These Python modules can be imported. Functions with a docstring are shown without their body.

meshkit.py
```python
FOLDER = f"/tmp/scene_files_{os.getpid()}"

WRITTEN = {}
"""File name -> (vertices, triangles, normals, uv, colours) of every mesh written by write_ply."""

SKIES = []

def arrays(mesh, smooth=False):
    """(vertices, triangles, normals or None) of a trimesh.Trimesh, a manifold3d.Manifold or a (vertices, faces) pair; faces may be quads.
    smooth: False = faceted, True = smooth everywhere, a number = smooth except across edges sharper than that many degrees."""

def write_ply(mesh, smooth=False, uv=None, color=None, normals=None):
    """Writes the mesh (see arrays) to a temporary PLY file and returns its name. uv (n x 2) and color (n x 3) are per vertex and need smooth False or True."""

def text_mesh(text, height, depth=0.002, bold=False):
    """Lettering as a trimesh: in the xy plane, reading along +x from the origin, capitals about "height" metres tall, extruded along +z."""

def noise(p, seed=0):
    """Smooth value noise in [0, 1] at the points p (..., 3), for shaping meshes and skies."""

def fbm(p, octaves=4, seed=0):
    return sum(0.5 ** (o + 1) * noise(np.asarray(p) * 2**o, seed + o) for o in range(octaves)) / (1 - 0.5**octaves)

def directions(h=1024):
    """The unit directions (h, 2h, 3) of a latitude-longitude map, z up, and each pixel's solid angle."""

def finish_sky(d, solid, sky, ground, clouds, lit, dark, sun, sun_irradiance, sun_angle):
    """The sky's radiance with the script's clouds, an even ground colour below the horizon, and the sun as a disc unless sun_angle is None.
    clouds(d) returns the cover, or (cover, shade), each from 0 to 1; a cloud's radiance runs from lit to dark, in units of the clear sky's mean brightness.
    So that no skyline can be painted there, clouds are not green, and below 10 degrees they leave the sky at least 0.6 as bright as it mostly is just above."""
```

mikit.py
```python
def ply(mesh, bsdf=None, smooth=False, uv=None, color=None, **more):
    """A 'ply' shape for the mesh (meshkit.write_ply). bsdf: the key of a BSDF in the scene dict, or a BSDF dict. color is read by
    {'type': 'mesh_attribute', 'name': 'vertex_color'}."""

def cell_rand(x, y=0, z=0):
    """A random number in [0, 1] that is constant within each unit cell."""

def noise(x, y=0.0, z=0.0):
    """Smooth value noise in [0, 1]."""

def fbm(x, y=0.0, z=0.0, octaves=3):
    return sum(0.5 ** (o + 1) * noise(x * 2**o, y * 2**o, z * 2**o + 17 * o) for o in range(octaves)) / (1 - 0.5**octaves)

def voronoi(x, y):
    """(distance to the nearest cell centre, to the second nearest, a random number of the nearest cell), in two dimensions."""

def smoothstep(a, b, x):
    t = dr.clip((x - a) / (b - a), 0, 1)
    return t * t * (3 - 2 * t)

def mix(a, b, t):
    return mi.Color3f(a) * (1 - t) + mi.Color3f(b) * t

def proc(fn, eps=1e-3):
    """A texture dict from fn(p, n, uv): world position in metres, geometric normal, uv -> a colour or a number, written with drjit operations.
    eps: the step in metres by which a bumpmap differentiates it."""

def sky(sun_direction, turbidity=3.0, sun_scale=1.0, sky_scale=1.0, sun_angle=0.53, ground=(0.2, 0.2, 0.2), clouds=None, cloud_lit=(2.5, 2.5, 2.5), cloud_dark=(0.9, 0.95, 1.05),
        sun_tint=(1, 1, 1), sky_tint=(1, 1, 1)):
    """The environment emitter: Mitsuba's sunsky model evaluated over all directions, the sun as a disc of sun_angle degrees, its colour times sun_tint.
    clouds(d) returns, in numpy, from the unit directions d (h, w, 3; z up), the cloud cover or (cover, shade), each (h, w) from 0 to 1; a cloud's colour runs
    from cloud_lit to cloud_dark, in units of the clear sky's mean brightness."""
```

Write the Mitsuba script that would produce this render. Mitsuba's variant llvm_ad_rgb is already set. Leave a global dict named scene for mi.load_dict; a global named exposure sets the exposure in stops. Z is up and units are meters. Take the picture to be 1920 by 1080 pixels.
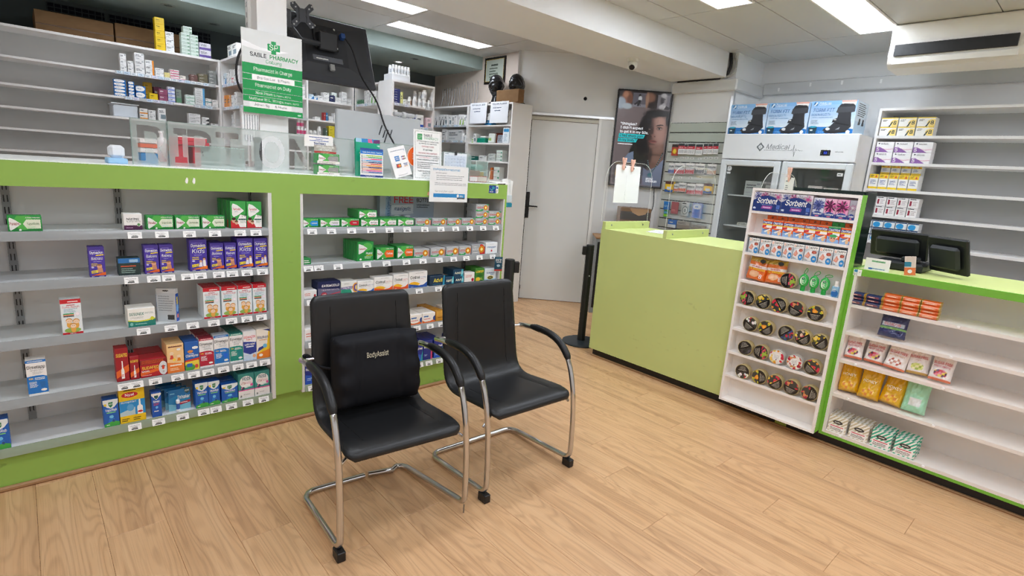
import math, random
import numpy as np, trimesh, shapely
from shapely.geometry import Polygon, Point, box as sbox
from shapely import affinity
import drjit as dr
import mitsuba as mi
import manifold3d as m3
import mikit, meshkit
from mikit import proc, noise, fbm, smoothstep, mix

T = mi.ScalarTransform4f
scene, labels = {}, {}
random.seed(7)
RNG = np.random.default_rng(11)

# ---------------------------------------------------------------- camera, lights, exposure
scene['camera'] = {'type': 'perspective', 'fov': 86.9707, 'fov_axis': 'x', 'near_clip': 0.05, 'far_clip': 60.0,
                   'to_world': T().look_at(origin=[0, 0, 1.4661], target=[0.6617, 0.7194, 1.2553], up=[0.0892, 0.2044, 0.9748])}
exposure = 0.28
PANEL = 13.5          # radiance of a ceiling LED panel
# ceiling LED panels: x0, x1, y0, y1 (the shop has three rows, the dispensary two)
SHOP_PANELS = [(4.03, 5.17, 1.42, 1.69), (2.83, 3.97, 2.03, 2.29), (0.40, 1.54, 2.03, 2.29), (1.62, 2.75, 0.82, 1.09), (-0.80, 0.34, 0.82, 1.09),
               (2.83, 3.97, -0.38, -0.11), (0.40, 1.54, -0.38, -0.11), (4.03, 5.17, -0.98, -0.71), (-1.60, -0.50, -1.58, -1.31), (1.62, 2.75, -1.58, -1.31)]
DISP_PANELS = [(2.75, 3.87, 4.79, 5.03), (1.60, 2.70, 4.24, 4.49), (0.42, 1.52, 4.79, 5.03)]  # the last panel is an extra light, added out of view

# ---------------------------------------------------------------- helpers
def C(h):
    """#rrggbb or (r,g,b) 0..1 in sRGB -> linear"""
    if isinstance(h, str):
        h = h.lstrip('#'); h = [int(h[i:i + 2], 16) / 255 for i in (0, 2, 4)]
    return tuple(x / 12.92 if x <= .04045 else ((x + .055) / 1.055) ** 2.4 for x in h)
def vary(col, a=.04):
    return tuple(min(1, max(0, x * (1 + random.uniform(-a, a)))) for x in col)

_txt = {}
def flat_text(s, bold=False):
    k = (s, bold)
    if k not in _txt:
        m = meshkit.text_mesh(s, 1.0, 0.1, bold)
        top = m.triangles[m.face_normals[:, 2] > .9][:, :, :2]
        _txt[k] = top
    return _txt[k]
def tri2d(poly):
    out = []
    for g in getattr(poly, 'geoms', [poly]):
        if g.is_empty or g.area <= 0 or g.geom_type != 'Polygon': continue
        v, f = trimesh.creation.triangulate_polygon(g, engine='earcut')
        if len(f): out.append(np.asarray(v)[np.asarray(f)])
    return np.concatenate(out) if out else np.zeros((0, 3, 2))
def ell(cx, cy, rx, ry, rot=0, n=28):
    a = np.linspace(0, 2 * np.pi, n, endpoint=False)
    p = np.stack([rx * np.cos(a), ry * np.sin(a)], 1)
    c, s = math.cos(rot), math.sin(rot)
    return Polygon(p @ np.array([[c, s], [-s, c]]) + [cx, cy])

class MB:
    """collects shapes with a colour each into one mesh; flat faces keep their own vertices, round shapes share theirs"""
    def __init__(s): s.v, s.f, s.c, s.n = [], [], [], 0
    def raw(s, v, f, col):
        v = np.asarray(v, float).reshape(-1, 3); f = np.asarray(f, int).reshape(-1, 3)
        s.v.append(v); s.f.append(f + s.n); s.n += len(v)
        col = np.asarray(col, float)
        s.c.append(np.tile(col, (len(v), 1)) if col.ndim == 1 else col)
        return s
    def quad(s, a, b, c, d, col): return s.raw([a, b, c, d], [[0, 1, 2], [0, 2, 3]], col)
    def box(s, x0, x1, y0, y1, z0, z1, col):
        P = lambda i, j, k: ((x0, x1)[i], (y0, y1)[j], (z0, z1)[k])
        for q in (((0,0,0),(1,0,0),(1,0,1),(0,0,1)), ((1,1,0),(0,1,0),(0,1,1),(1,1,1)), ((0,1,0),(0,0,0),(0,0,1),(0,1,1)),
                  ((1,0,0),(1,1,0),(1,1,1),(1,0,1)), ((0,0,1),(1,0,1),(1,1,1),(0,1,1)), ((0,1,0),(1,1,0),(1,0,0),(0,0,0))):
            s.quad(*[P(*t) for t in q], col)
        return s
    def rbox(s, x0, x1, y0, y1, z0, z1, col, r=.003):
        """box with chamfered edges"""
        r = min(r, (x1-x0)/2.01, (y1-y0)/2.01, (z1-z0)/2.01)
        pts = []
        for sx in (0, 1):
            for sy in (0, 1):
                for sz in (0, 1):
                    X, Y, Z = (x0, x1)[sx], (y0, y1)[sy], (z0, z1)[sz]; dx, dy, dz = (r, -r)[sx], (r, -r)[sy], (r, -r)[sz]
                    pts += [(X, Y + dy, Z + dz), (X + dx, Y, Z + dz), (X + dx, Y + dy, Z)]
        h = m3.Manifold.hull_points(np.array(pts)).to_mesh()
        return s.flat(np.asarray(h.vert_properties)[:, :3], h.tri_verts, col)
    def flat(s, v, f, col):
        v = np.asarray(v)[np.asarray(f)].reshape(-1, 3)
        return s.raw(v, np.arange(len(v)).reshape(-1, 3), col)
    def mesh(s, m, col, smooth=None):
        if hasattr(m, 'to_mesh'):
            h = m.to_mesh(); m = trimesh.Trimesh(np.asarray(h.vert_properties)[:, :3], np.asarray(h.tri_verts), process=False)
        if smooth is None: return s.flat(m.vertices, m.faces, col)
        if smooth is not True: m = trimesh.graph.smooth_shade(m, angle=math.radians(smooth), facet_minarea=None)
        return s.raw(m.vertices, m.faces, col)
    def tube(s, path, r, col, seg=12, caps=True):
        path = np.asarray(path, float); n = len(path); r = np.broadcast_to(r, n)
        t = np.gradient(path, axis=0); t /= np.linalg.norm(t, axis=1, keepdims=True) + 1e-12
        u = np.cross(t[0], [0, 0, 1.0]);
        if np.linalg.norm(u) < .1: u = np.cross(t[0], [1.0, 0, 0])
        u /= np.linalg.norm(u); rings = []
        a = np.linspace(0, 2 * np.pi, seg, endpoint=False)
        for i in range(n):
            u = u - t[i] * (u @ t[i]); u /= np.linalg.norm(u); w = np.cross(t[i], u)
            rings.append(path[i] + r[i] * (np.cos(a)[:, None] * u + np.sin(a)[:, None] * w))
        v = np.concatenate(rings); f = []
        for i in range(n - 1):
            for k in range(seg):
                p, q = i * seg + k, i * seg + (k + 1) % seg
                f += [[p, q, q + seg], [p, q + seg, p + seg]]
        s.raw(v, f, col)
        if caps:
            for ring, d in ((rings[0][::-1], 0), (rings[-1], 1)):
                s.raw(ring, [[0, k, k + 1] for k in range(1, seg - 1)], col)
        return s
    def lathe(s, prof, col, seg=24, at=(0, 0, 0), axis='z', smooth=35):
        """prof: (r, h) from bottom to top"""
        pr = np.asarray(prof, float); a = np.linspace(0, 2 * np.pi, seg, endpoint=False)
        v = np.stack([pr[:, None, 0] * np.cos(a), pr[:, None, 0] * np.sin(a), np.broadcast_to(pr[:, None, 1], (len(pr), seg))], -1)
        if axis == 'x': v = v[..., [2, 0, 1]]
        if axis == 'y': v = v[..., [1, 2, 0]]
        v = v.reshape(-1, 3) + at; f = []
        for i in range(len(pr) - 1):
            for k in range(seg):
                p, q = i * seg + k, i * seg + (k + 1) % seg
                f += [[p, q, q + seg], [p, q + seg, p + seg]]
        m = trimesh.Trimesh(v, f, process=True); m.update_faces(m.nondegenerate_faces())
        return s.mesh(m, col, smooth)
    # --- flat print: frame fr = (origin, eu, ev); the layer lifts it off the face
    def poly(s, fr, poly, col, lay=1):
        o, eu, ev = (np.asarray(x, float) for x in fr); n = np.cross(eu, ev); n /= np.linalg.norm(n)
        if not hasattr(poly, 'area'): poly = Polygon(poly)
        if not poly.is_valid: poly = poly.buffer(0)
        t = tri2d(poly)
        if not len(t): return s
        ar = (t[:, 1, 0] - t[:, 0, 0]) * (t[:, 2, 1] - t[:, 0, 1]) - (t[:, 1, 1] - t[:, 0, 1]) * (t[:, 2, 0] - t[:, 0, 0])
        t[ar < 0] = t[ar < 0][:, ::-1]
        p = t.reshape(-1, 2)
        return s.raw(o + p[:, :1] * eu + p[:, 1:] * ev + n * (.0001 * lay), np.arange(len(p)).reshape(-1, 3), col)
    def rect(s, fr, x0, y0, x1, y1, col, lay=1):
        o, eu, ev = (np.asarray(x, float) for x in fr); n = np.cross(eu, ev) * (.0001 * lay)
        q = [o + x * eu + y * ev + n for x, y in ((x0, y0), (x1, y0), (x1, y1), (x0, y1))]
        return s.quad(*q, col)
    def text(s, fr, txt, x, y, h, col, w=None, lay=2, bold=False, al='c', shear=0, maxw=None):
        """capitals h tall, baseline y; w stretches to that width, maxw only shrinks"""
        t = flat_text(txt, bold).copy(); x0, x1 = t[..., 0].min(), t[..., 0].max()
        t[..., 0] -= x0; W = (x1 - x0); k = h
        if w: k = w / W
        elif maxw and W * h > maxw: k = maxw / W
        t[..., 0] = t[..., 0] * k + shear * t[..., 1] * h; t[..., 1] *= h; W *= k
        t[..., 0] += x - {'c': W / 2, 'l': 0, 'r': W}[al]; t[..., 1] += y
        o, eu, ev = (np.asarray(q, float) for q in fr); n = np.cross(eu, ev) * (.0001 * lay)
        p = t.reshape(-1, 2)
        return s.raw(o + p[:, :1] * eu + p[:, 1:] * ev + n, np.arange(len(p)).reshape(-1, 3), col)
    def lines(s, fr, x0, x1, y0, y1, n, col, lay=2, fill=.45, ragged=.35):
        """print too small to read: n strokes of uneven length"""
        st = (y1 - y0) / n
        for i in range(n):
            yy = y1 - (i + .75) * st
            s.rect(fr, x0, yy, x1 - (x1 - x0) * random.uniform(0, ragged), yy + st * fill, col, lay)
        return s
    def arrays(s): return np.concatenate(s.v), np.concatenate(s.f), np.concatenate(s.c)
    def moved(s, M):
        M = np.asarray(M); s.v = [v @ M[:3, :3].T + M[:3, 3] for v in s.v]; return s
    def add(s, o, M=None):
        v, f, c = o.arrays()
        if M is not None: v = v @ M[:3, :3].T + M[:3, 3]
        return s.raw(v, f, c)
    def ply(s, bsdf, **kw):
        v, f, c = s.arrays()
        return mikit.ply(trimesh.Trimesh(v, f, process=False), bsdf, smooth=True, color=c, **kw)

def numbered(name):
    if name not in taken: taken.add(name); return name
    i = 1
    while f'{name}_{i:03d}' in taken: i += 1
    taken.add(f'{name}_{i:03d}'); return f'{name}_{i:03d}'
taken = set()
def put(name, mb, bsdf, parent=None, label=None, cat=None, group=None, kind=None, M=None, **kw):
    """one entry of the scene; a part where a parent is given. mb: an MB or a finished ply dict"""
    key = numbered((parent + '__' if parent else '') + name)
    d = mb.ply(bsdf, **kw) if isinstance(mb, MB) else dict(mb)
    if M is not None: d['to_world'] = M
    scene[key] = d; tag(key, label, cat, group, kind); return key
def tag(key, label=None, cat=None, group=None, kind=None):
    t = {k: v for k, v in (('label', label), ('category', cat), ('group', group), ('kind', kind)) if v}
    if t: labels[key] = t
def thing(name, label, cat, group=None):
    key = numbered(name); tag(key, label, cat, group); return key
def at(x, y, z, rz=0, sx=1): 
    t = T().translate([x, y, z])
    if rz: t = t @ T().rotate([0, 0, 1], rz)
    return t
def mat4(x=0, y=0, z=0, rz=0, rx=0, ry=0):
    M = trimesh.transformations.euler_matrix(math.radians(rx), math.radians(ry), math.radians(rz)); M[:3, 3] = x, y, z; return M
def smooth_path(pts, n=8):
    """Catmull-Rom through the points"""
    p = np.asarray(pts, float); p = np.vstack([2 * p[0] - p[1], p, 2 * p[-1] - p[-2]]); out = []
    for i in range(1, len(p) - 2):
        for t in np.linspace(0, 1, n, endpoint=False):
            a, b, c, d = p[i - 1:i + 3]
            out.append(.5 * (2 * b + (c - a) * t + (2 * a - 5 * b + 4 * c - d) * t * t + (3 * b - a - 3 * c + d) * t ** 3))
    out.append(p[-2]); return np.array(out)

# ---------------------------------------------------------------- materials (colour mostly per vertex)
VC = {'type': 'mesh_attribute', 'name': 'vertex_color'}
def two(b): return {'type': 'twosided', 'bsdf': b}
def prin(col=VC, rough=.5, spec=.5, **k): return two({'type': 'principled', 'base_color': col, 'roughness': rough, 'specular': spec, **k})
def rgb(*c): return {'type': 'rgb', 'value': list(c)}
scene['mat_matte'] = prin(rough=.75, spec=.25)
scene['mat_satin'] = prin(rough=.42, spec=.45)
scene['mat_print'] = prin(rough=.38, spec=.5)
scene['mat_gloss'] = prin(rough=.16, spec=.5)
scene['mat_metal'] = prin(rough=.28, spec=.5, metallic=1.0)
scene['mat_foil'] = prin(rough=.22, spec=.8)
scene['mat_chrome'] = two({'type': 'principled', 'base_color': rgb(.60, .60, .61), 'roughness': .05, 'metallic': 1.0, 'specular': .5})
scene['mat_glass'] = {'type': 'thindielectric', 'int_ior': 1.5}
scene['mat_acrylic'] = {'type': 'dielectric', 'int_ior': 1.49}
def leather_bump(p, n, uv): return 0.0011 * fbm(p.x * 420, p.y * 420, p.z * 420, 2) + .004 * fbm(p.x * 16, p.y * 16, p.z * 16, 2)
scene['mat_leather'] = two({'type': 'bumpmap', 'arbitrary': proc(leather_bump), 'scale': .35, 'bsdf': {'type': 'principled', 'base_color': rgb(.0085, .0088, .0096), 'roughness': .38, 'specular': .42}})
def weave(p, n, uv): return .0006 * (noise(p.x * 900, p.z * 900, p.y * 900)) + .003 * fbm(p.x * 22, p.y * 22, p.z * 22, 2)
scene['mat_cushion'] = two({'type': 'bumpmap', 'arbitrary': proc(weave), 'scale': .5, 'bsdf': {'type': 'principled', 'base_color': rgb(.0060, .0062, .0085), 'roughness': .66, 'specular': .22, 'sheen': .12}})
def paint(col, a=.03):
    c0, c1 = tuple(x * (1 - a) for x in col), tuple(x * (1 + a) for x in col)
    return proc(lambda p, n, uv: mix(c0, c1, fbm(p.x * 2.2, p.y * 2.2, p.z * 2.2, 3)))
WHITE = (.76, .77, .77)
scene['mat_wall'] = prin(paint(WHITE, .02), .6, .3)
scene['mat_beige'] = prin(paint((.62, .53, .46), .02), .7, .25)
scene['mat_ceiling'] = prin(paint((.58, .58, .57), .025), .45, .35)
scene['mat_teal'] = prin(paint((.30, .37, .345), .03), .7, .25)
scene['mat_teal_dark'] = prin(paint((.085, .105, .105), .04), .7, .25)
def marks(p, n, uv):
    scuff = smoothstep(.66, .80, fbm(p.x * 26, p.y * 26, p.z * 34, 3)) * smoothstep(.56, .7, fbm(p.x * 3.1 + 4, p.y * 3.1, p.z * 3.1, 2))
    return scuff
def green(col, a): 
    d = tuple(x * .72 for x in col); c1 = tuple(x * 1.04 for x in col)
    return proc(lambda p, n, uv: mix(mix(col, c1, fbm(p.x * 3, p.y * 3, p.z * 3, 2)), d, marks(p, n, uv) * a))
scene['mat_green'] = prin(green(C('#8fb554'), .8), .38, .45)
scene['mat_lime'] = prin(green(C('#c2cd84'), .35), .40, .45)
scene['mat_leaf'] = prin(green(C('#70b03a'), .4), .32, .5)
WOOD_A, WOOD_B, WOOD_D = C('#d9b38a'), C('#c99c70'), C('#a67c58')
def wood(p, n, uv):
    x, y = uv.x, uv.y
    t = fbm(x * 1.0, y * 8.5, 3.0, 3)
    ring = t * 15.0; ring = ring - dr.floor(ring)
    arch = smoothstep(.0, .35, ring) * (1 - smoothstep(.72, 1., ring))
    streak = fbm(x * 1.4, y * 62, 9.0, 3); fine = noise(x * 9, y * 420, 2.0)
    tone = noise(dr.floor(x / 9.0) * 3.7, dr.floor(y / 7.0) * 5.1, 1.5)
    c = mix(WOOD_A, WOOD_B, dr.clip(.25 + .6 * streak + .45 * (tone - .5), 0, 1))
    c = mix(c, WOOD_D, dr.clip((1 - arch) * .30 + smoothstep(.55, .8, fine) * .16 + smoothstep(.58, .75, fbm(x * .7, y * 16, 5., 2)) * .38, 0, .7))
    return c
scene['mat_wood'] = prin(proc(wood), .36, .38)
def brownwood(p, n, uv): return mix(C('#b08a63'), C('#8a6443'), fbm(p.x * 3, p.y * 3, p.z * 90, 3))
scene['mat_trim'] = prin(proc(brownwood), .5, .35)
def cardboard(p, n, uv): return mix(C('#87694a'), C('#75583c'), fbm(p.x * 30, p.y * 30, p.z * 30, 3))
scene['mat_card'] = prin(proc(cardboard), .8, .15)
scene['mat_frost'] = {'type': 'blendbsdf', 'weight': .42, 'a': {'type': 'thindielectric', 'int_ior': 1.5}, 'b': two({'type': 'diffuse', 'reflectance': rgb(.52, .60, .57)})}
scene['mat_tint'] = {'type': 'blendbsdf', 'weight': .22, 'a': {'type': 'thindielectric', 'int_ior': 1.5}, 'b': two({'type': 'diffuse', 'reflectance': rgb(.42, .60, .55)})}
scene['mat_black'] = {'type': 'diffuse', 'reflectance': rgb(0, 0, 0)}
LAMP = lambda r: {'type': 'area', 'radiance': {'type': 'rgb', 'value': [r * .93, r * 1.0, r * 1.10]}}
WHT = C('#eeeeec'); LAM = C('#e9e7e4'); GRY = C('#9a9b99'); BLK = (.008, .008, .009); ALU = (.72, .73, .74)
# ================================================================ THE SETTING
YA, XB, H0 = 2.855, 3.438, 2.75        # front plane of the medicine counter, front plane of the service counter, ceiling height
# ---- floor: planks with an open joint over a base
put('floor', MB().box(-2.05, 5.95, -2.55, 6.4, -.06, -.004, C('#6b4d31')), 'mat_matte', kind='structure')
ENDS = {0: 1.691, 1: 2.005, 5: .803, 6: 1.084, 7: 1.445, 8: .494, 9: .821, 10: 1.157, 11: 1.56, 12: .756, 13: 1.155}
rest = ([], [], []); nrest = 0
def plank(x0, x1, y0, y1, k):
    g = .0004; h = .0010
    v = [(x0+g, y0+g, -.004), (x1-g, y0+g, -.004), (x1-g, y1-g, -.004), (x0+g, y1-g, -.004), (x0+g, y0+g, -h), (x1-g, y0+g, -h), (x1-g, y1-g, -h), (x0+g, y1-g, -h),
         (x0+g+h, y0+g+h, 0), (x1-g-h, y0+g+h, 0), (x1-g-h, y1-g-h, 0), (x0+g+h, y1-g-h, 0)]
    f = [[0,1,5,4], [1,2,6,5], [2,3,7,6], [3,0,4,7], [4,5,9,8], [5,6,10,9], [6,7,11,10], [7,4,8,11], [8,9,10,11]]
    v = np.array(v); q = v[np.array(f)].reshape(-1, 3)
    s = random.random(), random.random()
    uv = np.stack([q[:, 1] - y0 + 9 * math.floor(s[0] * 60) + 1.5, q[:, 0] - x0 + 7 * math.floor(s[1] * 60) + 1.2], 1)
    idx = np.arange(len(q)).reshape(-1, 4)
    return q, np.vstack([idx[:, [0, 1, 2]], idx[:, [0, 2, 3]]]), uv
for k in range(-15, 28):
    x0 = .705 + .1925 * k; x1 = x0 + .1925
    if x0 < -2.05 or x1 > 6.0: continue
    e = ENDS.get(k, random.uniform(0, 1.21)); e -= 1.21 * math.ceil((e + 2.5) / 1.21)
    while e < 6.4:
        y0, y1 = max(e, -2.5), min(e + 1.21, 6.35); e += 1.21
        if y1 - y0 < .02: continue
        q, f, uv = plank(x0, x1, y0, y1, k)
        if -.35 < x1 and y1 > -.2 and y0 < 4.65 and not (x1 < 2.4 and y0 > 3.0) and not (x0 > 3.7 and y1 < 2.4):
            put('plank', mikit.ply((q, f), 'mat_wood', uv=uv), 'mat_wood', parent='floor')
        else:
            rest[0].append(q); rest[1].append(f + nrest); rest[2].append(uv); nrest += len(q)
put('far_planks', mikit.ply((np.concatenate(rest[0]), np.concatenate(rest[1])), 'mat_wood', uv=np.concatenate(rest[2])), 'mat_wood', parent='floor', kind='stuff')

# ---- ceiling: tiles hung in a grid
def ceiling_tiles(xs, ys, holes, z):
    for i in range(len(xs) - 1):
        for j in range(len(ys) - 1):
            p = sbox(xs[i] + .003, ys[j] + .003, xs[i+1] - .003, ys[j+1] - .003)
            for h in holes: p = p.difference(sbox(h[0] - .012, h[2] - .012, h[1] + .012, h[3] + .012))
            for g in getattr(p, 'geoms', [p]):
                if g.area < 1e-3: continue
                m = trimesh.creation.extrude_polygon(g, .014, engine='earcut'); m.apply_translation([0, 0, z])
                put('tile', MB().mesh(m, WHT), 'mat_ceiling', parent='ceiling')
put('ceiling', MB().box(-2.05, 5.95, -2.55, 6.4, H0 + .02, H0 + .08, C('#3a3a3a')), 'mat_matte', kind='structure')
ceiling_tiles([-2.0, -.85, .36, 1.57, 2.78, 3.99, 5.2, 5.9], [-2.5, -2.2, -1.6, -1.0, -.4, .2, .8, 1.4, 2.0, 2.6, 2.856], SHOP_PANELS, H0)
ceiling_tiles([-2.0, -.78, .39, 1.56, 2.73, 3.90, 4.6], [3.48, 3.55, 4.15, 4.75, 5.35], DISP_PANELS, H0)
for n_, (P_, row) in enumerate([(p, 'shop') for p in SHOP_PANELS] + [(p, 'disp') for p in DISP_PANELS]):
    x0, x1, y0, y1 = P_
    lab = {0: 'bright LED ceiling panel above the white medical fridge', 1: 'bright LED ceiling panel above the service counter, mostly cut off by the frame', 10: 'long LED panel in the dispensary ceiling nearest the framed certificate', 11: 'LED panel in the dispensary ceiling beside the big beam'}.get(n_, ['', '', 'LED ceiling panel above the two chairs', 'LED ceiling panel over the floor in front of the snack display', 'LED ceiling panel above the place where the camera stands', 'LED ceiling panel behind the camera towards the cash desk', 'LED ceiling panel just behind the camera', 'LED ceiling panel over the cash desk end', 'LED ceiling panel in the corner farthest from the fridge', 'LED ceiling panel by the shop front'][n_] if row == 'shop' else 'added LED panel over the middle of the dispensary, out of view')
    t = thing('ceiling_light', lab, 'ceiling light', 'LED ceiling panels')
    fr = MB()
    for q in ((x0-.012, x0, y0-.012, y1+.012), (x1, x1+.012, y0-.012, y1+.012), (x0, x1, y0-.012, y0), (x0, x1, y1, y1+.012)): fr.box(*q, H0 - .003, H0 + .012, WHT)
    put('frame', fr, 'mat_satin', t)
    put('diffuser', mikit.ply((np.array([[x0, y0, H0+.002], [x0, y1, H0+.002], [x1, y1, H0+.002], [x1, y0, H0+.002]]), np.array([[0, 1, 2], [0, 2, 3]])), 'mat_matte', emitter=LAMP(PANEL)), None, t)

# ---- walls
def wallbox(name, *b, m='mat_wall', parent=None, kind='structure'): return put(name, MB().box(*b, WHT), m, parent, kind=None if parent else kind)
wallbox('wall_left', -2.1, -2.0, -2.5, 6.4, 0, H0 + .05)
wallbox('wall_front', -2.1, 6.0, -2.6, -2.5, 0, H0 + .05)
wallbox('wall_right', 5.9, 6.0, -2.6, 2.85, 0, H0 + .05)
wallbox('wall_recess', 5.345, 5.95, 2.78, 2.86, 0, H0 + .05)
wallbox('wall_slat', 5.33, 5.42, 2.78, 3.56, 0, H0 + .05)
wallbox('wall_side', 4.19, 4.27, 4.66, 6.4, 0, H0 + .05, m='mat_beige')
wallbox('wall_back', -2.1, 4.25, 6.34, 6.42, 0, H0 + .05, m='mat_teal_dark')
put('ceiling_bulkhead', MB().box(-2.0, 4.19, 5.35, 6.34, 2.61, 2.77, WHT), 'mat_teal', kind='structure')
put('ceiling_beam', MB().box(-2.0, 5.285, 2.857, 3.48, 2.52, 2.77, WHT), 'mat_wall', kind='structure')
SQ = math.sqrt(.5)
DOOR = np.eye(4); DOOR[:3, 0] = SQ, -SQ, 0; DOOR[:3, 1] = SQ, SQ, 0; DOOR[:3, 3] = 4.292, 4.544, 0      # door wall: x along it, y into it
def dbox(s0, s1, d0, d1, z0, z1, col, mb=None): return (mb or MB()).add(MB().box(s0, s1, d0, d1, z0, z1, col), DOOR)
wd = MB()
for q in ((-.167, -.035, 2.1, 0), (.77, 1.49, 2.1, 0), (-.167, 1.49, H0 + .05, 2.1)): dbox(q[0], q[1], 0, .1, q[3], q[2], WHT, wd)
put('wall_door', wd, 'mat_wall', kind='structure')
d1 = numbered('door_1'); tag(d1, 'white flush door with black lever handle in the diagonal wall', None, None, 'structure')
put('leaf', dbox(.004, .738, .012, .05, .006, 2.043, C('#dedfde')), 'mat_satin', d1)
jm = MB(); dbox(-.035, -.006, -.012, .08, 0, 2.095, WHT, jm); dbox(.742, .772, -.012, .08, 0, 2.095, WHT, jm)
put('jamb', jm, 'mat_satin', d1)
hd = MB(); dbox(-.006, .742, -.002, .08, 2.046, 2.078, C('#c9c6b8'), hd); dbox(-.006, .742, .006, .08, 2.078, 2.095, C('#8f8c82'), hd)
put('door_head', hd, 'mat_satin', d1, label='cream door head with a dark groove')
put('dark_gap', dbox(-.006, .003, .004, .06, 0, 2.045, C('#2a2b2c')), 'mat_matte', d1)
hp = MB().add(MB().rbox(.005, .043, -.012, .012, .958, 1.25, BLK, .004), DOOR)
hd_ = put('handle_plate', hp, 'mat_satin', d1, label='tall black handle plate')
lv = MB(); lv.tube([(.026, -.005, 1.095), (.026, -.045, 1.095)], .010, BLK, 10); lv.tube(smooth_path([(.026, -.045, 1.095), (.06, -.05, 1.095), (.139, -.05, 1.094)], 4), .0085, BLK, 10)
put('lever', lv.moved(DOOR), 'mat_satin', hd_)
bx = MB(); dbox(.002, .012, -.004, .012, .115, .16, C('#777777'), bx)
put('hinge_catch', bx, 'mat_metal', d1)
put('trim_1', dbox(-.14, .905, -.014, 0, 2.096, 2.12, ALU), 'mat_metal', kind='structure')
put('trim_2', dbox(-.19, -.165, -.012, .02, 1.86, H0, ALU), 'mat_metal', kind='structure')
put('trim_3', MB().box(5.318, 5.352, 2.762, 2.79, 0.4, 2.395, ALU), 'mat_metal', kind='structure')
put('trim_4', dbox(.90, .915, -.01, 0, 0, 2.1, WHT), 'mat_satin', kind='structure')
put('wall_grommet', MB().lathe([(0, -.004), (.017, -.004), (.019, 0), (.019, .01)], BLK, 20, axis='y').moved(DOOR @ mat4(.568, 0, 2.298)), 'mat_matte', label='round black cable hole cover on the white wall above the door', cat='cable grommet')
# thin wooden floor trims
put('trim_5', MB().rbox(-2.0, 2.515, 2.868, 2.887, 0, .021, WHT, .006), 'mat_trim', kind='structure')
put('trim_6', MB().rbox(3.462, 3.482, -2.5, 2.73, 0, .012, WHT, .004), 'mat_trim', kind='structure')
put('trim_7', dbox(.80, .90, -.012, 0, 0, .03, C('#b59374')), 'mat_matte', kind='structure')

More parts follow.
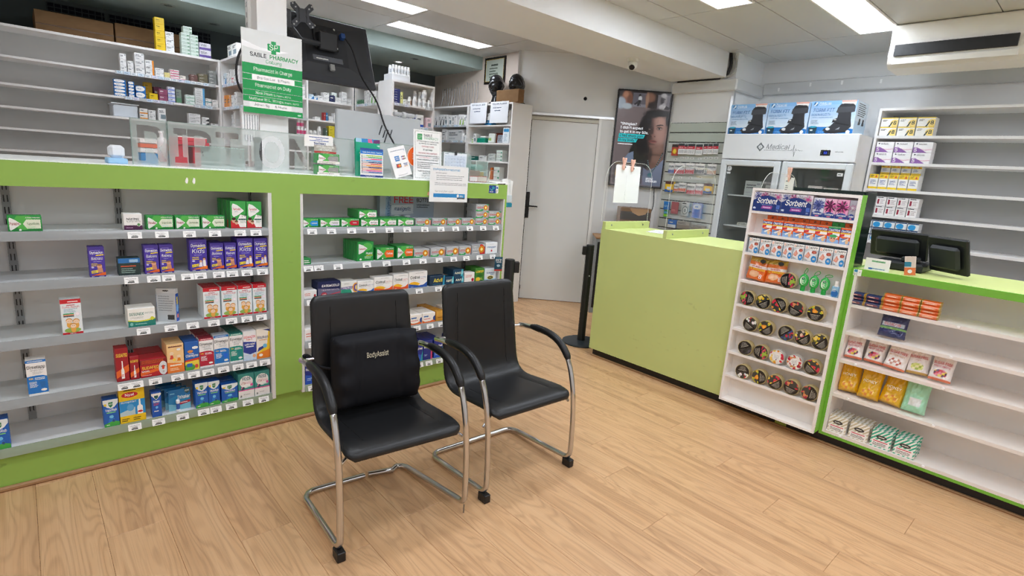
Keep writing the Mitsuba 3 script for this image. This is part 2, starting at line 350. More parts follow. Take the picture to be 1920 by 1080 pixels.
# ---- pillar in the dispensary with a white conduit and a printed strip
put('pillar', MB().box(.999, 1.152, 3.2, 3.39, 0, 2.52, C('#e6e6e4')), 'mat_matte', kind='structure')
strip = MB(); strip.box(.985, .999, 3.30, 3.345, .9, 2.52, C('#dcdcd8')); frs = ((.985, 3.34, 2.1), (0, 0, 1), (0, 1, 0))
for i in range(8): strip.box(.9845, .985, 3.318, 3.326, 2.12 + .05 * i, 2.145 + .05 * i, C('#777777'))
put('conduit_strip', strip, 'mat_satin', 'pillar')
# ---- cable trunking round the recess
t = numbered('wall_trunking'); tag(t, 'grey-white plastic cable trunking running round the recess above the fridge', None, None, 'structure')
put('channel', MB().rbox(5.285, 5.33, 2.735, 3.46, 2.395, 2.508, C('#cfd0ce'), .01), 'mat_satin', t)
put('channel', MB().rbox(5.287, 5.9, 2.733, 2.78, 2.396, 2.509, C('#c6c7c6'), .01), 'mat_satin', t)
put('channel', MB().rbox(5.855, 5.9, -2.4, 2.735, 2.425, 2.54, C('#c6c7c6'), .008), 'mat_satin', t)
fr = ((5.855, 2.7, 2.425), (0, -1, 0), (0, 0, 1)); mk = MB()
for y_, z_ in ((.12, .03), (.42, .06), (.70, .06), (1.02, .05)): mk.rect(fr, y_, z_, y_ + .018, z_ + .035, C('#e8e8e6'), 2)
put('tape_scrap', mk, 'mat_matte', t)
# cables dropping beside the beam end
cb = thing('ceiling_cables', 'bundle of dark and grey cables dropping from the ceiling beside the beam end', 'cables')
for i, (dy, col) in enumerate(((0, BLK), (.02, BLK), (.045, C('#8a8a86')), (.07, C('#a8a8a2')))):
    put('cable', MB().tube(smooth_path([(5.31, 2.86 - dy * .6, 2.75), (5.315, 2.85 - dy, 2.64), (5.30, 2.87 - dy, 2.55), (5.295, 2.93 - dy * .2, 2.513)], 5), .007, col, 8), 'mat_satin', cb)
put('cable', MB().tube([(5.293, 2.93, 2.512), (5.293, 3.4, 2.513)], .006, BLK, 8), 'mat_satin', cb)
# ---- slat wall boards (a part each) on the far wall
SL = [2.2, 2.10, 1.998, 1.898, 1.794, 1.689, 1.583, 1.477, 1.378, 1.278, 1.178, 1.078, .978, .878, .778, .678, .578]
for i in range(1, len(SL) - 1):
    col = C('#b9c2b8') if i < 3 else C('#c5cac4')
    put('slat', MB().rbox(5.316, 5.33, 2.79, 3.435, SL[i + 1] + .0045, SL[i] - .0045, col, .003), 'mat_satin', 'wall_slat')
put('slat_edge', MB().box(5.316, 5.332, 3.435, 3.452, .55, 2.11, C('#d5d6d2')), 'mat_satin', 'wall_slat')
put('slat_groove', MB().box(5.327, 5.3305, 2.79, 3.435, .58, 2.1, C('#3d4240')), 'mat_matte', 'wall_slat')

# ================================================================ THE MEDICINE COUNTER (dispensary side)
A = thing('medicine_counter', 'long green dispensary counter with open medicine shelves and white top', 'counter')
put('front_band', MB().box(-2.0, 2.514, YA, YA + .02, 1.274, 1.371, WHT), 'mat_green', A)
put('post', MB().box(.939, 1.082, YA, YA + .02, .183, 1.274, WHT), 'mat_green', A)
put('post', MB().box(-.62, -.477, YA, YA + .02, .183, 1.274, WHT), 'mat_green', A)
put('end_panel', MB().box(2.501, 2.514, YA, 3.5, 0.0, 1.371, WHT), 'mat_green', A)
put('kick_panel', MB().box(-2.0, 2.50, 2.886, 2.90, 0, .187, WHT), 'mat_green', A)
put('countertop', MB().box(-2.0, 2.43, YA + .006, 3.5, 1.3715, 1.3765, C('#eef3f1')), 'mat_gloss', A)
put('bay_side', MB().box(.921, .939, YA + .001, 3.15, .165, 1.274, C('#d9d9d7')), 'mat_satin', A)
put('bay_side', MB().box(1.082, 1.098, YA + .003, 3.15, .165, 1.274, C('#d9d9d7')), 'mat_satin', A)
put('bay_side', MB().box(2.489, 2.501, YA + .002, 3.15, .165, 1.274, C('#d4d4d2')), 'mat_satin', A)
put('bay_side', MB().box(-.477, -.46, YA + .001, 3.15, .165, 1.274, C('#d9d9d7')), 'mat_satin', A)
put('back_panel', MB().box(-2.0, 2.5, 3.14, 3.155, .16, 1.30, C('#e3e3e1')), 'mat_satin', A)
put('underside', MB().box(-2.0, 2.5, YA + .02, 3.5, 1.30, 1.371, C('#a9aaa8')), 'mat_satin', A)
put('toe_box', MB().box(-2.0, 2.5, 2.90, 3.5, .165, .184, C('#d0d0ce')), 'mat_satin', A)
put('rear_panel', MB().box(-2.0, 2.5, 3.48, 3.5, 0, 1.30, C('#d0d0ce')), 'mat_satin', A)
for x in (-.05, .335, .925, 1.10, 1.775, 2.38):     # slotted uprights
    u = MB().box(x - .014, x + .014, 3.124, 3.14, .2, 1.27, C('#8c8e8e'))
    for z in np.arange(.24, 1.26, .05):
        for dx in (-.006, .006): u.box(x + dx - .002, x + dx + .002, 3.1232, 3.124, z, z + .028, C('#161616'))
    put('slotted_upright', u, 'mat_satin', A)
SHELVES = {}
def counter_shelf(x0, x1, z, bottom=False):
    k = put('shelf', MB().box(x0, x1, YA + .012, 3.125, z - .012, z, C('#c4c8c8') if not bottom else C('#dfe1e0')), 'mat_satin', A)
    st = MB(); st.raw([(x0, YA - .004, z - .034), (x1, YA - .004, z - .034), (x1, YA + .006, z + .003), (x0, YA + .006, z + .003), (x0, YA, z - .034), (x1, YA, z - .034), (x1, YA + .009, z + .003), (x0, YA + .009, z + .003)],
                      [[0,1,2],[0,2,3],[5,4,7],[5,7,6],[3,2,6],[3,6,7],[1,0,4],[1,4,5],[0,3,7],[0,7,4],[2,1,5],[2,5,6]], C('#989c9d') if not bottom else C('#8d9b85'))
    put('price_strip', st, 'mat_gloss', k)
    br = MB()
    if not bottom:
        for bx_ in (x0 + .02, x1 - .03): br.raw([(bx_, 3.12, z - .012), (bx_, 3.12, z - .07), (bx_, 2.95, z - .012), (bx_ + .006, 3.12, z - .012), (bx_ + .006, 3.12, z - .07), (bx_ + .006, 2.95, z - .012)], [[0,1,2],[3,5,4],[0,3,4],[0,4,1],[1,4,5],[1,5,2]], C('#4a4c4d'))
        put('bracket', br, 'mat_satin', k)
    SHELVES[(round(x0, 2), round(z, 3))] = k
    return k
_tk = {}
def ticket_mesh(i):
    if i not in _tk:
        b = MB().box(-.026, .026, 0, .0012, 0, .03, C('#f2f2f0')); fr = ((-.026, 0, 0), (1, 0, 0), (0, 0, 1))
        random.seed(100 + i)
        b.rect(fr, .005, .021, .047 - .01 * random.random(), .023, C('#9a9a9a'), 1); b.rect(fr, .010, .017, .044, .0182, C('#b0b0b0'), 1)
        b.rect(fr, .016, .0115, .036, .0145, C('#555555'), 1); b.rect(fr, .012, .004, .040 - .006 * random.random(), .0095, C('#303030'), 1)
        _tk[i] = b.ply('mat_print')
    return _tk[i]
def tickets(shelf, z, xs):
    for i, x in enumerate(xs):
        put('price_ticket', ticket_mesh(i % 5), 'mat_print', shelf, M=T().translate([x, YA - .0062, z - .034]) @ T().rotate([1, 0, 0], -18))
BAY1 = [1.094, .893, .652, .402, .195]; BAY2 = [1.094, .893, .702, .457, .20]
B1 = [counter_shelf(-.46, .921, z, i == 4) for i, z in enumerate(BAY1)]
B2 = [counter_shelf(1.098, 2.489, z, i == 4) for i, z in enumerate(BAY2)]
# ================================================================ THE TWO CHAIRS
def side_frame(w, s, rear_in, splay=0):
    """one bent tube: arm, front leg, floor runner, then the rear rail; s = -1 / +1 side"""
    x = s * w
    P = [(x, .455, .640), (x, .40, .648), (x, .30, .654), (x, .22, .650), (x, .15, .628), (x, .095, .585), (x, .06, .53), (x, .035, .46), (x, .014, .36), (x, .001, .22), (x, -.002, .10)]
    P = list(smooth_path(P, 5))
    P += [(x, -.002, .085), (x, .002, .066), (x, .012, .052), (x, .028, .044), (x, .05, .041)]
    P += [(x + s * splay * t, .05 + (.405 - .05) * t, .041 - .022 * t) for t in (.3, .6, 1)]
    xe = x + s * splay
    P += [(xe - s * .006, .43, .0175), (xe - s * .02, .452, .0165), (xe - s * .045, .463, .0165)] + [(q, .463, .0165) for q in np.linspace(xe - s * .08, s * rear_in, 4)]
    return P
def shell_section(w, n=26):
    """centre line of the seat shell seen from the side: front edge, seat, bend, back, top"""
    return smooth_path([(.0, .385), (.02, .402), (.08, .412), (.2, .404), (.30, .396), (.355, .40), (.40, .425), (.425, .47), (.44, .54), (.455, .64), (.475, .76), (.492, .85), (.500, .885), (.505, .893)], 5)
def chair_shell():
    L = shell_section(0); n = len(L); t = np.gradient(L, axis=0); t /= np.linalg.norm(t, axis=1, keepdims=True)
    nrm = np.stack([-t[:, 1], t[:, 0]], 1)           # towards the sitter
    d = np.concatenate([[0], np.cumsum(np.linalg.norm(np.diff(L, axis=0), axis=1))]); d /= d[-1]
    W = .236 + .012 * np.cos(d * 2.6); W = np.where(d < .05, W - .03 * (1 - d / .05) ** 2, W); W = np.where(d > .965, W - .02 * ((d - .965) / .035) ** 2, W)
    us = np.array([-1, -.985, -.95, -.88, -.76, -.70, -.66, -.62, -.5, -.25, 0, .25, .5, .62, .66, .70, .76, .88, .95, .985, 1])
    th = .017
    top, bot = [], []
    for i in range(n):
        dish = .016 * math.sin(math.pi * min(1, d[i] * 1.05)) 
        edge = math.sin(min(1, d[i] / .03) * math.pi / 2) * math.sin(min(1, (1 - d[i]) / .02) * math.pi / 2)
        for u in us:
            a = abs(u); roll = max(0, (a - .88) / .12)
            seam = .0035 * math.exp(-((a - .66) / .018) ** 2) * (1 if .12 < d[i] < .36 or .47 < d[i] < .88 else .0)
            up = (th * math.sqrt(max(0, 1 - roll ** 2 * .98))) * (.35 + .65 * edge) - dish * (1 - a ** 2) - seam + .006 * (1 - a ** 4)
            p = L[i] + nrm[i] * up; q = L[i] - nrm[i] * (.004 + dish * (1 - a ** 2) * .8)
            top.append((u * W[i], p[0], p[1])); bot.append((u * W[i] * .992, q[0], q[1]))
    m = len(us); v = np.array(top + bot); f = []; N = n * m
    for i in range(n - 1):
        for j in range(m - 1):
            a, b, c, e = i * m + j, i * m + j + 1, (i + 1) * m + j + 1, (i + 1) * m + j
            f += [[a, b, c], [a, c, e], [N + a, N + c, N + b], [N + a, N + e, N + c]]
    for i in range(n - 1):
        for j in (0, m - 1):
            a, e = i * m + j, (i + 1) * m + j
            f += [[a, e, N + e], [a, N + e, N + a]] if j == 0 else [[e, a, N + a], [e, N + a, N + e]]
    for i in (0, n - 1):
        for j in range(m - 1):
            a, b = i * m + j, i * m + j + 1
            f += [[b, a, N + a], [b, N + a, N + b]] if i == 0 else [[a, b, N + b], [a, N + b, N + a]]
    return trimesh.Trimesh(v, f, process=False)
SHELL = chair_shell()
def pad_mesh(s, w):
    P = [q for q in side_frame(w, s, .1)[:44]]
    P = np.array([q for q in P if .545 < q[2] and q[1] < .365]); return P
def make_chair(name, label, pose, broken=False):
    x, y, a = pose; t = thing(name, label, 'chair'); M = at(x, y, 0, a)
    w = .273
    for s in (-1, 1):
        sp = -.055 if (broken and s == 1) else 0
        P = side_frame(w, s, {(-1, True): -.035 + .03, (1, True): .018, (-1, False): -.0, (1, False): .0}[(s, broken)], sp)
        if broken and s == 1: P = P[:-4] + [(q, .463 - .02 * (1 - k / 3), .0165) for k, q in enumerate(np.linspace(P[-5][0] - .03, .03, 4))]
        put('frame', MB().tube(P, .0125, (.8, .8, .8), 14), 'mat_chrome', t, M=M)
        if broken:
            if s == -1: put('sleeve', MB().tube([(-.05, .463, .0165), (.012, .463, .0165)], .0107, (.8, .8, .8), 12), 'mat_chrome', t, M=M)
        rung = MB().tube([(s * w, .045, .345), (s * (w - .035), .055, .372), (s * .19, .08, .388)], .007, (.6, .6, .6), 8)
        put('seat_bracket', rung, 'mat_chrome', t, M=M)
        put('back_bolt', MB().tube([(s * w, .448, .64), (s * .225, .452, .64)], .009, (.6, .6, .6), 8), 'mat_chrome', t, M=M)
        pp = pad_mesh(s, w); rr = np.full(len(pp), .0185); rr[0] = rr[-1] = .012; rr[1] = rr[-2] = .0165
        pd = MB().tube(pp + [0, -.001, .004], rr, (.02, .02, .022), 14)
        put('armrest_pad', pd, 'mat_leather', t, M=M)
        if not (broken and s == 1):
            f = MB(); f.rbox(s * w - .0165, s * w + .0165, -.02, .034, 0, .040, BLK, .003)
            put('rubber_foot', f, 'mat_satin', t, M=M)
        else: put('screw', MB().tube([(s * w, .0, .04), (s * w, .0, .0)], .003, (.3, .3, .3), 6), 'mat_metal', t, M=M)
    if not broken: put('rail_joint', MB().tube([(-.02, .463, .0165), (.02, .463, .0165)], .0132, (.8, .8, .8), 14), 'mat_chrome', t, M=M)
    put('seat_shell', mikit.ply(SHELL, 'mat_leather', smooth=60), None, t, M=M)
    V = SHELL.vertices[:len(SHELL.vertices) // 2].reshape(-1, 21, 3)
    for j in (6, 14):
        for a, b in ((.50, .86), (.14, .36)):
            n = len(V); q = V[int(a * n):int(b * n):2, j] + ([0, -.0006, 0] if a > .4 else [0, 0, .0006])
            put('seam', MB().tube(q, .0011, (.004, .004, .004), 6), 'mat_matte', t, M=M)
    return t
CH1 = (1.041, 1.656, -4.665); CH2 = (1.713, 1.637, -1.41)
make_chair('cantilever_chair', 'black leather cantilever chair with a black lumbar cushion and a broken rear floor rail', CH1, True)
make_chair('cantilever_chair', 'empty black leather cantilever chair with bent chrome frame beside the cushioned one', CH2)
# lumbar cushion standing on the seat against the back of the first chair
def cushion():
    us = np.linspace(-1, 1, 33); vs = np.linspace(-1, 1, 25); v = []; f = []
    def pt(u, w_, side):
        a = abs(u) ** 4; b = abs(w_) ** 6
        X = .196 * u * (1 - .03 * b); Z = .160 * w_ * (1 - .04 * a) + .0015 * math.sin(u * 5) * b
        thick = .052 * (1 - .93 * max(abs(u) ** 12, abs(w_) ** 12)) 
        wing = .03 * abs(u) ** 2.2                    # the wings come forward
        lum = .020 * math.exp(-((w_ + .25) / .6) ** 2)
        groove = .0095 * math.exp(-((abs(u) - .52 - .10 * (w_ * w_ - .4)) / .035) ** 2)
        fold = .007 * max(0, abs(u) - .56) / .44 * math.sin(w_ * 11 + u * 2)
        if side == 0: return X, -(thick + lum + wing - groove + fold), Z
        return X, thick * .25 - wing * .55, Z
    for side in (0, 1):
        for w_ in vs:
            for u in us: v.append(pt(u, w_, side))
    m = len(us); N = m * len(vs)
    for i in range(len(vs) - 1):
        for j in range(m - 1):
            a, b, c, e = i*m+j, i*m+j+1, (i+1)*m+j+1, (i+1)*m+j
            f += [[a, b, c], [a, c, e], [N+a, N+c, N+b], [N+a, N+e, N+c]]
    for j in range(m - 1):
        a, b = j, j + 1; f += [[b, a, N+a], [b, N+a, N+b]]
        a, b = N - m + j, N - m + j + 1; f += [[a, b, N+b], [a, N+b, N+a]]
    for i in range(len(vs) - 1):
        a, e = i*m, (i+1)*m; f += [[a, e, N+e], [a, N+e, N+a]]
        a, e = i*m+m-1, (i+1)*m+m-1; f += [[e, a, N+a], [e, N+a, N+e]]
    return trimesh.Trimesh(np.array(v), f, process=False)
CM = at(CH1[0], CH1[1], 0, CH1[2]) @ T().translate([.020, .395, .583]) @ T().rotate([1, 0, 0], -7) @ T().rotate([0, 1, 0], 0)
cu = thing('lumbar_cushion', 'black fabric lumbar support cushion with light lettering resting on the chair', 'cushion')
put('cover', mikit.ply(cushion(), 'mat_cushion', smooth=50), None, cu, M=CM)
lg = MB().text(((0, 0, 0), (1, 0, 0), (0, 0, 1)), 'BodyAssist', 0, 0, .022, C('#b9b39f'), w=.098, lay=1, bold=True)
v_, f_, c_ = lg.arrays(); 
put('lettering', MB().raw(v_ + [-.012, -.0745, .062], f_, c_), 'mat_matte', cu, M=CM, label='pale grey woven lettering')
put('strap', MB().tube(smooth_path([(-.19, .0, .02), (-.225, .035, .03), (-.262, .05, .075), (-.285, .045, .082), (-.27, .06, .06)], 5), .006, BLK, 8), 'mat_cushion', cu, M=CM)
# ================================================================ CARTONS
class Face:
    """a printed face: coordinates 0..1 across and up"""
    def __init__(s, mb, fr, w, h): s.m, s.fr, s.w, s.h, s.k = mb, fr, w, h, 1
    def r(s, x0, y0, x1, y1, col): s.m.rect(s.fr, x0*s.w, y0*s.h, x1*s.w, y1*s.h, col, s.k); s.k += 1; return s
    def e(s, cx, cy, rx, ry, col, rot=0, n=24):
        p = ell(cx*s.w, cy*s.h, rx*s.w, ry*s.h, rot, n).intersection(sbox(0, 0, s.w, s.h)); s.m.poly(s.fr, p, col, s.k); s.k += 1; return s
    def p(s, pts, col):
        q = Polygon([(x*s.w, y*s.h) for x, y in pts]).buffer(0).intersection(sbox(0, 0, s.w, s.h)); s.m.poly(s.fr, q, col, s.k); s.k += 1; return s
    def t(s, txt, x, y, h, col, w=.9, bold=True, al='c', shear=0, fit=False):
        s.m.text(s.fr, txt, x*s.w, y*s.h, h*s.h, col, w=w*s.w if fit else None, maxw=w*s.w, lay=s.k, bold=bold, al=al, shear=shear); s.k += 1; return s
    def l(s, x0, x1, y0, y1, n, col, fill=.45, ragged=.35): s.m.lines(s.fr, x0*s.w, x1*s.w, y0*s.h, y1*s.h, n, col, s.k, fill, ragged); s.k += 1; return s
def carton(w, d, h, base, front=None, side=None, top=None, side_col=None, top_col=None):
    m = MB(); m.rbox(0, w, 0, d, 0, h, base, min(.0012, h * .03))
    fl = Face(m, ((0, 0, 0), (1, 0, 0), (0, 0, 1)), w, h)
    sl = Face(m, ((0, d, 0), (0, -1, 0), (0, 0, 1)), d, h); sr = Face(m, ((w, 0, 0), (0, 1, 0), (0, 0, 1)), d, h)
    tp = Face(m, ((0, 0, h), (1, 0, 0), (0, 1, 0)), w, d)
    if side_col: sl.r(.01, .01, .99, .99, side_col); sr.r(.01, .01, .99, .99, side_col)
    if top_col: tp.r(.01, .01, .99, .99, top_col)
    if front: front(fl)
    if side: side(sl); side(sr)
    if top: top(tp)
    return m
_cart = {}
def carton_ply(key, *a, **k):
    if key not in _cart: _cart[key] = carton(*a, **k).ply('mat_print')
    return _cart[key]
W_, RED, DGR = C('#f3f2ef'), C('#c3202f'), C('#26323a')
GRN = C('#249043')
ORD = ['first', 'second', 'third', 'fourth', 'fifth', 'sixth', 'seventh', 'eighth', 'ninth', 'tenth', 'eleventh', 'twelfth', 'thirteenth', 'fourteenth', 'fifteenth', 'sixteenth', 'seventeenth', 'eighteenth', 'nineteenth', 'twentieth']
PEND = []
def item(name, mb, M, desc, cat, place, ref, order, group=None, bsdf='mat_print'):
    k = put(name, mb, bsdf, M=M); PEND.append((k, desc, cat, place, ref, order, group)); return k
def later(key, desc, cat, place, ref, order, group=None): PEND.append((key, desc, cat, place, ref, order, group))
def short(desc):
    w = desc.replace(',', '').split(); c = next((i for i, x in enumerate(w) if x in ('carton', 'card', 'pack', 'cartons')), len(w) - 1)
    if w[min(2, c - 1)] == 'and': return ' '.join(w[:min(4, c)] + [w[c]])
    return ' '.join(w[:min(3, c)] + [w[c]])
def resolve():
    g = {}
    for e in PEND: g.setdefault((e[1], e[3]), []).append(e)
    for (desc, place), es in g.items():
        es.sort(key=lambda e: e[5])
        for i, (k, _, cat, _, ref, _, group) in enumerate(es):
            lab = f'{desc} on {place}' if len(es) == 1 else f'{desc}, {ORD[min(i, 19)]} from {ref}, {place}'
            tag(k, lab, cat, group)

# ---- printed fronts
def pan(tag_col=None, tag='', tcol=W_, small=True):
    def f(F):
        F.p([(.0, .0), (1, .0), (1, .35), (.55, .5), (0, .3)], C('#1d7f3a')); F.e(.47, .62, .28, .5, C('#4fb24b'))
        F.p([(.05, .84), (.08, .9), (.2, .78), (.40, .5), (.2, .22), (.08, .08), (.05, .16)], C('#eceeea'))
        F.t('Panadol', .205, .43, .17, C('#8e1c2c'), .27)
        if tag_col:
            F.p([(.44, .5), (.55, .78), (.96, .78), (.96, .2), (.55, .2)], tag_col)
            F.t(tag, .74, .44, .15, tcol, .36)
            F.l(.56, .92, .24, .36, 1, C('#b5473e') if tag_col == W_ else vary(tag_col, .5))
        F.t('PHARMACY MEDICINE', .74, .86, .07, W_, .42) if small else None
        F.e(.35, .12, .04, .06, W_)
    return f
def pan_kids(F):
    F.p([(0, .25), (1, .55), (1, 1), (0, 1)], C('#3aa24a'))
    F.p([(.1, .83), (.16, .92), (.45, .86), (.88, .66), (.5, .5), (.2, .42), (.1, .5)], C('#eef0ec')); F.t('Panadol', .42, .68, .075, C('#b01f35'), .5); F.t('Children', .38, .61, .035, DGR, .3, False)
    F.p([(.5, 0), (1, 0), (1, .47), (.62, .52), (.42, .3)], W_); F.t('1-5', .83, .44, .075, DGR, .25); F.r(.5, .315, .98, .365, C('#2f5d55')); F.l(.6, .97, .2, .3, 2, C('#9fb4a6'))
    F.p([(0, 0), (.62, 0), (.5, .16), (.3, .27), (0, .3)], C('#c9252f')); F.e(.2, .3, .13, .09, C('#d9a78c')); F.e(.2, .36, .13, .05, C('#3a241c')); F.e(.36, .22, .11, .07, C('#dcae92')); F.e(.36, .27, .11, .035, C('#6b4630'))
    F.r(0, 0, 1, .05, C('#b81f2a')); F.p([(.78, .06), (.84, .06), (.92, .22), (.87, .22)], W_)
def dym(kind):
    kid = kind == 'Kids'
    def f(F):
        F.r(0, .86, 1, 1, C('#4a3a9a')); F.l(.12, .88, .87, .91, 1, C('#8b7fd0')); F.t('Dymadon', .5, .77, .09, W_, .82); F.p([(.45, .735), (.95, .755), (.95, .72), (.45, .70)], C('#f2d23a'))
        F.t(kind, .5, .575, .13 if kid else .10, W_, .72, False, shear=.12); F.l(.25, .8, .50, .53, 1, C('#b6aee6'))
        F.l(.12, .55, .36, .47, 2, C('#e6c64a')); F.e(.2, .33, .09, .03, C('#c9c2ee'))
        F.p([(0, .05), (.3, .09), (.65, .13), (1, .17), (1, .05)], C('#ef7a2b') if kid else C('#e2622a'))
        if kid:
            F.e(.62, .31, .09, .04, C('#d8a58a')); F.p([(.5, .14), (.72, .14), (.7, .28), (.55, .28)], C('#e9e6f2')); F.e(.82, .40, .08, .035, C('#5a3a2a')); F.e(.82, .375, .08, .035, C('#cf9a7c')); F.p([(.74, .15), (.93, .15), (.9, .35), (.74, .35)], W_)
        else:
            F.e(.63, .36, .17, .07, C('#d9a184')); F.p([(.45, .15), (.85, .15), (.8, .31), (.5, .31)], C('#c98e70')); F.e(.63, .41, .15, .03, C('#9a6a48'))
        F.p([(.1, .13), (.5, .15), (.5, .24), (.1, .22)], C('#f4dc3e')); F.t('2-12', .3, .155, .05, C('#3a2f80'), .36) if kid else F.l(.14, .46, .15, .21, 2, C('#3a2f80'))
        F.r(0, 0, 1, .06, C('#3d2f8c')); F.l(.1, .35, .015, .045, 1, W_); F.l(.55, .9, .015, .045, 1, W_)
    return f
def dstr(F):
    F.r(0, .88, 1, 1, C('#c92733')); F.r(0, .0, 1, .06, C('#c92733')); F.r(.36, .915, .86, .945, C('#f0d9d6')); F.t('Double Strength', .5, .755, .055, C('#c23344'), .82, False); F.r(.3, .822, .7, .845, C('#c25a66'))
    F.l(.15, .85, .62, .74, 4, C('#9ab6c8')); F.r(.1, .575, .62, .605, C('#3f9a6a')); F.r(.1, .54, .62, .57, C('#e08a5a')); F.r(.1, .505, .62, .535, C('#39404a')); F.e(.8, .57, .11, .05, C('#e6d7e6')); F.e(.8, .57, .085, .038, C('#f6eff4'))
    F.e(.5, .12, .4, .07, C('#93b65a'))
    for x, y in ((.36, .38), (.70, .36), (.54, .24)):
        F.e(x, y - .1, .13, .09, C('#e3a94d')); F.e(x, y + .015, .16, .07, C('#c88b3c')); F.e(x, y, .14, .06, C('#f3d3b4')); F.r(x - .06, y, x - .035, y + .01, DGR); F.r(x + .035, y, x + .06, y + .01, DGR)
    F.t('200 mL', .5, .018, .03, W_, .3)
def dime(col):
    def f(F):
        F.r(0, .93, 1, 1, col); F.l(.1, .9, .945, .985, 1, W_); F.t('Dimetapp', .5, .765, .085, C('#20242a'), .9); F.t('Cough & Cold', .5, .70, .045, C('#555a60'), .62, False); F.l(.3, .9, .6, .68, 3, C('#aaaeb2'))
        F.p([(0, .07), (1, .07), (1, .52), (.8, .56), (.5, .57), (.2, .56), (0, .55)], col); F.t('kids', .2, .47, .05, C('#f0c53c'), .2); F.l(.38, .92, .44, .52, 2, W_); F.l(.1, .55, .24, .41, 5, vary(C('#e9eef0'), .05)); F.p([(.6, .38), (.9, .38), (.84, .22), (.66, .22)], vary(col, .35)); F.e(.78, .15, .15, .035, W_)
    return f
def nuro(target=True, red=False):
    def f(F):
        if red: F.r(.62, 0, 1, 1, C('#c4222c'))
        F.p([(0, .0), (.5, 0), (.62, .3), (.3, .25), (0, .2)], C('#3b9a58')) if not red else None
        F.p([(.78, 1), (1, 1), (1, .7)], C('#3b9a58') if target else C('#b9bcbe'))
        F.t('NUROFEN', .33, .42, .2, C('#d0454e') if not red else C('#d8d8da'), .52, True, shear=.15); F.l(.1, .5, .72, .84, 1, C('#e6e8e8')); F.l(.12, .5, .12, .26, 1, C('#f2f2f2'))
        F.e(.74, .5, .15 * F.h / F.w * 2.4, .36, C('#d99a2a')); F.e(.74, .5, .12 * F.h / F.w * 2.4, .29, C('#b85a28')); F.e(.74, .5, .085 * F.h / F.w * 2.4, .21, C('#f3c93f')); F.e(.74, .5, .05 * F.h / F.w * 2.4, .12, C('#fbeeb0'))
        F.r(.94, .15, .99, .8, C('#e08a76')) if not red else None
    return f
def codr(c1, c2, sub, subc):
    def f(F):
        F.l(.35, .9, .86, .93, 1, C('#b8b8b8')); F.t('Codral', .33, .56, .17, C('#25272a'), .52); F.t(sub, .78, .60, .08, subc, .38, False); F.l(.62, .9, .5, .56, 1, C('#c4a0a4')); F.l(.12, .5, .42, .5, 1, C('#c4c4c6'))
        F.p([(0, .0), (1, 0), (1, .34), (.8, .16), (.55, .12), (.3, .2), (0, .26)], c2); F.p([(0, .26), (.12, .34), (.3, .38), (.48, .32), (.62, .22), (.5, .14), (.3, .19), (.1, .22)], c1); F.l(.1, .3, .03, .09, 1, W_)
    return f
def generic(*bands, text=None, tc=DGR, ty=.6, th=.16, lines=3, lc=C('#9a9ca0')):
    def f(F):
        for b in bands: F.r(*b[:4], b[4])
        if text: F.t(text, .5, ty, th, tc, .84)
        if lines: F.l(.12, .82, .12, .45, lines, lc)
    return f
def inhaler(F):
    F.e(.5, .2, .7, .5, C('#2a86b8')); F.p([(0, 0), (1, 0), (1, .3), (.5, .22), (0, .34)], C('#7fc4d8')); F.t('Inhaler', .68, .52, .17, W_, .58, shear=.12); F.p([(.5, .36), (.98, .42), (.98, .30), (.5, .24)], C('#c22b3c')); F.l(.54, .94, .3, .37, 1, W_); F.p([(.72, .98), (.98, .98), (.96, .82), (.85, .74), (.74, .82)], C('#1d4a52')); F.t('VICKS', .85, .84, .08, W_, .2); F.l(.08, .3, .78, .86, 1, C('#8fd0e6'))
def vapo(F):
    F.p([(0, .86), (.25, .72), (.5, .66), (.75, .72), (1, .86), (1, 1), (0, 1)], C('#e8f0f2')); F.p([(.36, .9), (.64, .9), (.64, .78), (.5, .7), (.36, .78)], C('#1f7a4a')); F.t('VICKS', .5, .80, .05, W_, .24); F.r(.06, .78, .24, .86, C('#e8cf4a')); F.t('VapoRub', .5, .57, .09, W_, .76, shear=.08); F.r(.2, .50, .8, .535, C('#7ccf7a'))
    F.e(.5, .36, .14, .06, C('#6fc0ea')); F.p([(.25, .12), (.75, .12), (.68, .30), (.32, .30)], C('#2a78c8')); F.p([(.0, 0), (1, 0), (1, .14), (.6, .2), (0, .1)], C('#45a84a')); F.e(.62, .2, .08, .05, C('#2c4f86')); F.l(.12, .45, .04, .09, 1, W_)
def fess(F):
    F.r(.0, .0, 1, .31, C('#eeeceb')); F.r(0, .31, 1, .35, C('#d9549a')); F.e(.5, .66, .42, .24, W_); F.t('FESS', .52, .72, .12, C('#1f5a78'), .5); F.t('Little', .33, .57, .11, C('#b02a3a'), .3, False); F.t('Noses', .68, .57, .11, C('#e081a8'), .36, False); F.l(.55, .92, .42, .49, 1, C('#bfe0dc')); F.e(.84, .52, .09, .05, C('#d9549a')); F.e(.26, .42, .1, .06, C('#e58ab2')); F.p([(.16, .36), (.3, .48), (.4, .44), (.3, .34)], C('#40445a')); F.l(.3, .75, .13, .18, 1, C('#a9a9a9')); F.t('8', .16, .06, .08, DGR, .1)
KD = {}   # kind: (description, base colour, depth, front, extra)
def K(k, desc, base, depth, front, cat='medicine box', **x): KD[k] = (desc, C(base), depth, front, cat, x)
K('supp', 'flat green carton with cream lozenge', '#2a9344', .06, pan(C('#dfe9d2'), 'Suppositories', C('#5d7a58')))
K('kid15', 'tall green toddler medicine carton', '#2a9344', .05, pan_kids)
K('opt', 'flat green carton with sky blue lozenge', '#2a9344', .07, pan(C('#1f8fd6'), 'Optizorb'))
K('tab', 'flat green carton with grey white lozenge', '#2a9344', .07, pan(C('#e4e6e2'), 'Tablets', DGR))
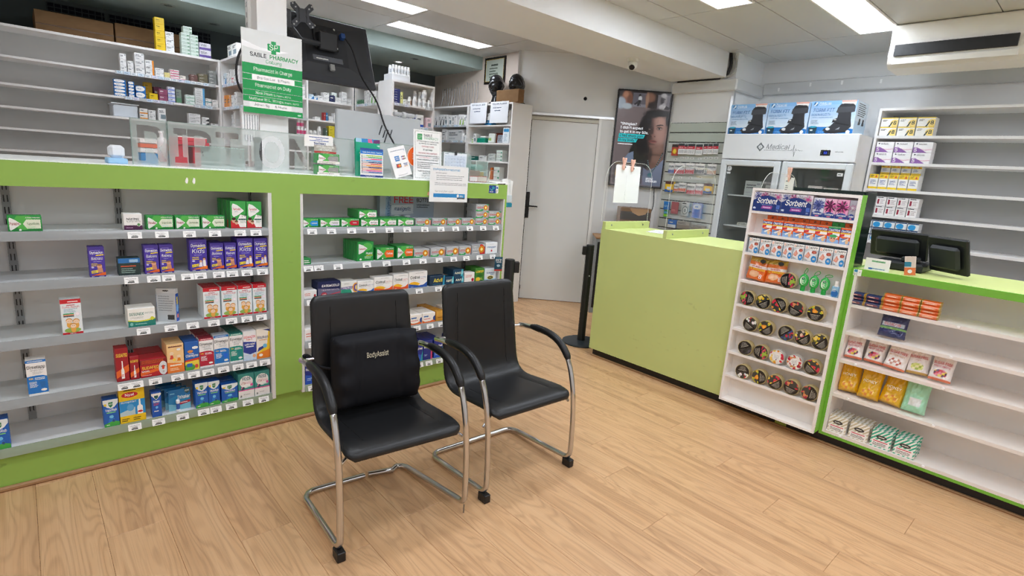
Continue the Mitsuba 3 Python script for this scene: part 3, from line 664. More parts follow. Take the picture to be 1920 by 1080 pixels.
K('ext', 'flat green carton with red lozenge', '#2a9344', .07, pan(C('#c0223a'), 'Extra'))
K('mini', 'flat green carton with plain white label', '#2a9344', .07, pan(W_, 'Mini Caps', DGR))
K('rapid', 'tall square green carton', '#2a9344', .026, lambda F: (F.e(.62, .75, .3, .2, C('#55b552')), F.p([(.08, .86), (.1, .9), (.35, .82), (.62, .66), (.35, .46), (.1, .36), (.08, .4)], C('#eceeea')), F.t('Panadol', .32, .6, .08, C('#a81d30'), .42), F.t('Rapid', .72, .36, .1, W_, .4, shear=.15), F.r(.55, .28, .95, .315, C('#e2c53c')), F.l(.45, .95, .12, .26, 3, C('#bfe0b8')), F.e(.2, .1, .07, .05, W_)))
K('osteo', 'green carton with an orange lozenge', '#2a9344', .12, pan(C('#ec6d2a'), 'Osteo'))
K('nur', 'grey and green carton with orange target', '#a9adaf', .05, nuro())
K('nurq', 'silver carton with an orange target', '#b4b6b8', .12, nuro(False))
K('nurr', 'red and silver carton with an orange target', '#a4a6aa', .024, nuro(False, True))
K('dbab', 'purple baby syrup carton', '#4b3aa2', .055, dym('Babies'))
K('dkid', 'tall purple kids syrup carton', '#4b3aa2', .055, dym('Kids'))
K('dstr', 'pale blue and red carton with drawn children', '#e4edef', .06, dstr, top_col=C('#b8232f'))
K('dimr', 'white and red cough syrup carton', '#efefee', .06, dime(C('#b3263e')), top_col=C('#94283a'))
K('dimb', 'white and blue cough syrup carton', '#efefee', .06, dime(C('#1d74c4')), top_col=C('#cfd9e4'))
K('dimt', 'white and teal cough syrup carton', '#efefee', .06, dime(C('#178a7e')), top_col=C('#1d6f66'))
K('demaz', 'white and navy cold relief syrup carton', '#f0f0f2', .06, lambda F: (F.r(0, .0, 1, .30, C('#c9dcf0')), F.p([(0, .3), (.5, .2), (1, .26), (1, .6), (0, .66)], C('#2b3f92')), F.t('DEMAZIN', .5, .76, .075, C('#cf2d3e'), .88), F.t('kids 6+', .5, .69, .05, C('#d0604a'), .5), F.t('cold relief', .5, .52, .07, W_, .8), F.r(.2, .45, .8, .49, C('#e6ebf6')), F.e(.82, .14, .13, .06, C('#e0b08a')), F.l(.1, .4, .2, .24, 1, W_)))
K('bis', 'white and yellow cough syrup carton', '#f0e9dc', .07, lambda F: (F.p([(0, 0), (1, 0), (1, .3), (.6, .25), (0, .18)], C('#e5822c')), F.p([(0, .18), (.6, .25), (1, .3), (1, .98), (.92, .98), (.8, .5), (.4, .32)], C('#ecc935')), F.p([(.45, .98), (1, .98), (1, .9)], C('#2d3a78')), F.t('Bisolvon', .48, .68, .09, C('#23396e'), .82), F.l(.2, .8, .6, .66, 1, C('#d0a07c')), F.p([(.05, .24), (.15, .38), (.62, .44), (.5, .34)], C('#2d3a86')), F.e(.62, .42, .16, .07, C('#6db6dc')), F.e(.3, .12, .15, .05, C('#f6f0e2'))))
K('sud', 'red carton with a white face', '#b3202c', .10, lambda F: (F.r(0, .72, 1, 1, C('#7c1620')), F.l(.05, .95, .75, .98, 4, C('#d0542c'), .5, .1), F.p([(.0, .12), (.7, .3), (.7, .46), (.0, .3)], C('#e3662b')), F.t('SUDAFED', .38, .46, .16, C('#f0d24a'), .62), F.t('NASAL', .2, .3, .1, W_, .3), F.l(.05, .5, .08, .16, 1, C('#f0b0a0')), F.e(.86, .42, .17, .4, C('#d9dcdd')), F.e(.86, .46, .05, .13, C('#d5452f')), F.r(.78, .5, .83, .54, C('#3a3a3c')), F.r(.89, .5, .94, .54, C('#3a3a3c')), F.r(.82, .2, .9, .23, C('#8a6a6a'))))
K('sudn', 'red and orange nasal spray carton', '#9e1c28', .06, lambda F: (F.p([(0, .1), (1, .3), (1, .5), (0, .3)], C('#e3662b')), F.t('SUDAFED', .5, .74, .1, C('#f0d24a'), .86), F.p([(.38, .08), (.62, .08), (.62, .34), (.55, .4), (.54, .62), (.46, .62), (.45, .4), (.38, .34)], W_), F.l(.4, .6, .14, .22, 2, C('#d24a34'))))
K('oran', "yellow and orange carton with drawn kids", '#f0c88e', .06, lambda F: (F.p([(0, 0), (1, 0), (1, .3), (0, .38)], C('#e77f36')), F.r(.1, .885, .9, .925, C('#7a4a3a')), F.e(.28, .68, .12, .06, C('#f4d8b4')), F.p([(.16, .48), (.4, .48), (.34, .62), (.22, .62)], C('#d2503c')), F.e(.7, .56, .12, .05, C('#f4d8b4')), F.p([(.58, .4), (.82, .4), (.76, .51), (.64, .51)], C('#e58a2e')), F.e(.42, .46, .1, .05, C('#f6cf52')), F.e(.7, .8, .12, .04, W_), F.r(.15, .24, .85, .29, C('#f6e6cf')), F.l(.15, .85, .08, .18, 2, C('#f8d8b0'))))
K('clar', "blue and yellow hayfever carton", '#2360b0', .06, lambda F: (F.r(0, 0, 1, .36, C('#ead24a')), F.e(.3, .1, .4, .12, C('#4f9c46')), F.e(.75, .78, .22, .05, W_), F.e(.4, .66, .2, .05, C('#d98a4a')), F.t('Claratyne', .5, .47, .085, W_, .88, shear=.1), F.l(.3, .8, .56, .6, 1, W_), F.p([(0, .36), (1, .42), (1, .34), (0, .3)], C('#d0402e')), F.r(.12, .12, .5, .24, C('#2a6ab8')), F.e(.8, .12, .12, .07, C('#d24f3f'))))
K('deso', 'white and teal allergy tablet carton', '#f1f1ea', .09, lambda F: (F.p([(0, 0), (1, 0), (1, .36), (.7, .28), (.35, .26), (0, .34)], C('#1f7f72')), F.p([(0, .34), (.35, .26), (.7, .28), (1, .36), (1, .42), (.6, .34), (.3, .33), (0, .4)], C('#d6d84a')), F.t('DESONEX', .32, .62, .15, C('#1f6a62'), .52), F.l(.6, .95, .66, .78, 2, C('#b5c0bc')), F.l(.08, .7, .44, .56, 2, C('#b9bdbb')), F.e(.88, .4, .07, .1, C('#c9cf3c')), F.e(.12, .16, .06, .09, C('#7fc4ba')), F.l(.25, .8, .1, .2, 1, C('#8fc9c0'))))
K('allg', 'white and plum allergy relief carton', '#eeeeec', .06, lambda F: (F.r(0, 0, 1, .3, C('#4a2148')), F.t('NADINE', .5, .62, .12, DGR, .9), F.t('ALLERGY RELIEF', .55, .5, .08, DGR, .8, False), F.e(.8, .34, .11, .11, C('#d8dcd2')), F.e(.8, .34, .08, .08, C('#4f8a52')), F.l(.1, .5, .1, .2, 1, C('#b08ab0'))))
K('dgreen', 'dark green and blue tablet carton', '#22393a', .06, generic((0, .72, 1, 1, C('#2a6fb0')), (.5, .76, .9, .92, C('#9cc4e4')), (.1, .5, .8, .58, C('#b5533c')), lc=C('#7f9a94')))
K('hang', 'blue toothpaste-like carton with a white hanging card', '#1f3f9a', .012, lambda F: (F.r(.55, .02, 1, .82, C('#2a66c8')), F.r(.6, .58, .94, .7, C('#e8cf3c')), F.e(.78, .4, .18, .12, C('#7fb4e6')), F.e(.78, .2, .14, .09, C('#d8786a')), F.r(0, .0, .5, 1, C('#c9ccce')), F.l(.05, .45, .3, .85, 8, C('#a0a4a8')), F.r(.3, .06, .46, .2, C('#3a3a3a')), F.e(.25, .92, .1, .03, C('#2a2a2a'))))
K('nyal', 'yellow and blue nasal spray pack', '#edc51f', .05, lambda F: (F.r(0, .2, 1, .62, C('#2a8fd0')), F.p([(0, .2), (.6, .2), (.6, .42), (0, .3)], C('#b9cfd8')), F.e(.42, .78, .32, .075, C('#c42a34')), F.t('Nyal', .42, .75, .07, W_, .4), F.t('decongestant', .36, .56, .05, W_, .6, False), F.e(.42, .42, .14, .1, C('#5aa6d8')), F.p([(.68, .2), (.9, .2), (.9, .42), (.83, .46), (.82, .62), (.76, .62), (.75, .46), (.68, .42)], W_), F.e(.79, .27, .1, .03, C('#c42a34')), F.r(0, .0, 1, .2, C('#edc51f')), F.l(.05, .4, .04, .14, 2, C('#5a4a1a')), F.l(.5, .9, .04, .14, 2, C('#5a4a1a')), F.l(.2, .8, .88, .94, 1, C('#6a5a1a'))))
K('sinex', 'slim blue nasal spray carton', '#1f57b0', .045, lambda F: (F.p([(0, .88), (.5, .68), (1, .88), (1, .95), (0, .95)], W_), F.p([(.3, .86), (.7, .86), (.7, .78), (.5, .71), (.3, .78)], C('#1f5a5a')), F.t('Sinex', .5, .58, .09, W_, .7), F.l(.2, .8, .46, .56, 2, C('#d24a58')), F.e(.5, .38, .14, .05, C('#6fb4ea')), F.l(.2, .7, .2, .27, 1, W_)))
K('vapo', 'blue and green chest rub carton', '#1f5fb4', .06, vapo)
K('fess', 'teal and white nasal spray carton', '#3a8f88', .06, fess)
K('inh', 'blue inhaler blister card', '#1f6fa6', .003, inhaler, 'blister pack')
K('flat', 'low green carton lying flat', '#2a8a48', .08, lambda F: F.l(.1, .9, .2, .8, 2, W_))
K('maxw', 'white carton with blue logo', '#e9eef2', .10, lambda F: (F.t('maxigesic', .5, .52, .16, C('#2a5a9a'), .8, shear=.12), F.l(.3, .7, .8, .88, 1, C('#b0b8c0')), F.e(.5, .26, .07, .09, C('#c23a4a'))))
K('maxr', 'pale blue carton with yellow seal', '#dfeaf2', .08, lambda F: (F.r(0, 0, 1, .12, C('#9cc4e2')), F.t('maxigesic', .5, .58, .14, C('#2a5a9a'), .8, shear=.12), F.t('rapid', .62, .44, .11, C('#3a78b8'), .4, shear=.15), F.e(.5, .22, .26, .16, C('#f0d02c')), F.e(.5, .22, .22, .13, C('#20343c')), F.t('NEW', .5, .18, .09, C('#f0d02c'), .28)))
K('ease', 'navy and grey cold and flu carton', '#1c2550', .09, lambda F: (F.p([(0, 0), (1, .0), (1, .45), (.6, .5), (0, .58)], C('#6a6a84')), F.t('EASEaCOLD', .56, .66, .15, W_, .78, shear=.15), F.t('Day & Night Cold & Flu', .55, .42, .08, C('#e6d9ee'), .8, False), F.p([(.3, .1), (1, .28), (1, .22), (.3, .04)], C('#c23a4a')), F.e(.27, .16, .13, .15, C('#a8203a')), F.t('200', .27, .11, .1, W_, .18)))
K('gpu', 'white, purple and green carton', '#edeee9', .09, lambda F: (F.p([(0, 0), (.75, 0), (.6, .4), (0, .42)], C('#2f9a7c')), F.p([(0, .42), (.7, .42), (.8, .62), (0, .58)], C('#4a2f8a')), F.t('COMBOGESIC', .38, .465, .1, W_, .68), F.e(.92, .5, .2, .36, C('#e4a03c')), F.e(.94, .5, .14, .27, C('#5a3f9a')), F.e(.96, .5, .08, .18, C('#f2d88a')), F.l(.2, .6, .78, .86, 1, C('#9aa0a0'))))
K('codb', 'white carton with yellow and blue waves', '#f2f1ee', .06, codr(C('#f0b62c'), C('#2f5aa8'), 'Day & Night', C('#4a6ab0')))
K('codo', 'white carton with yellow and orange waves', '#f2f1ee', .06, codr(C('#f2b92e'), C('#e4572a'), 'Cold & Flu', C('#c0392f')))
K('advl', 'large navy carton with yellow lettering', '#12324c', .05, lambda F: (F.t('Advil', .55, .36, .38, C('#f2e04a'), .6, shear=.05), F.r(.2, .12, .75, .17, C('#2f86a8')), F.p([(.86, 0), (1, 0), (1, 1), (.92, 1)], C('#2a8fb0'))))
K('advs', 'small navy and teal painkiller carton', '#14405c', .06, lambda F: (F.t('Advil', .44, .36, .32, C('#eef0d8'), .6, shear=.05), F.p([(.75, 0), (1, 0), (1, 1), (.82, 1)], C('#3aa6b8')), F.p([(.78, .2), (.96, .3), (.9, .8), (.8, .7)], C('#9fdce0'))))
K('redw', 'white carton with a dark red seal', '#efeae6', .06, lambda F: (F.l(.1, .8, .5, .75, 2, C('#c98a8a')), F.e(.82, .24, .13, .18, C('#a8243a'))))
K('lem', 'green and yellow lemon drink carton', '#3d7f2e', .12, lambda F: (F.t('LEMSIP', .5, .66, .16, C('#e23a34'), .86), F.t('LEMSIP', .49, .67, .16, C('#f2e24a'), .86), F.p([(.1, .45), (.5, .6), (.95, .45), (.5, .3)], C('#2a6a2c')), F.e(.32, .16, .26, .16, C('#f2c93a')), F.l(.5, .9, .1, .26, 2, C('#e9dc7a'))))
K('wredt', 'white tablet carton with fine red print', '#edeceb', .08, lambda F: (F.l(.1, .7, .3, .7, 2, C('#d08a80')), F.e(.85, .3, .08, .2, C('#b0303c'))))
K('orn', 'white and orange capsule carton', '#f4efe8', .16, lambda F: (F.p([(0, 0), (1, 0), (1, .5), (.9, .3), (.6, .14), (.2, .12), (0, .3)], C('#e5713a')), F.l(.1, .62, .54, .76, 1, C('#3a6aa8'), .6), F.l(.1, .7, .34, .46, 1, C('#c23a4a')), F.e(.95, .4, .12, .25, C('#2f4a8a'))))
K('must', 'mustard yellow carton', '#c0862a', .03, lambda F: (F.r(0, .5, 1, 1, C('#d6a044')), F.l(.2, .8, .3, .4, 1, C('#5a3a14'))))
K('nic', 'navy nicotine gum carton with teal edge', '#1f2f86', .10, lambda F: (F.p([(.0, 0), (1, 0), (1, .3), (0, .45)], C('#2a5ac0')), F.t('Nicotinell', .5, .62, .12, W_, .9), F.p([(.75, 0), (1, 0), (1, .6), (.85, .3)], C('#2f9fb0')), F.l(.15, .6, .15, .3, 2, C('#a9c4e8'))))
K('nicp', 'navy nicotine gum carton with pink edge', '#202f80', .10, lambda F: (F.t('Nicotinell', .46, .62, .12, W_, .8), F.r(.82, 0, 1, .8, C('#d0467a')), F.l(.1, .5, .2, .3, 2, C('#a9c4e8'))))
SHN = ['top', 'second', 'middle', 'fourth', 'bottom']
BAYN = ['outer bay', 'bay behind chairs']
def row(bay, si, entries, z, shelf, extra_t=()):
    """entries: kind, x0, w, h[, how many deep, z lift, yshift]"""
    place = f'{SHN[si]} shelf, {BAYN[bay]}'; ref = 'the post'; xs = []
    for e in entries:
        k, x0, w, h = e[:4]; deep = e[4] if len(e) > 4 else 1; lift = e[5] if len(e) > 5 else 0; ys = e[6] if len(e) > 6 else 0
        desc, base, d, front, cat, x = KD[k]; w_ = w - .0015
        for j in range(deep):
            y = YA + .0165 + ys + j * (d + .001)
            if y + d > 3.118: break
            m = carton_ply((k, round(w_, 3), round(h, 3)), w_, d, h, base, front, **x)
            dj = desc if (j == 0 and not lift) else (('stacked upper ' + short(desc)) if lift and j == 0 else f'{short(desc)} {["", "one", "two", "three", "four", "five", "six", "seven", "eight", "nine"][j]} back')
            item(('syrup_carton' if 'syrup' in desc else 'medicine_box') if cat != 'blister pack' else 'blister_pack', m, T().translate([x0 + (0 if deep < 3 else -.0025 * j), y, z + lift + .0003]), dj, cat, place, ref, abs(x0 - 1.0), 'medicine packs on the counter shelves')
        if not lift: xs.append(x0 + w / 2)
    tickets(shelf, z, xs + list(extra_t))
row(0, 0, [('allg', .322, .069, .072), ('supp', .405, .106, .0625), ('supp', .515, .104, .0625), ('supp', .622, .104, .0625), ('kid15', .750, .072, .134, 4), ('kid15', .824, .071, .133)], 1.094, B1[0])
row(0, 1, [('dgreen', .290, .082, .077), ('dbab', .387, .057, .132), ('dbab', .446, .055, .132), ('dkid', .567, .074, .152), ('dbab', .653, .061, .132, 2), ('dbab', .717, .054, .131), ('dkid', .775, .074, .153, 2), ('dkid', .852, .067, .151)], .893, B1[1], (.55,))
row(0, 2, [('deso', .309, .106, .086), ('dstr', .614, .075, .155, 2), ('dstr', .695, .073, .154, 2), ('dstr', .770, .068, .154, 2), ('dstr', .841, .067, .154)], .652, B1[2], (.47, .56))
row(0, 3, [('sudn', .250, .050, .158), ('sudn', .302, .036, .112), ('sud', .340, .107, .085, 1), ('oran', .448, .072, .145, 2), ('clar', .522, .062, .145, 2), ('dimr', .585, .064, .152, 3), ('dimb', .651, .069, .157), ('dimt', .722, .064, .157, 3), ('demaz', .787, .0645, .160, 2), ('bis', .852, .068, .162, 2)], .402, B1[3])
item('medicine_box', carton(.105, .10, .085, KD['sud'][1], KD['sud'][3]).ply('mat_print'), T().translate([.342, YA + .12, .402]), 'red nasal decongestant carton pushed to the back', 'medicine box', 'fourth shelf, ' + BAYN[0], 'the green post', 0, 'medicine packs on the counter shelves')
item('medicine_box', carton(.085, .028, .16, C('#c9ccce'), lambda F: (F.r(.02, .02, .98, .86, C('#bfc4c8')), F.l(.1, .9, .3, .8, 7, C('#9aa0a6')), F.r(.55, .05, .9, .2, C('#3a3a3a')), F.e(.5, .93, .16, .02, C('#2a2a2a'))), lambda F: (F.r(0, 0, 1, .84, C('#1f4fae')), F.r(.3, .5, .7, .74, C('#e8cf3c')), F.e(.5, .4, .36, .12, C('#7fb4e6')), F.e(.5, .16, .3, .07, C('#d8786a')))).ply('mat_print'),
     T().translate([.43, YA + .078, .6525]) @ T().rotate([0, 0, 1], -34), 'blue carton on white hanging card turned sideways', 'medicine box', 'middle shelf, ' + BAYN[0], 'the green post', 0)
row(0, 4, [('nyal', .250, .100, .175), ('sinex', .374, .041, .126), ('inh', .447, .096, .108, 1, 0, .03), ('vapo', .558, .058, .13), ('vapo', .616, .053, .128), ('vapo', .676, .078, .098, 2), ('fess', .756, .079, .138, 3), ('fess', .836, .078, .137, 3)], .195, B1[4])
for j in range(3):
    item('blister_pack', carton_ply(('inh', .095, .108), .0945, .003, .108, KD['inh'][1], inhaler), T().translate([.437 - .012 * j, YA + .07 + .045 * j, .1955]) @ T().rotate([1, 0, 0], -6), f'blue inhaler blister card {ORD[j + 1]} in its row', 'blister pack', 'bottom shelf, ' + BAYN[0], '', 0, 'medicine packs on the counter shelves')
ib = MB().lathe([(0, 0), (.009, 0), (.009, .012), (.0075, .014), (.0075, .046), (.009, .048), (.009, .060), (.006, .064), (0, .065)], C('#e9edf2'), 16); ib.lathe([(.0078, .015), (.0078, .045)], C('#2f5fae'), 16)
put('inhaler_stick', ib, 'mat_gloss', M=T().translate([.482, YA + .022, .196]), label='white and blue inhaler stick standing before the blue blister cards', cat='inhaler')
row(1, 0, [('opt', 1.100, .088, .046), ('tab', 1.192, .118, .046), ('ext', 1.312, .114, .046), ('mini', 1.430, .117, .046, 2), ('mini', 1.417, .118, .047, 2, .0465), ('mini', 1.549, .118, .046, 2), ('mini', 1.669, .118, .046, 2)] +
    [('nur', x, .112, .0465) for x in (1.797, 1.918, 2.034, 2.150, 2.263, 2.376)] + [('nur', 2.263, .112, .0465, 1, .047), ('nur', 2.376, .112, .0465, 1, .047)], 1.094, B2[0])
for j in (0, 1): item('medicine_box', carton_ply(('nurtop', j), .111, .05, .0465, KD['nur'][1], KD['nur'][3]), T().translate([2.262, YA + .0165 + .052 * j, 1.094 + .0945]), ('topmost grey carton of the stack of three' if j == 0 else 'grey carton behind the topmost of the stack of three'), 'medicine box', 'top shelf, ' + BAYN[1], '', 0, 'medicine packs on the counter shelves')
for j in (1, 2):
    item('medicine_box', carton_ply(('nurb', 0), .111, .05, .0465, KD['nur'][1], KD['nur'][3]), T().translate([2.263, YA + .0165 + .052, 1.0943 + .047 * (j - 1)]), f'{"lower" if j == 1 else "upper"} grey carton hidden behind the stack of three', 'medicine box', 'top shelf, ' + BAYN[1], '', 0, 'medicine packs on the counter shelves')
row(1, 1, [('flat', 1.10, .045, .033), ('rapid', 1.413, .104, .113, 6), ('osteo', 1.533, .121, .075), ('osteo', 1.671, .118, .079), ('nurq', 1.793, .112, .056), ('nurq', 1.916, .111, .058), ('nurq', 2.036, .1, .06, 2), ('nurq', 2.141, .098, .06, 2), ('nurr', 2.245, .116, .068, 8), ('maxw', 2.367, .108, .078)], .893, B2[1], (1.18, 1.29))
row(1, 2, [('wredt', 1.100, .076, .046), ('ease', 1.181, .132, .087), ('gpu', 1.316, .098, .078), ('codb', 1.417, .105, .073), ('codo', 1.524, .125, .088), ('codo', 1.652, .106, .096), ('codb', 1.761, .137, .104), ('advl', 1.917, .118, .064), ('advs', 2.037, .072, .05), ('advs', 2.113, .078, .047), ('advs', 2.100, .085, .047, 2, .048), ('redw', 2.196, .088, .068), ('lem', 2.288, .080, .092), ('maxr', 2.371, .108, .084)], .702, B2[2])
row(1, 3, [('wredt', 1.105, .08, .07), ('orn', 1.68, .09, .065), ('orn', 1.778, .09, .066), ('orn', 1.872, .1, .066), ('must', 1.978, .07, .068, 8), ('orn', 2.08, .09, .066), ('must', 2.2, .07, .07, 3)], .457, B2[3])
row(1, 4, [('nic', 1.106, .07, .13), ('nic', 1.72, .07, .13), ('nic', 1.82, .066, .13, 2), ('nicp', 1.889, .072, .131, 2), ('nic', 1.972, .072, .124, 2), ('nicp', 2.1, .07, .13), ('nic', 2.25, .07, .13)], .20, B2[4])
for i, x in enumerate((-.42, -.30, -.18, -.05, .08, .19)):   # the bay runs on to the left of the picture
    for si, k, w, h in ((0, 'supp', .104, .0625), (1, 'dbab', .056, .132), (2, 'dstr', .07, .154), (3, 'dimb', .066, .157), (4, 'vapo', .058, .13)):
        desc, base, d, front, cat, xx = KD[k]
        if (i + si) % 3: continue
        item('medicine_box', carton_ply((k, round(w - .0015, 3), round(h, 3)), w - .0015, d, h, base, front), T().translate([x, YA + .0165, BAY1[si] + .0003]), short(desc) + ' out of frame', cat, f'{SHN[si]} shelf, {BAYN[0]}', 'the post', -x, 'medicine packs outside the picture')
# cardboard display box pushed behind the grey cartons
def free_box(F):
    F.r(0, 0, .17, 1, C('#b9c6d4')); F.p([(.1, .0), (.17, 0), (.17, 1), (.1, 1)], C('#8fb0cf')); F.t('FREE', .42, .62, .22, C('#c22f3c'), .44); F.t('BOTTLE', .80, .66, .12, DGR, .28); F.l(.66, .96, .46, .6, 2, C('#4a5a6a')); F.p([(.2, .24), (.6, .28), (.6, .58), (.2, .54)], C('#c9d3dc')); F.t('maxigesic', .40, .38, .12, C('#2a4f7a'), .3, shear=.15); F.e(.3, .2, .05, .04, C('#dfe6ea')); F.e(.4, .2, .03, .05, C('#8a8f94')); F.e(.5, .2, .05, .04, C('#dfe6ea'))
    F.p([(.55, .02), (1, .02), (1, .14), (.58, .14), (.55, .1)], C('#c22f3c')); F.l(.6, .95, .05, .1, 1, W_)
cbx = carton(.40, .04, .2, C('#9fb0c0'), free_box); frv = ((.02, -.0004, .185), (0, 0, -1), (1, 0, 0))
cbx.text(((.03, 0, .02), (0, 0, 1), (-1, 0, 0)), 'maxigesic', 0, -.045, .03, C('#1f4f8a'), w=.15, lay=4, al='l')
put('display_box', cbx, 'mat_print', M=T().translate([1.655, 3.065, 1.0945]), label='grey blue display box with red lettering at the back of the top counter shelf', cat='display box')
# ================================================================ ON THE MEDICINE COUNTER
ZT = 1.3766
def sheet(w, h, t, col, art=None, back=None):
    """a printed sheet standing in the xz plane, its face towards -y"""
    m = MB().box(0, w, 0, t, 0, h, col)
    if art: art(Face(m, ((0, 0, 0), (1, 0, 0), (0, 0, 1)), w, h))
    return m
def text_poly(s, h):
    t = flat_text(s, True); return affinity.scale(shapely.union_all([Polygon(q).buffer(.004) for q in t]), h, h, origin=(0, 0))
def film(x0, x1, z0, z1, y, cut):
    p = sbox(x0, z0, x1, z1)
    for c in cut: p = p.difference(c)
    return MB().poly(((0, y, 0), (1, 0, 0), (0, 0, 1)), p, W_, 0)
PANES = [(.382, .517, [('R', .405, .105)], 'short frosted glass pane at the cut end of the screen with a clear letter R'), (.522, 1.205, [('I', .545, .05), ('P', .60, .1), ('T', .72, .1), ('I', .85, .04), ('O', .915, .125), ('N', 1.065, .115)], 'long frosted glass pane with clear letters beside the pillar'), (1.209, 1.83, [('S', 1.225, .105)], 'frosted glass pane behind the leaflet stands')]
for x0, x1, lets, lab in PANES:
    t = thing('glass_screen', lab, 'glass screen', 'frosted panes on the medicine counter')
    cut = []
    for ch, lx, lw in lets:
        q = text_poly(ch, .145); b = q.bounds
        cut.append(affinity.translate(affinity.scale(q, lw / (b[2] - b[0]), 1, origin=(b[0], 0)), lx - b[0], 1.400))
    put('pane', MB().quad((x0, 2.952, ZT), (x1, 2.952, ZT), (x1, 2.952, 1.575), (x0, 2.952, 1.575), W_), 'mat_glass', t)
    put('frosted_film', film(x0, x1, ZT, 1.575, 2.950, cut), 'mat_frost', t)
    put('glass_edge', MB().box(x0, x1, 2.947, 2.955, 1.5745, 1.5765, C('#8fa69e')), 'mat_gloss', t)
    for xe in (x0, x1): put('glass_edge', MB().box(xe - .0012, xe + .0012, 2.947, 2.955, ZT, 1.575, C('#7d948c')), 'mat_gloss', t)
t = thing('leaflet_rack', 'pale aqua acrylic leaflet rack with keyhole slots leaning on the frosted glass', 'leaflet rack')
kh = [Point(x, 1.437).buffer(.006).union(sbox(x - .0025, 1.437, x + .0025, 1.453)) for x in (.652, .815)]
put('panel', film(.62, .835, ZT, 1.478, 2.915, kh), 'mat_tint', t)
put('top_edge', MB().box(.62, .835, 2.9135, 2.9165, 1.477, 1.479, C('#b5d2ca')), 'mat_gloss', t)
# behind the glass
for i, (x, w, z, h, col, lab) in enumerate([(.575, .06, ZT, .10, '#c32a3c', 'red magazine file behind the frosted glass next to the cut letter I'), (.655, .034, ZT, .095, '#b8283a', 'narrow red file behind the frosted glass under the letter P')]):
    put('document_file', MB().rbox(x, x + w, 3.12, 3.32, z, z + h, C(col), .002), 'mat_satin', label=lab, cat='document file')
rb = MB().rbox(.583, .725, 3.1, 3.33, 1.478, 1.496, C('#c32a3c'), .003).rbox(.592, .715, 3.1, 3.33, 1.4965, 1.514, C('#c9303f'), .003).box(.588, .718, 3.11, 3.32, 1.5142, 1.519, C('#efefec'))
put('red_folders', rb, 'mat_satin', label='stack of two red folders with paper on top behind the frosted glass', cat='folders')
put('pump_bottle', MB().lathe([(0, 0), (.026, 0), (.027, .1), (.02, .125), (.009, .135), (.009, .15), (.014, .155), (.014, .165), (0, .166)], W_, 20), 'mat_gloss', M=at(.575, 3.42, ZT), label='white pump bottle behind the glass beside the red folders', cat='bottle')
for i, (z, col) in enumerate(((ZT, '#2f7fb6'), (1.43, '#e9e6e2'), (1.452, '#d96a4a'), (1.474, '#e8ded8'))):
    put('carton_flat', MB().rbox(.445, .515, 3.18, 3.28, z, z + (.05 if i == 0 else .019), C(col), .001), 'mat_print', label=['blue carton at the bottom of the pile behind the letter R', 'white carton above the blue one behind the letter R', 'orange carton in the pile behind the letter R', 'topmost pale carton of the pile behind the letter R'][i], cat='medicine box')
cr = MB().rbox(.925, .962, 3.05, 3.075, ZT, 1.545, C('#2a2d30'), .006); Face(cr, ((.925, 3.05, ZT), (1, 0, 0), (0, 0, 1)), .037, .168).r(.2, .6, .8, .85, C('#555c60')).l(.2, .8, .1, .5, 4, C('#777c80'))
put('card_reader', cr, 'mat_satin', label='upright dark card reader behind the frosted glass', cat='card reader')
put('tissue_box', MB().rbox(.29, .362, 2.93, 3.04, ZT, 1.40, C('#9cc6e6'), .004).rbox(.300, .356, 2.95, 3.03, 1.4002, 1.455, C('#e4e9ee'), .012), 'mat_matte', label='white tissue pack in a pale blue box at the cut end of the glass', cat='tissue box')
pg = MB().box(.9, .985, 3.17, 3.1995, 1.50, 1.69, C('#e4e4e2')); Face(pg, ((.9, 3.17, 1.5), (1, 0, 0), (0, 0, 1)), .085, .19).l(.1, .9, .1, .9, 1, W_); [pg.rect(((.9, 3.17, 1.5), (1, 0, 0), (0, 0, 1)), .012 + .013 * i, .02, .016 + .013 * i, .16, C('#8a8e92'), 2) for i in range(6)]
# name sign on the pillar
def name_sign(F):
    G = C('#12934a'); F.r(0, 0, 1, .6, C('#d9dcda')); F.p([(0, .86), (.3, .80), (.78, .80), (.6, .765), (.2, .77), (0, .79)], C('#f2f3f3'))
    F.r(.475, .745, .555, .90, C('#1f9a54')); F.r(.415, .785, .62, .865, C('#1f9a54')); F.t('SP', .515, .795, .065, W_, .3, False)
    F.t('SABLE', .26, .685, .047, C('#23262a'), .29); F.t('PHARMACY', .69, .685, .047, C('#1d8a48'), .49); F.t('Coburg', .51, .625, .042, C('#2f9a5c'), .3, False)
    F.r(0, .475, 1, .60, G); F.t('Pharmacist in Charge', .5, .515, .045, W_, .64, False)
    F.r(0, .405, 1, .468, G); F.r(.15, .40, .86, .47, W_); F.t('Wai San Lee   B.Pharm', .5, .42, .032, DGR, .54, False)
    F.r(0, .285, 1, .398, G); F.t('Pharmacist on Duty', .5, .325, .043, W_, .6, False); F.r(0, .215, 1, .28, G); F.t('Nina Pham', .34, .235, .034, W_, .27, False); F.t('B. Pharm., M.P.S.', .65, .235, .022, W_, .3, False)
    F.r(0, .14, 1, .208, G); F.t('Matthew W.L. Wong', .36, .16, .034, W_, .53, False); F.t('B. Pharm., M.P.S.', .79, .16, .022, W_, .3, False)
    F.r(0, .075, 1, .133, C('#dfe1e0')); F.r(.1, .07, .8, .135, W_); F.t('Adrien Ng', .3, .09, .032, DGR, .24, False); F.t('B.Pharm', .62, .09, .03, DGR, .2, False); F.r(0, 0, 1, .068, G); F.r(.91, .02, .97, .04, C('#bfe6cc'))
t = thing('pharmacy_sign', 'hanging white and green pharmacy name sign in front of the pillar', 'sign')
put('board', sheet(.309, .414, .008, C('#d9dcda'), name_sign), 'mat_print', t, M=at(.906, 3.155, 1.671))
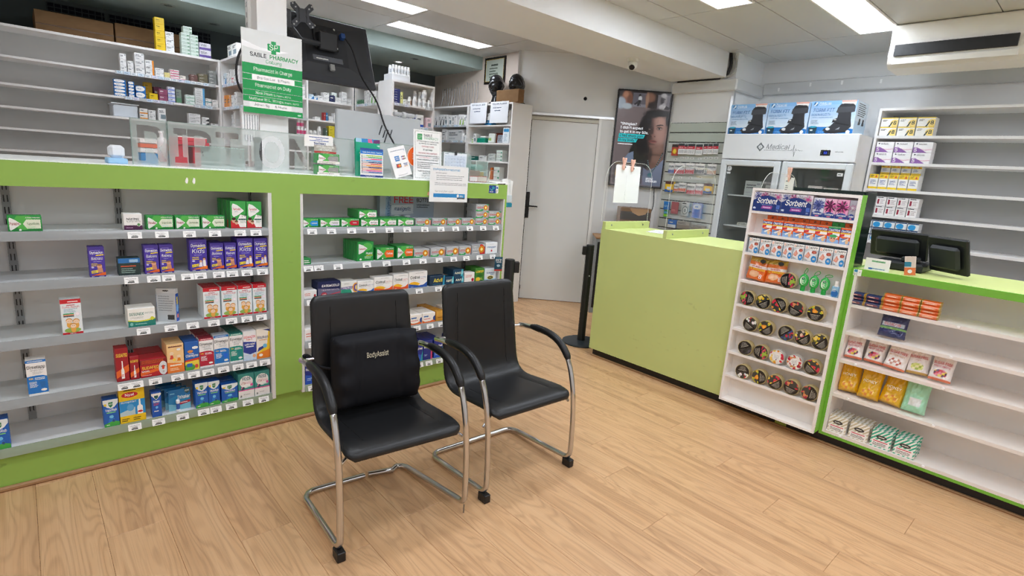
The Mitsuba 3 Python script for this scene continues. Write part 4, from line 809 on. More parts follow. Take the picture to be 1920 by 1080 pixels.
put('bracket', MB().box(1.03, 1.12, 3.163, 3.2, 1.85, 1.9, C('#9a9a9a')), 'mat_satin', t)
put('sign_cable', MB().tube(smooth_path([(.97, 3.18, 2.03), (.915, 3.182, 1.985), (.888, 3.184, 1.90), (.889, 3.184, 1.82), (.915, 3.182, 1.765), (.96, 3.18, 1.74)], 6), .0055, BLK, 8), 'mat_satin', label='thick black cable looping out behind the pharmacy name sign', cat='cable')
put('price_card_rack', pg, 'mat_print', label='white louvred card on the pillar under the name sign', cat='card')
# monitor on an arm, its back to the shop
t = thing('monitor', 'large black monitor seen from behind on an arm beside the pillar', 'monitor')
MM = at(1.265, 3.6, 1.950) @ T().rotate([1, 0, 0], -21.6)
DK = C('#33353a')
put('back_shell', MB().rbox(0, .636, 0, .03, 0, .446, DK, .006), 'mat_satin', t, M=MM)
bl = MB(); q = [(.03, 0, .04), (.606, 0, .04), (.606, 0, .43), (.03, 0, .43)]; r_ = [(.16, -.032, .10), (.44, -.032, .10), (.44, -.032, .36), (.16, -.032, .36)]
for i in range(4): bl.quad(q[i], q[(i + 1) % 4], r_[(i + 1) % 4], r_[i], C('#2b2d31'))
bl.quad(*r_, C('#26282c')); put('back_bulge', bl, 'mat_satin', t, M=MM)
ve = MB().rbox(.22, .38, -.048, -.032, .20, .36, BLK, .004)
for x, z in ((.235, .215), (.365, .215), (.235, .345), (.365, .345)): ve.lathe([(0, -.003), (.006, -.003), (.007, 0)], C('#b5b5b5'), 10, (x, -.05, z), 'y')
put('mount_plate', ve, 'mat_satin', t, M=MM)
put('maker_label', MB().box(.20, .40, -.0335, -.032, .12, .155, C('#55585e')).rect(((.20, -.0335, .12), (1, 0, 0), (0, 0, 1)), .02, .01, .1, .018, C('#c9c9c9')), 'mat_print', t, M=MM)
put('socket', MB().rbox(.30, .33, -.05, -.03, .06, .1, C('#8a8a88'), .002), 'mat_satin', t, M=MM)
put('plug', MB().rbox(.40, .43, -.07, -.032, .29, .325, C('#24457e'), .004), 'mat_satin', t, M=MM, label='blue video plug')
ar = MB().rbox(1.152, 1.20, 3.26, 3.34, 2.15, 2.25, BLK, .006); ar.tube([(1.19, 3.30, 2.19), (1.34, 3.50, 2.15)], .015, C('#2a2c30'), 12); ar.tube([(1.34, 3.50, 2.15), (1.56, 3.655, 2.18)], .016, C('#2c2e32'), 12)
ar.rbox(1.50, 1.62, 3.60, 3.68, 2.14, 2.25, BLK, .006)
put('mount_arm', ar, 'mat_satin', t)
t = thing('bracket_plate', 'spare black monitor bracket plate above the monitor next to the pillar', 'bracket')
h = .068; pts = []
for k in range(4):
    a = math.pi / 2 * k; R2 = lambda x, z: (x * math.cos(a) - z * math.sin(a), x * math.sin(a) + z * math.cos(a))
    pts += [R2(h, -h * .62), R2(h, h * .0 + h * .62) if False else R2(h * .55, -h * .2), R2(h * .55, h * .2), R2(h, h * .62), R2(h * .86, h)]
pl = trimesh.creation.extrude_polygon(Polygon(pts).buffer(0).buffer(.004).buffer(-.004), .008, engine='earcut'); pl.apply_transform(trimesh.transformations.rotation_matrix(math.pi / 2, [1, 0, 0]))
pm = MB().mesh(pl, C('#2c2e33'))
for sx in (-1, 1):
    for sz in (-1, 1):
        for k in (.82, .58): pm.lathe([(0, -.0095), (.005, -.0095), (.005, -.008)], C('#a9aaac'), 8, (sx * h * k, 0, sz * h * k), 'y')
    pm.box(sx * .022 - .003, sx * .022 + .003, -.0092, -.008, -.04, .04, C('#0c0c0e'))
put('plate', pm, 'mat_satin', t, M=at(1.333, 3.45, 2.276) @ T().rotate([0, 1, 0], -3))
put('arm', MB().tube([(1.153, 3.35, 2.25), (1.25, 3.47, 2.26), (1.333, 3.475, 2.276)], .016, C('#2a2c30'), 10), 'mat_satin', t)
put('monitor_cable', MB().tube(smooth_path([(1.672, 3.60, 2.235), (1.70, 3.55, 2.16), (1.722, 3.47, 2.0), (1.75, 3.31, 1.84), (1.79, 3.275, 1.70), (1.85, 3.235, 1.57), (1.92, 3.21, 1.42), (1.97, 3.20, 1.3825)], 6), .0055, BLK, 8), 'mat_satin', label='thin black cable running from the monitor down past the silver computer', cat='cable')
# silver all-in-one computer, its back to the shop
t = thing('desktop_computer', 'silver desktop computer seen from behind on the dispensary counter', 'computer')
bk = MB().rbox(1.479, 2.079, 3.30, 3.33, 1.42, 1.765, C('#b9bcbe'), .006)
put('back_shell', bk, 'mat_satin', t); lg = MB(); fr = ((1.74, 3.2994, 1.60), (1, 0, 0), (0, 0, 1))
for x0, z0, z1 in ((.022, .036, .098), (.022 + .028, .020, .070), (.022 + .050, .026, .072), (.022 + .077, .026, .076)): lg.poly(fr, [(x0, z0), (x0 + .009, z0), (x0 + .009 + (z1 - z0) * .32, z1), (x0 + (z1 - z0) * .32, z1)], C('#3f4246'), 1)
lg.poly(fr, [(.060, -.012), (.069, -.012), (.069 + .02, .05), (.06 + .02, .05)], C('#3f4246'), 1)
put('maker_logo', lg, 'mat_print', t, label='four slanted dark strokes')
put('stand', MB().rbox(1.68, 1.88, 3.33, 3.42, ZT, 1.46, C('#9a9da0'), .004).rbox(1.62, 1.86, 3.26, 3.46, ZT, 1.385, C('#a9acae'), .003), 'mat_satin', t)
sc = MB().tube([(1.875, 3.31, 1.781), (2.03, 3.31, 1.781)], .014, C('#b4b6b8'), 14).tube([(1.935, 3.30, 1.781), (1.955, 3.30, 1.781)], .018, C('#c9cbcc'), 14)
put('camera_bar', sc, 'mat_satin', label='silver webcam bar lying on top of the desktop computer', cat='webcam')
# leaflet stands along the front
def acrylic_sheet(x0, x1, y, z0, z1, r=0):
    p = sbox(x0, z0, x1, z1)
    if r: p = sbox(x0, z0, x1, z1 - r).union(sbox(x0 + r, z1 - r, x1 - r, z1)).union(Point(x0 + r, z1 - r).buffer(r)).union(Point(x1 - r, z1 - r).buffer(r))
    return MB().poly(((0, y, 0), (1, 0, 0), (0, 0, 1)), p, W_, 0)
t = thing('leaflet_holder', 'clear acrylic leaflet holder with a white header card over green cartons', 'leaflet holder')
put('back_sheet', acrylic_sheet(1.13, 1.318, 2.945, ZT, 1.54), 'mat_glass', t)
put('front_sheet', acrylic_sheet(1.135, 1.318, 2.868, ZT, 1.42), 'mat_glass', t)
sd = MB(); [sd.quad((x, 2.868, ZT), (x, 2.945, ZT), (x, 2.945, 1.5), (x, 2.868, 1.42), W_) for x in (1.133, 1.318)]; put('side_sheet', sd, 'mat_glass', t)
hc = MB().mesh(trimesh.creation.extrude_polygon(sbox(0, 0, .158, .042).union(sbox(.014, 0, .144, .062)).union(Point(.014, .048).buffer(.014)).union(Point(.144, .048).buffer(.014)), .001, engine='earcut'), W_).moved(mat4(0, 0, 0, rx=90))
hF = Face(hc, ((0, -.001, 0), (1, 0, 0), (0, 0, 1)), .158, .062); hF.l(.16, .84, .74, .84, 1, C('#2d4a8e'), .6, 0).l(.38, .62, .6, .68, 1, C('#2d4a8e'), .6, 0).l(.18, .84, .46, .56, 1, C('#4a66a6'), .6, 0).t('NeilMed', .53, .20, .2, C('#1c2f70'), .4)
put('header_card', hc, 'mat_print', t, M=at(1.137, 2.934, 1.519))
for j, z in enumerate((ZT + .001, 1.437)):
    m = carton(.121, .055, .050, C('#2a9344'), pan(C('#9b9c9a'), '---', W_), None); m.box(-.001, .122, -.001, 0, -.001, .012, C('#efefe9')); m.lines(((0, -.001, 0), (1, 0, 0), (0, 0, 1)), .008, .112, .002, .009, 1, C('#a09a92'), 1)
    put('medicine_box', m, 'mat_print', M=at(1.182, 2.872, z), label=['lower green carton in the acrylic leaflet holder on the counter', 'upper green carton in the acrylic leaflet holder on the counter'][j], cat='medicine box')
m = sheet(.121, .040, .001, C('#a9a59c'), lambda F: (F.r(0, 0, 1, .25, C('#b8403c')), F.t('AVAILABLE BEHIND', .5, .66, .24, W_, .8), F.t('THE COUNTER', .5, .34, .24, W_, .6), F.l(.3, .7, .06, .18, 1, C('#e8c9a0'))))
put('shelf_card', m, 'mat_print', M=at(1.176, 2.899, 1.4885), label='grey and red card standing on the green cartons in the leaflet holder', cat='card')
t = thing('leaflet_stand', 'clear leaflet stand full of teal brochures', 'leaflet stand')
put('back_sheet', acrylic_sheet(1.405, 1.575, 2.945, ZT, 1.56), 'mat_glass', t); put('front_sheet', acrylic_sheet(1.405, 1.575, 2.884, ZT, 1.46), 'mat_glass', t)
def teal_bro(F):
    F.r(0, .9, 1, 1, C('#2f86c4')); F.r(0, .9, .24, 1, C('#9ccbe2')); F.p([(.5, .9), (.7, .9), (.66, 1), (.5, 1)], C('#d9699a')); F.p([(.72, .9), (1, .9), (1, 1), (.74, .98)], C('#6a2f6a')); F.p([(.85, .84), (.98, .80), (.98, .86)], C('#bfe6d8')); F.t('my skin', .28, .60, .05, W_, .3, False)
for j in range(2): put('brochure', sheet(.148, .208 - .004 * j, .007, C('#13a07c'), teal_bro if j == 0 else None), 'mat_print', M=at(1.416, 2.898 + .010 * j, ZT + .002) @ T().rotate([1, 0, 0], -4), label=['front teal brochure with coloured tabs in the leaflet stand', 'rear teal brochure behind the front one in the leaflet stand'][j], cat='brochure')
def skin(F):
    F.r(0, .86, 1, 1, C('#2a4f9a')); F.r(0, .8, 1, .92, C('#2a78c8')); F.t('Skin Solutions Centre', .52, .835, .055, W_, .84, False); F.r(0, 0, 1, .07, C('#243a78')); F.l(.2, .8, .02, .05, 1, W_)
    for i, c in enumerate(('#9cc43c', '#3a9a54', '#d9347a', '#3f8fd0', '#26366e', '#e5533a', '#f2a03a', '#4a2f5e', '#f0923a', '#e565a0', '#4a5fae')): y = .73 - .058 * i; F.r(.05, y, .95, y + .032, C(c)); F.r(.05, y, .25 + .2 * ((i * 7) % 3) / 2, y + .032, vary(tuple(.5 + .5 * q for q in C(c)), .05)); F.r(.05, y, .08, y + .032, DGR)
put('info_card', sheet(.141, .158, .001, C('#eef1f2'), skin), 'mat_print', M=at(1.427, 2.873, ZT) @ T().rotate([1, 0, 0], -2), label='colour striped skin care card in front of the teal brochures', cat='card')
def cards(F):
    F.l(.12, .85, .86, .9, 1, C('#7f8a9c'), .5, 0); F.p([(.87, .86), (.93, .9), (.93, .82)], C('#6a7fae'))
    F.r(.26, .53, .53, .7, C('#2a72b8')); F.t('AMERICAN', .395, .63, .035, W_, .22); F.t('EXPRESS', .395, .57, .035, W_, .22)
    for i, c in enumerate(('#2f4f8e', '#a83240', '#3a6a3a')): F.r(.66 + .075 * i, .545, .73 + .075 * i, .665, C(c))
    for i in range(3): F.e(.695 + .075 * i, .605, .03, .03, W_)
    F.r(.24, .31, .52, .44, C('#3a3c44')); F.e(.34, .375, .075, .05, C('#d9392e')); F.e(.43, .375, .075, .05, C('#e8973a')); F.r(.66, .40, .92, .42, C('#5a6a94')); F.t('VISA', .79, .345, .04, C('#3a4f8e'), .22, shear=.15); F.r(.66, .31, .92, .325, C('#d9a05a')); F.l(.2, .78, .05, .08, 1, C('#a9adb4'))
put('payment_card_sign', sheet(.113, .174, .002, C('#f1f1f1'), cards), 'mat_print', M=at(1.652, 2.872, ZT) @ T().rotate([0, 1, 0], -15.5) @ T().rotate([1, 0, 0], -10), label='white sign with payment card logos leaning on the counter', cat='sign')
def sable(F):
    F.r(.05, .03, .95, .97, C('#6f7472')); F.r(.06, .036, .94, .964, C('#f2f3f1')); F.r(.13, .80, .30, .92, C('#3f9a5c')); F.t('SP', .215, .83, .06, C('#bfe0c6'), .12, False); F.t('SABLE', .50, .875, .05, C('#23262a'), .3); F.t('PHARMACY', .62, .815, .05, C('#2f8a54'), .52, False)
    F.t('Our fees/charges for Certified Copies', .5, .765, .022, DGR, .8, True); F.t('and Statutory Declarations are:', .5, .72, .022, DGR, .68); F.t('CERTIFIED COPIES', .5, .66, .025, C('#a83a48'), .44); F.t('$1 per page', .5, .595, .03, DGR, .38); F.t('STATUTORY DECLARATIONS', .5, .525, .025, C('#a83a48'), .68)
    F.t('We ask for your generosity and make a', .5, .475, .022, DGR, .82); F.t('GOLD COIN DONATION', .4, .44, .018, C('#d98a94'), .48); F.t('to the Royal', .8, .44, .02, DGR, .22); F.t("Children's Hospital Good Friday Appeal.", .5, .395, .021, DGR, .82); F.l(.12, .9, .22, .37, 4, C('#5f6468'), .3, .3); F.t('Please note, all documents must be', .5, .165, .021, DGR, .7); F.t('signed on the spot', .5, .125, .021, DGR, .5); F.t('Thank you for your support', .5, .075, .018, DGR, .5, False)
put('fee_notice', sheet(.205, .298, .001, C('#eef0ee'), sable), 'mat_print', M=at(1.803, 2.925, ZT) @ T().rotate([1, 0, 0], -3), label='white pharmacy fee notice in a clear frame on the counter', cat='notice')
og = MB().lathe([(0, 0), (.0615, 0), (.0615, .002), (0, .002)], C('#e6641f'), 36, (0, -.002, 0), 'y', 20); lm = MB().text(((0, -.0025, 0), (-1, 0, 0), (0, 0, 1)), 'ME', -.005, -.015, .034, W_, lay=0, bold=True); v_, f_, c_ = lm.arrays(); og.raw(v_, f_, c_); og.poly(((0, -.002, 0), (1, 0, 0), (0, 0, 1)), ell(0, 0, .0615, .0615).difference(ell(0, 0, .0585, .0585)), W_, 1)
put('round_sticker', og, 'mat_print', M=at(1.827, 2.944, 1.512), label='round orange sticker half hidden behind the fee notice', cat='sticker')
def comp(F):
    F.r(.03, .03, .97, .97, C('#eef0f0')); F.t('COMPLEMENTARY MEDICINES', .42, .87, .05, C('#2f86bc'), .70, True); F.l(.14, .5, .78, .82, 1, C('#9aa0a4')); F.l(.16, .9, .6, .76, 3, C('#8f959a'), .3, .25); F.l(.12, .98, .46, .55, 2, C('#8f959a'), .3, .2); F.t('Ask your pharmacist', .37, .275, .05, C('#a2a6aa'), .48, False); F.r(.1, .13, .93, .235, C('#2f86c4')); F.e(.74, .18, .03, .045, W_); F.l(.79, .92, .14, .2, 2, W_); F.r(.72, .09, .93, .13, C('#4a5560'))
put('counter_notice', sheet(.292, .222, .0012, C('#ecefef'), comp), 'mat_print', M=at(1.868, 2.842, 1.247), label='white notice about complementary medicines hanging over the front of the counter', cat='notice')
# clear desk organisers behind it
t = thing('file_holder', 'clear aqua plastic file holder with a calendar page clipped in it', 'file holder')
put('back_sheet', acrylic_sheet(2.09, 2.345, 3.06, ZT, 1.565, .03), 'mat_tint', t); put('side_sheet', MB().quad((2.345, 3.06, ZT), (2.345, 3.2, ZT), (2.345, 3.2, 1.55), (2.345, 3.06, 1.55), W_), 'mat_tint', t)
def cal(F):
    F.r(.05, .92, .2, .96, C('#8a98a8'))
    for i in range(7):
        for j in range(5): F.r(.05 + .13 * i, .06 + .165 * j, .165 + .13 * i, .2 + .165 * j, C('#d6e0ee')); F.r(.06 + .13 * i, .17 + .165 * j, .09 + .13 * i, .195 + .165 * j, C('#8f9fb4'))
put('calendar_page', sheet(.19, .128, .001, C('#e9eef4'), cal), 'mat_print', t, M=at(2.11, 3.054, 1.43), label='printed calendar page')
put('clip', MB().rbox(2.195, 2.213, 3.045, 3.053, 1.545, 1.568, C('#55595c'), .002), 'mat_metal', t)
t = thing('desk_organiser', 'tall clear plastic organiser with two trays beside the calendar', 'desk organiser')
put('shell', MB().quad((2.36, 3.02, ZT), (2.46, 3.02, ZT), (2.46, 3.02, 1.52), (2.36, 3.02, 1.52), W_).quad((2.46, 3.02, ZT), (2.46, 3.22, ZT), (2.46, 3.22, 1.52), (2.46, 3.02, 1.52), W_), 'mat_tint', t)
put('tray_shelf', MB().box(2.36, 2.46, 3.022, 3.22, 1.448, 1.451, C('#c9dcd6')), 'mat_gloss', t); [put('edge', MB().box(q - .0015, q + .0015, 3.018, 3.022, ZT, 1.52, C('#c4d8d2')), 'mat_gloss', t) for q in (2.3585, 2.4605)]
put('bag_bundle', MB().rbox(2.37, 2.45, 3.04, 3.18, 1.4515, 1.495, C('#7fa69a'), .015), 'mat_gloss', label='green bundle of bags in the upper tray of the clear organiser', cat='bags')
t = thing('clear_tray', 'clear plastic tray of cards and pens at the front of the counter', 'tray')
put('front_sheet', acrylic_sheet(2.215, 2.43, 2.90, ZT, 1.46), 'mat_glass', t); put('rim', MB().box(2.215, 2.43, 2.898, 2.902, 1.46, 1.463, C('#8d9792')), 'mat_gloss', t)
put('base', MB().box(2.215, 2.43, 2.90, 3.0, ZT, ZT + .003, C('#cfd6d2')), 'mat_gloss', t)
for i, (x, w, h, col) in enumerate(((2.222, .07, .04, '#dfe0dc'), (2.305, .08, .042, '#cfc9bd'), (2.25, .09, .078, '#8d8478'), (2.33, .06, .07, '#9a9266'))):
    m = MB().rbox(x, x + w, 2.908 + .02 * i, 2.914 + .02 * i, ZT + .004, ZT + h, C(col), .004)
    if i < 2: m.poly(((x, 2.908 + .02 * i, ZT + .004), (1, 0, 0), (0, 0, 1)), sbox(0, 0, w, h - .004).difference(sbox(.003, .003, w - .003, h - .008)), C('#a85a52'), 1)
    put('name_card', m, 'mat_print', label=['pale card with a red outline at the front of the clear tray', 'beige card with a red outline in the clear tray', 'brown card behind the others in the clear tray', 'olive card at the back of the clear tray'][i], cat='card')
put('pen', MB().tube([(2.40, 2.93, ZT + .004), (2.415, 2.935, 1.455)], .004, C('#d8d8c2'), 8), 'mat_gloss', label='cream pen standing in the clear tray', cat='pen')
pp = MB()
for i in range(5): pp.add(MB().box(0, .11, 0, .15, 0, .0012, vary(W_, .03)), mat4(2.43 + .004 * i, 2.87 + .01 * i, ZT + .0015 * i + .0003, rz=-8 + 7 * i, ry=-2))
put('loose_papers', pp, 'mat_print', label='loose white papers at the end of the counter beside the door', cat='papers', kind='stuff')
# stickers and scraps on the green band
def band(name, x, z, w, h, art, label, cat='sticker'):
    m = MB().box(0, w, -.0006, 0, 0, h, W_); art(Face(m, ((0, -.0006, 0), (1, 0, 0), (0, 0, 1)), w, h)); put(name, m, 'mat_print', M=at(x, YA - .0002, z), label=label, cat=cat)
band('logo_sticker', 2.35, 1.312, .082, .052, lambda F: (F.r(0, 0, .74, 1, C('#1c3f86')), F.p([(.12, .62), (.3, .42), (.52, .86), (.58, .8), (.32, .3), (.08, .56)], C('#5fc4ae')), F.e(.46, .68, .16, .2, C('#2f8fa0')), F.l(.08, .6, .1, .26, 2, W_), F.r(.78, .55, .95, .85, C('#4a6ab0')), F.l(.78, .96, .1, .4, 3, C('#3a3f4a'))), 'blue logo sticker with a tick at the door end of the green band')
for i, x in enumerate((.561, .59)):
    m = MB().poly(((x, YA - .0004, 1.305), (1, 0, 0), (0, 0, 1)), [(0, .01), (.006, .028), (.012, .026), (.013, .012), (.009, .0), (.004, .002)], W_, 0)
    put('tape_residue', m, 'mat_matte', label=['torn white tape scrap on the green band, the outer one', 'torn white tape scrap on the green band, the one nearer the pillar'][i], cat='tape scrap')
put('peeled_sticker', MB().poly(((1.862, YA - .0004, 1.283), (1, 0, 0), (0, 0, 1)), [(0, .004), (.002, .018), (.008, .026), (.014, .02), (.02, .022), (.024, .004), (.012, .0)], C('#f0b795'), 0), 'mat_matte', label='peeled flesh coloured sticker at the edge of the hanging notice', cat='sticker')
# leaflet pocket on the counter's end
t = thing('leaflet_pocket', 'clear plastic leaflet pocket with a blue and teal base hung on the counter end', 'leaflet holder')
put('pocket', MB().rbox(2.522, 2.606, 2.90, 2.96, 1.245, 1.30, C('#c9d4da'), .004), 'mat_gloss', t)
put('base_label', MB().rbox(2.520, 2.608, 2.898, 2.962, 1.215, 1.2445, C('#1d7f9a'), .003).box(2.5275, 2.56, 2.8975, 2.898, 1.22, 1.24, C('#3fb09a')), 'mat_gloss', t, label='blue and teal base')
lf = MB()
for i in range(3): lf.add(MB().box(0, .055, 0, .001, 0, .16, [C('#e6e6e4'), C('#d0d4d2'), C('#e9e9e8')][i]).rect(((0, 0, 0), (1, 0, 0), (0, 0, 1)), .005, .02, .025, .13, C('#3a3d40') if i == 0 else C('#b9bdbb'), 2), mat4(2.545 + .012 * i, 2.91 + .012 * i, 1.25, ry=-8 + 9 * i, rx=-6))
put('leaflets', lf, 'mat_print', t)
tk = MB().box(0, .058, -.001, 0, 0, .10, C('#16465a')); F = Face(tk, ((0, -.001, 0), (1, 0, 0), (0, 0, 1)), .058, .10); F.r(0, 0, 1, .12, C('#b5403c')); F.t('SMARTER', .5, .72, .12, W_, .8); F.t('THAN ONE', .5, .58, .1, W_, .7); F.e(.5, .38, .22, .1, C('#9cb8c4')); F.l(.15, .85, .88, .95, 1, C('#6fa4b4'))
put('shelf_talker', tk, 'mat_print', M=at(2.425, YA - .02, .775) @ T().rotate([0, 0, 1], -20), label='small dark teal shelf tag hanging below the second shelf near the door', cat='shelf tag')
# ================================================================ THE DISPENSARY BEHIND THE COUNTER
def shelf_unit(label, M, w, d, top, shelves, left=True, right=True, strips=(), col=LAM, bottom=0.02, dividers=()):
    """white shelving built facing -y from its front left foot; strips: (shelf index, x0, x1)"""
    t = thing('shelf_unit', label, 'shelving')
    if left: put('side_panel', MB().box(0, .018, 0, d, 0, top - .018, col), 'mat_satin', t, M=M)
    if right: put('side_panel', MB().box(w - .018, w, 0, d, 0, top - .018, col), 'mat_satin', t, M=M)
    for x in dividers: put('side_panel', MB().box(x - .009, x + .009, .001, d, 0, top - .018, col), 'mat_satin', t, M=M)
    put('top_board', MB().box(0, w, -.002, d, top - .018, top, col), 'mat_satin', t, M=M)
    put('back_panel', MB().box(.002, w - .002, d - .006, d, 0, top - .018, C('#c9c9c7')), 'mat_satin', t, M=M)
    for i, z in enumerate(shelves):
        k = put('shelf', MB().box(.018 if left else 0, w - (.018 if right else 0), .004, d - .006, z - .016, z, col), 'mat_satin', t, M=M)
        for (si, x0, x1) in strips:
            if si == i:
                put('label_rail', MB().box(x0, x1, -.003, .004, z - .022, z + .004, C('#b9bcbc')), 'mat_gloss', k, M=M)
                x = x0 + .01; random.seed(int(z * 1000) + int(x0 * 100))
                while x < x1 - .05:
                    lw = .042; c = [C('#d9e8f2'), C('#eef2f4'), C('#cfe0f0'), C('#e4e2f2')][random.randrange(4)]
                    m = MB().box(x, x + lw, -.0045, -.003, z - .020, z + .002, c); f_ = ((x, -.0045, z - .02), (1, 0, 0), (0, 0, 1)); m.rect(f_, .004, .010, .03, .014, C('#6a7f9a')); m.rect(f_, .004, .004, .036, .006, C('#9aa8b8'))
                    if random.random() < .72: put('shelf_label', m, 'mat_print', k, M=M)
                    x += .048
    return t
ZS = [2.03, 1.837, 1.675, 1.52, 1.36, 1.2, 1.04, .88, .6, .3]
shelf_unit('long white dispensary shelving on the back wall packed with medicine boxes, beyond the pillar', at(-1.9, 5.6, 0), 3.325, .30, 2.245, ZS, strips=((0, 2.55, 3.28), (1, 2.6, 2.95), (1, 3.1, 3.28)))
shelf_unit('white shelving on the dispensary back wall between the pillar and the tall white cabinet', at(1.445, 5.6, 0), 1.255, .30, 2.245, ZS, strips=((1, .66, .76),), dividers=(.762,))
FX = lambda x, y: at(x, y, 0, -90)          # faces -x; local x runs along -y
shelf_unit('short white shelving return on the dispensary side of the pillar with see-through label rails', FX(1.425, 5.59), .72, .26, 2.245, ZS, strips=((0, .03, .69), (1, .03, .69)), left=True)
shelf_unit('narrow white shelving return half hidden behind the monitor corner', FX(2.705, 5.59), .52, .26, 2.225, ZS, strips=((0, .03, .45),))
shelf_unit('tall white cabinet of medicine bottles standing forward beside the silver computer', at(2.70, 4.8, 0), .475, .26, 2.232, [2.022, 1.828, 1.64, 1.45, 1.2, .9, .5], strips=((0, .02, .115), (0, .125, .19), (0, .37, .46), (1, .26, .46)))
shelf_unit('white shelving along the beige wall under the wire hooks', FX(3.9, 5.93), .73, .28, 2.17, [1.95, 1.772, 1.56, 1.3, 1.0, .6], strips=((0, .03, .69), (1, .03, .69)))
shelf_unit('white shelving under the two black display heads nearest the door', FX(3.9, 5.198), .77, .28, 2.17, [1.945, 1.755, 1.56, 1.36, 1.1, .7])
BLU, YEL, PUR, ORG, TEA, NAV, GY2 = (C(c) for c in ('#2a78bc', '#e3bd1e', '#8a4a68', '#e08a2c', '#4f9a80', '#26356e', '#9a9d9c'))
def gen(style, c1, c2=None):
    def f(F):
        ink = C('#5c6066')
        if style == 'plain': F.l(.1, .7, .45, .8, 2, ink).l(.1, .55, .12, .3, 1, C('#a5a9ad')).r(.72, .74, .92, .86, C('#8a8f94'))
        elif style == 'band': F.r(0, .05, 1, .38, c1).l(.1, .75, .5, .85, 2, ink)
        elif style == 'edge': F.r(.8, 0, 1, 1, c1).l(.08, .7, .35, .75, 2, ink)
        elif style == 'half': F.p([(.45, 0), (1, 0), (1, .6), (.75, .5)], c1).l(.08, .6, .5, .8, 2, ink)
        elif style == 'solid': F.l(.15, .6, .5, .75, 1, vary(tuple(x * .25 for x in c1), .1)).l(.15, .6, .3, .4, 1, vary(tuple(x * .45 for x in c1), .1))
        elif style == 'solidw': F.l(.12, .7, .5, .78, 1, W_).l(.12, .5, .25, .38, 1, tuple(min(1, x * 2 + .1) for x in c1))
        elif style == 'scallop': F.e(.42, .55, .5, .42, W_).l(.1, .6, .45, .65, 1, C('#5a7fae'))
        elif style == 'mint': F.r(0, .62, 1, 1, C('#d9e6dc')).l(.05, .6, .42, .52, 1, ink).r(.7, .2, .95, .5, c1)
        elif style == 'teal': F.r(0, .0, 1, .22, c1).l(.08, .6, .5, .8, 1, ink)
        elif style == 'pinkl': F.r(0, .15, 1, .45, c1).l(.1, .6, .6, .8, 1, c1)
        elif style == 'photo': F.r(.3, .15, .95, .5, C('#7a8a92')).l(.1, .8, .62, .85, 2, ink)
    return f
WB = '#e9e9e7'
def disp(place, ref, rows, front, faces_x=False, d=.07, zoff=0):
    """rows: (x, w, z, h, how many high, style, colour of the box, accent, what it is)"""
    for x, w, z, h, n, st, base, acc, what in rows:
        hh = h / n
        for i in range(n):
            key = ('d', round(w, 3), round(hh, 3), d, st, base, str(acc))
            m = carton_ply(key, w - .002, d, hh - .0008, C(base), gen(st, acc if acc else C(base)))
            M = (at(front + .012, x, z + i * hh + .0004, -90) if faces_x else at(x, front + .012, z + i * hh + .0004))
            lev = '' if n == 1 else (' at stack top' if i == n - 1 else (' at stack bottom' if i == 0 else ' inside stack'))
            later(put('prescription_carton', m, 'mat_print', M=M), what + lev, 'carton', place, ref, (abs(x - 1.4) if not faces_x else -x) * 100 + i, 'boxes on the dispensary shelves')
R = 'the pillar'
disp('top of back shelving', R, [(.947, .07, 2.245, .255, 5, 'solid', '#e6c11c', YEL, 'yellow carton'), (1.019, .062, 2.245, .158, 3, 'plain', WB, None, 'white carton'), (1.133, .066, 2.245, .175, 6, 'mint', '#c3d3c6', C('#5d8a6a'), 'mint green carton'), (1.152, .068, 2.4205, .054, 2, 'mint', '#c3d3c6', C('#5d8a6a'), 'extra mint green carton'), (1.200, .064, 2.245, .172, 6, 'mint', '#c3d3c6', C('#5d8a6a'), 'mint green carton'), (1.268, .093, 2.245, .122, 2, 'band', '#ddd9e2', C('#5f4a90'), 'white and purple carton')], 5.6)
disp('upper shelf of back shelving', R, [(.69, .045, 2.03, .14, 3, 'plain', WB, None, 'white carton'), (.74, .042, 2.03, .093, 2, 'plain', WB, None, 'white carton'), (.79, .068, 2.03, .165, 3, 'plain', WB, None, 'white carton'), (.862, .062, 2.03, .122, 3, 'edge', WB, ORG, 'white and orange carton'), (.931, .062, 2.03, .07, 2, 'plain', WB, None, 'white carton'), (.996, .04, 2.03, .045, 3, 'pinkl', '#e8dfa8', C('#d9c25a'), 'cream carton'), (1.038, .068, 2.03, .078, 4, 'pinkl', '#ece4e2', C('#cf4f74'), 'white and pink carton'), (1.11, .044, 2.03, .038, 1, 'teal', '#efe6dc', C('#dd8f9f'), 'pale pink carton'), (1.188, .058, 2.03, .06, 3, 'solidw', '#6e4f49', C('#6e4f49'), 'brown carton'), (1.25, .076, 2.03, .078, 3, 'solidw', '#6d6650', C('#6d6650'), 'olive carton'), (1.331, .066, 2.03, .118, 4, 'solidw', '#7d807d', C('#7d807d'), 'grey carton')], 5.6)
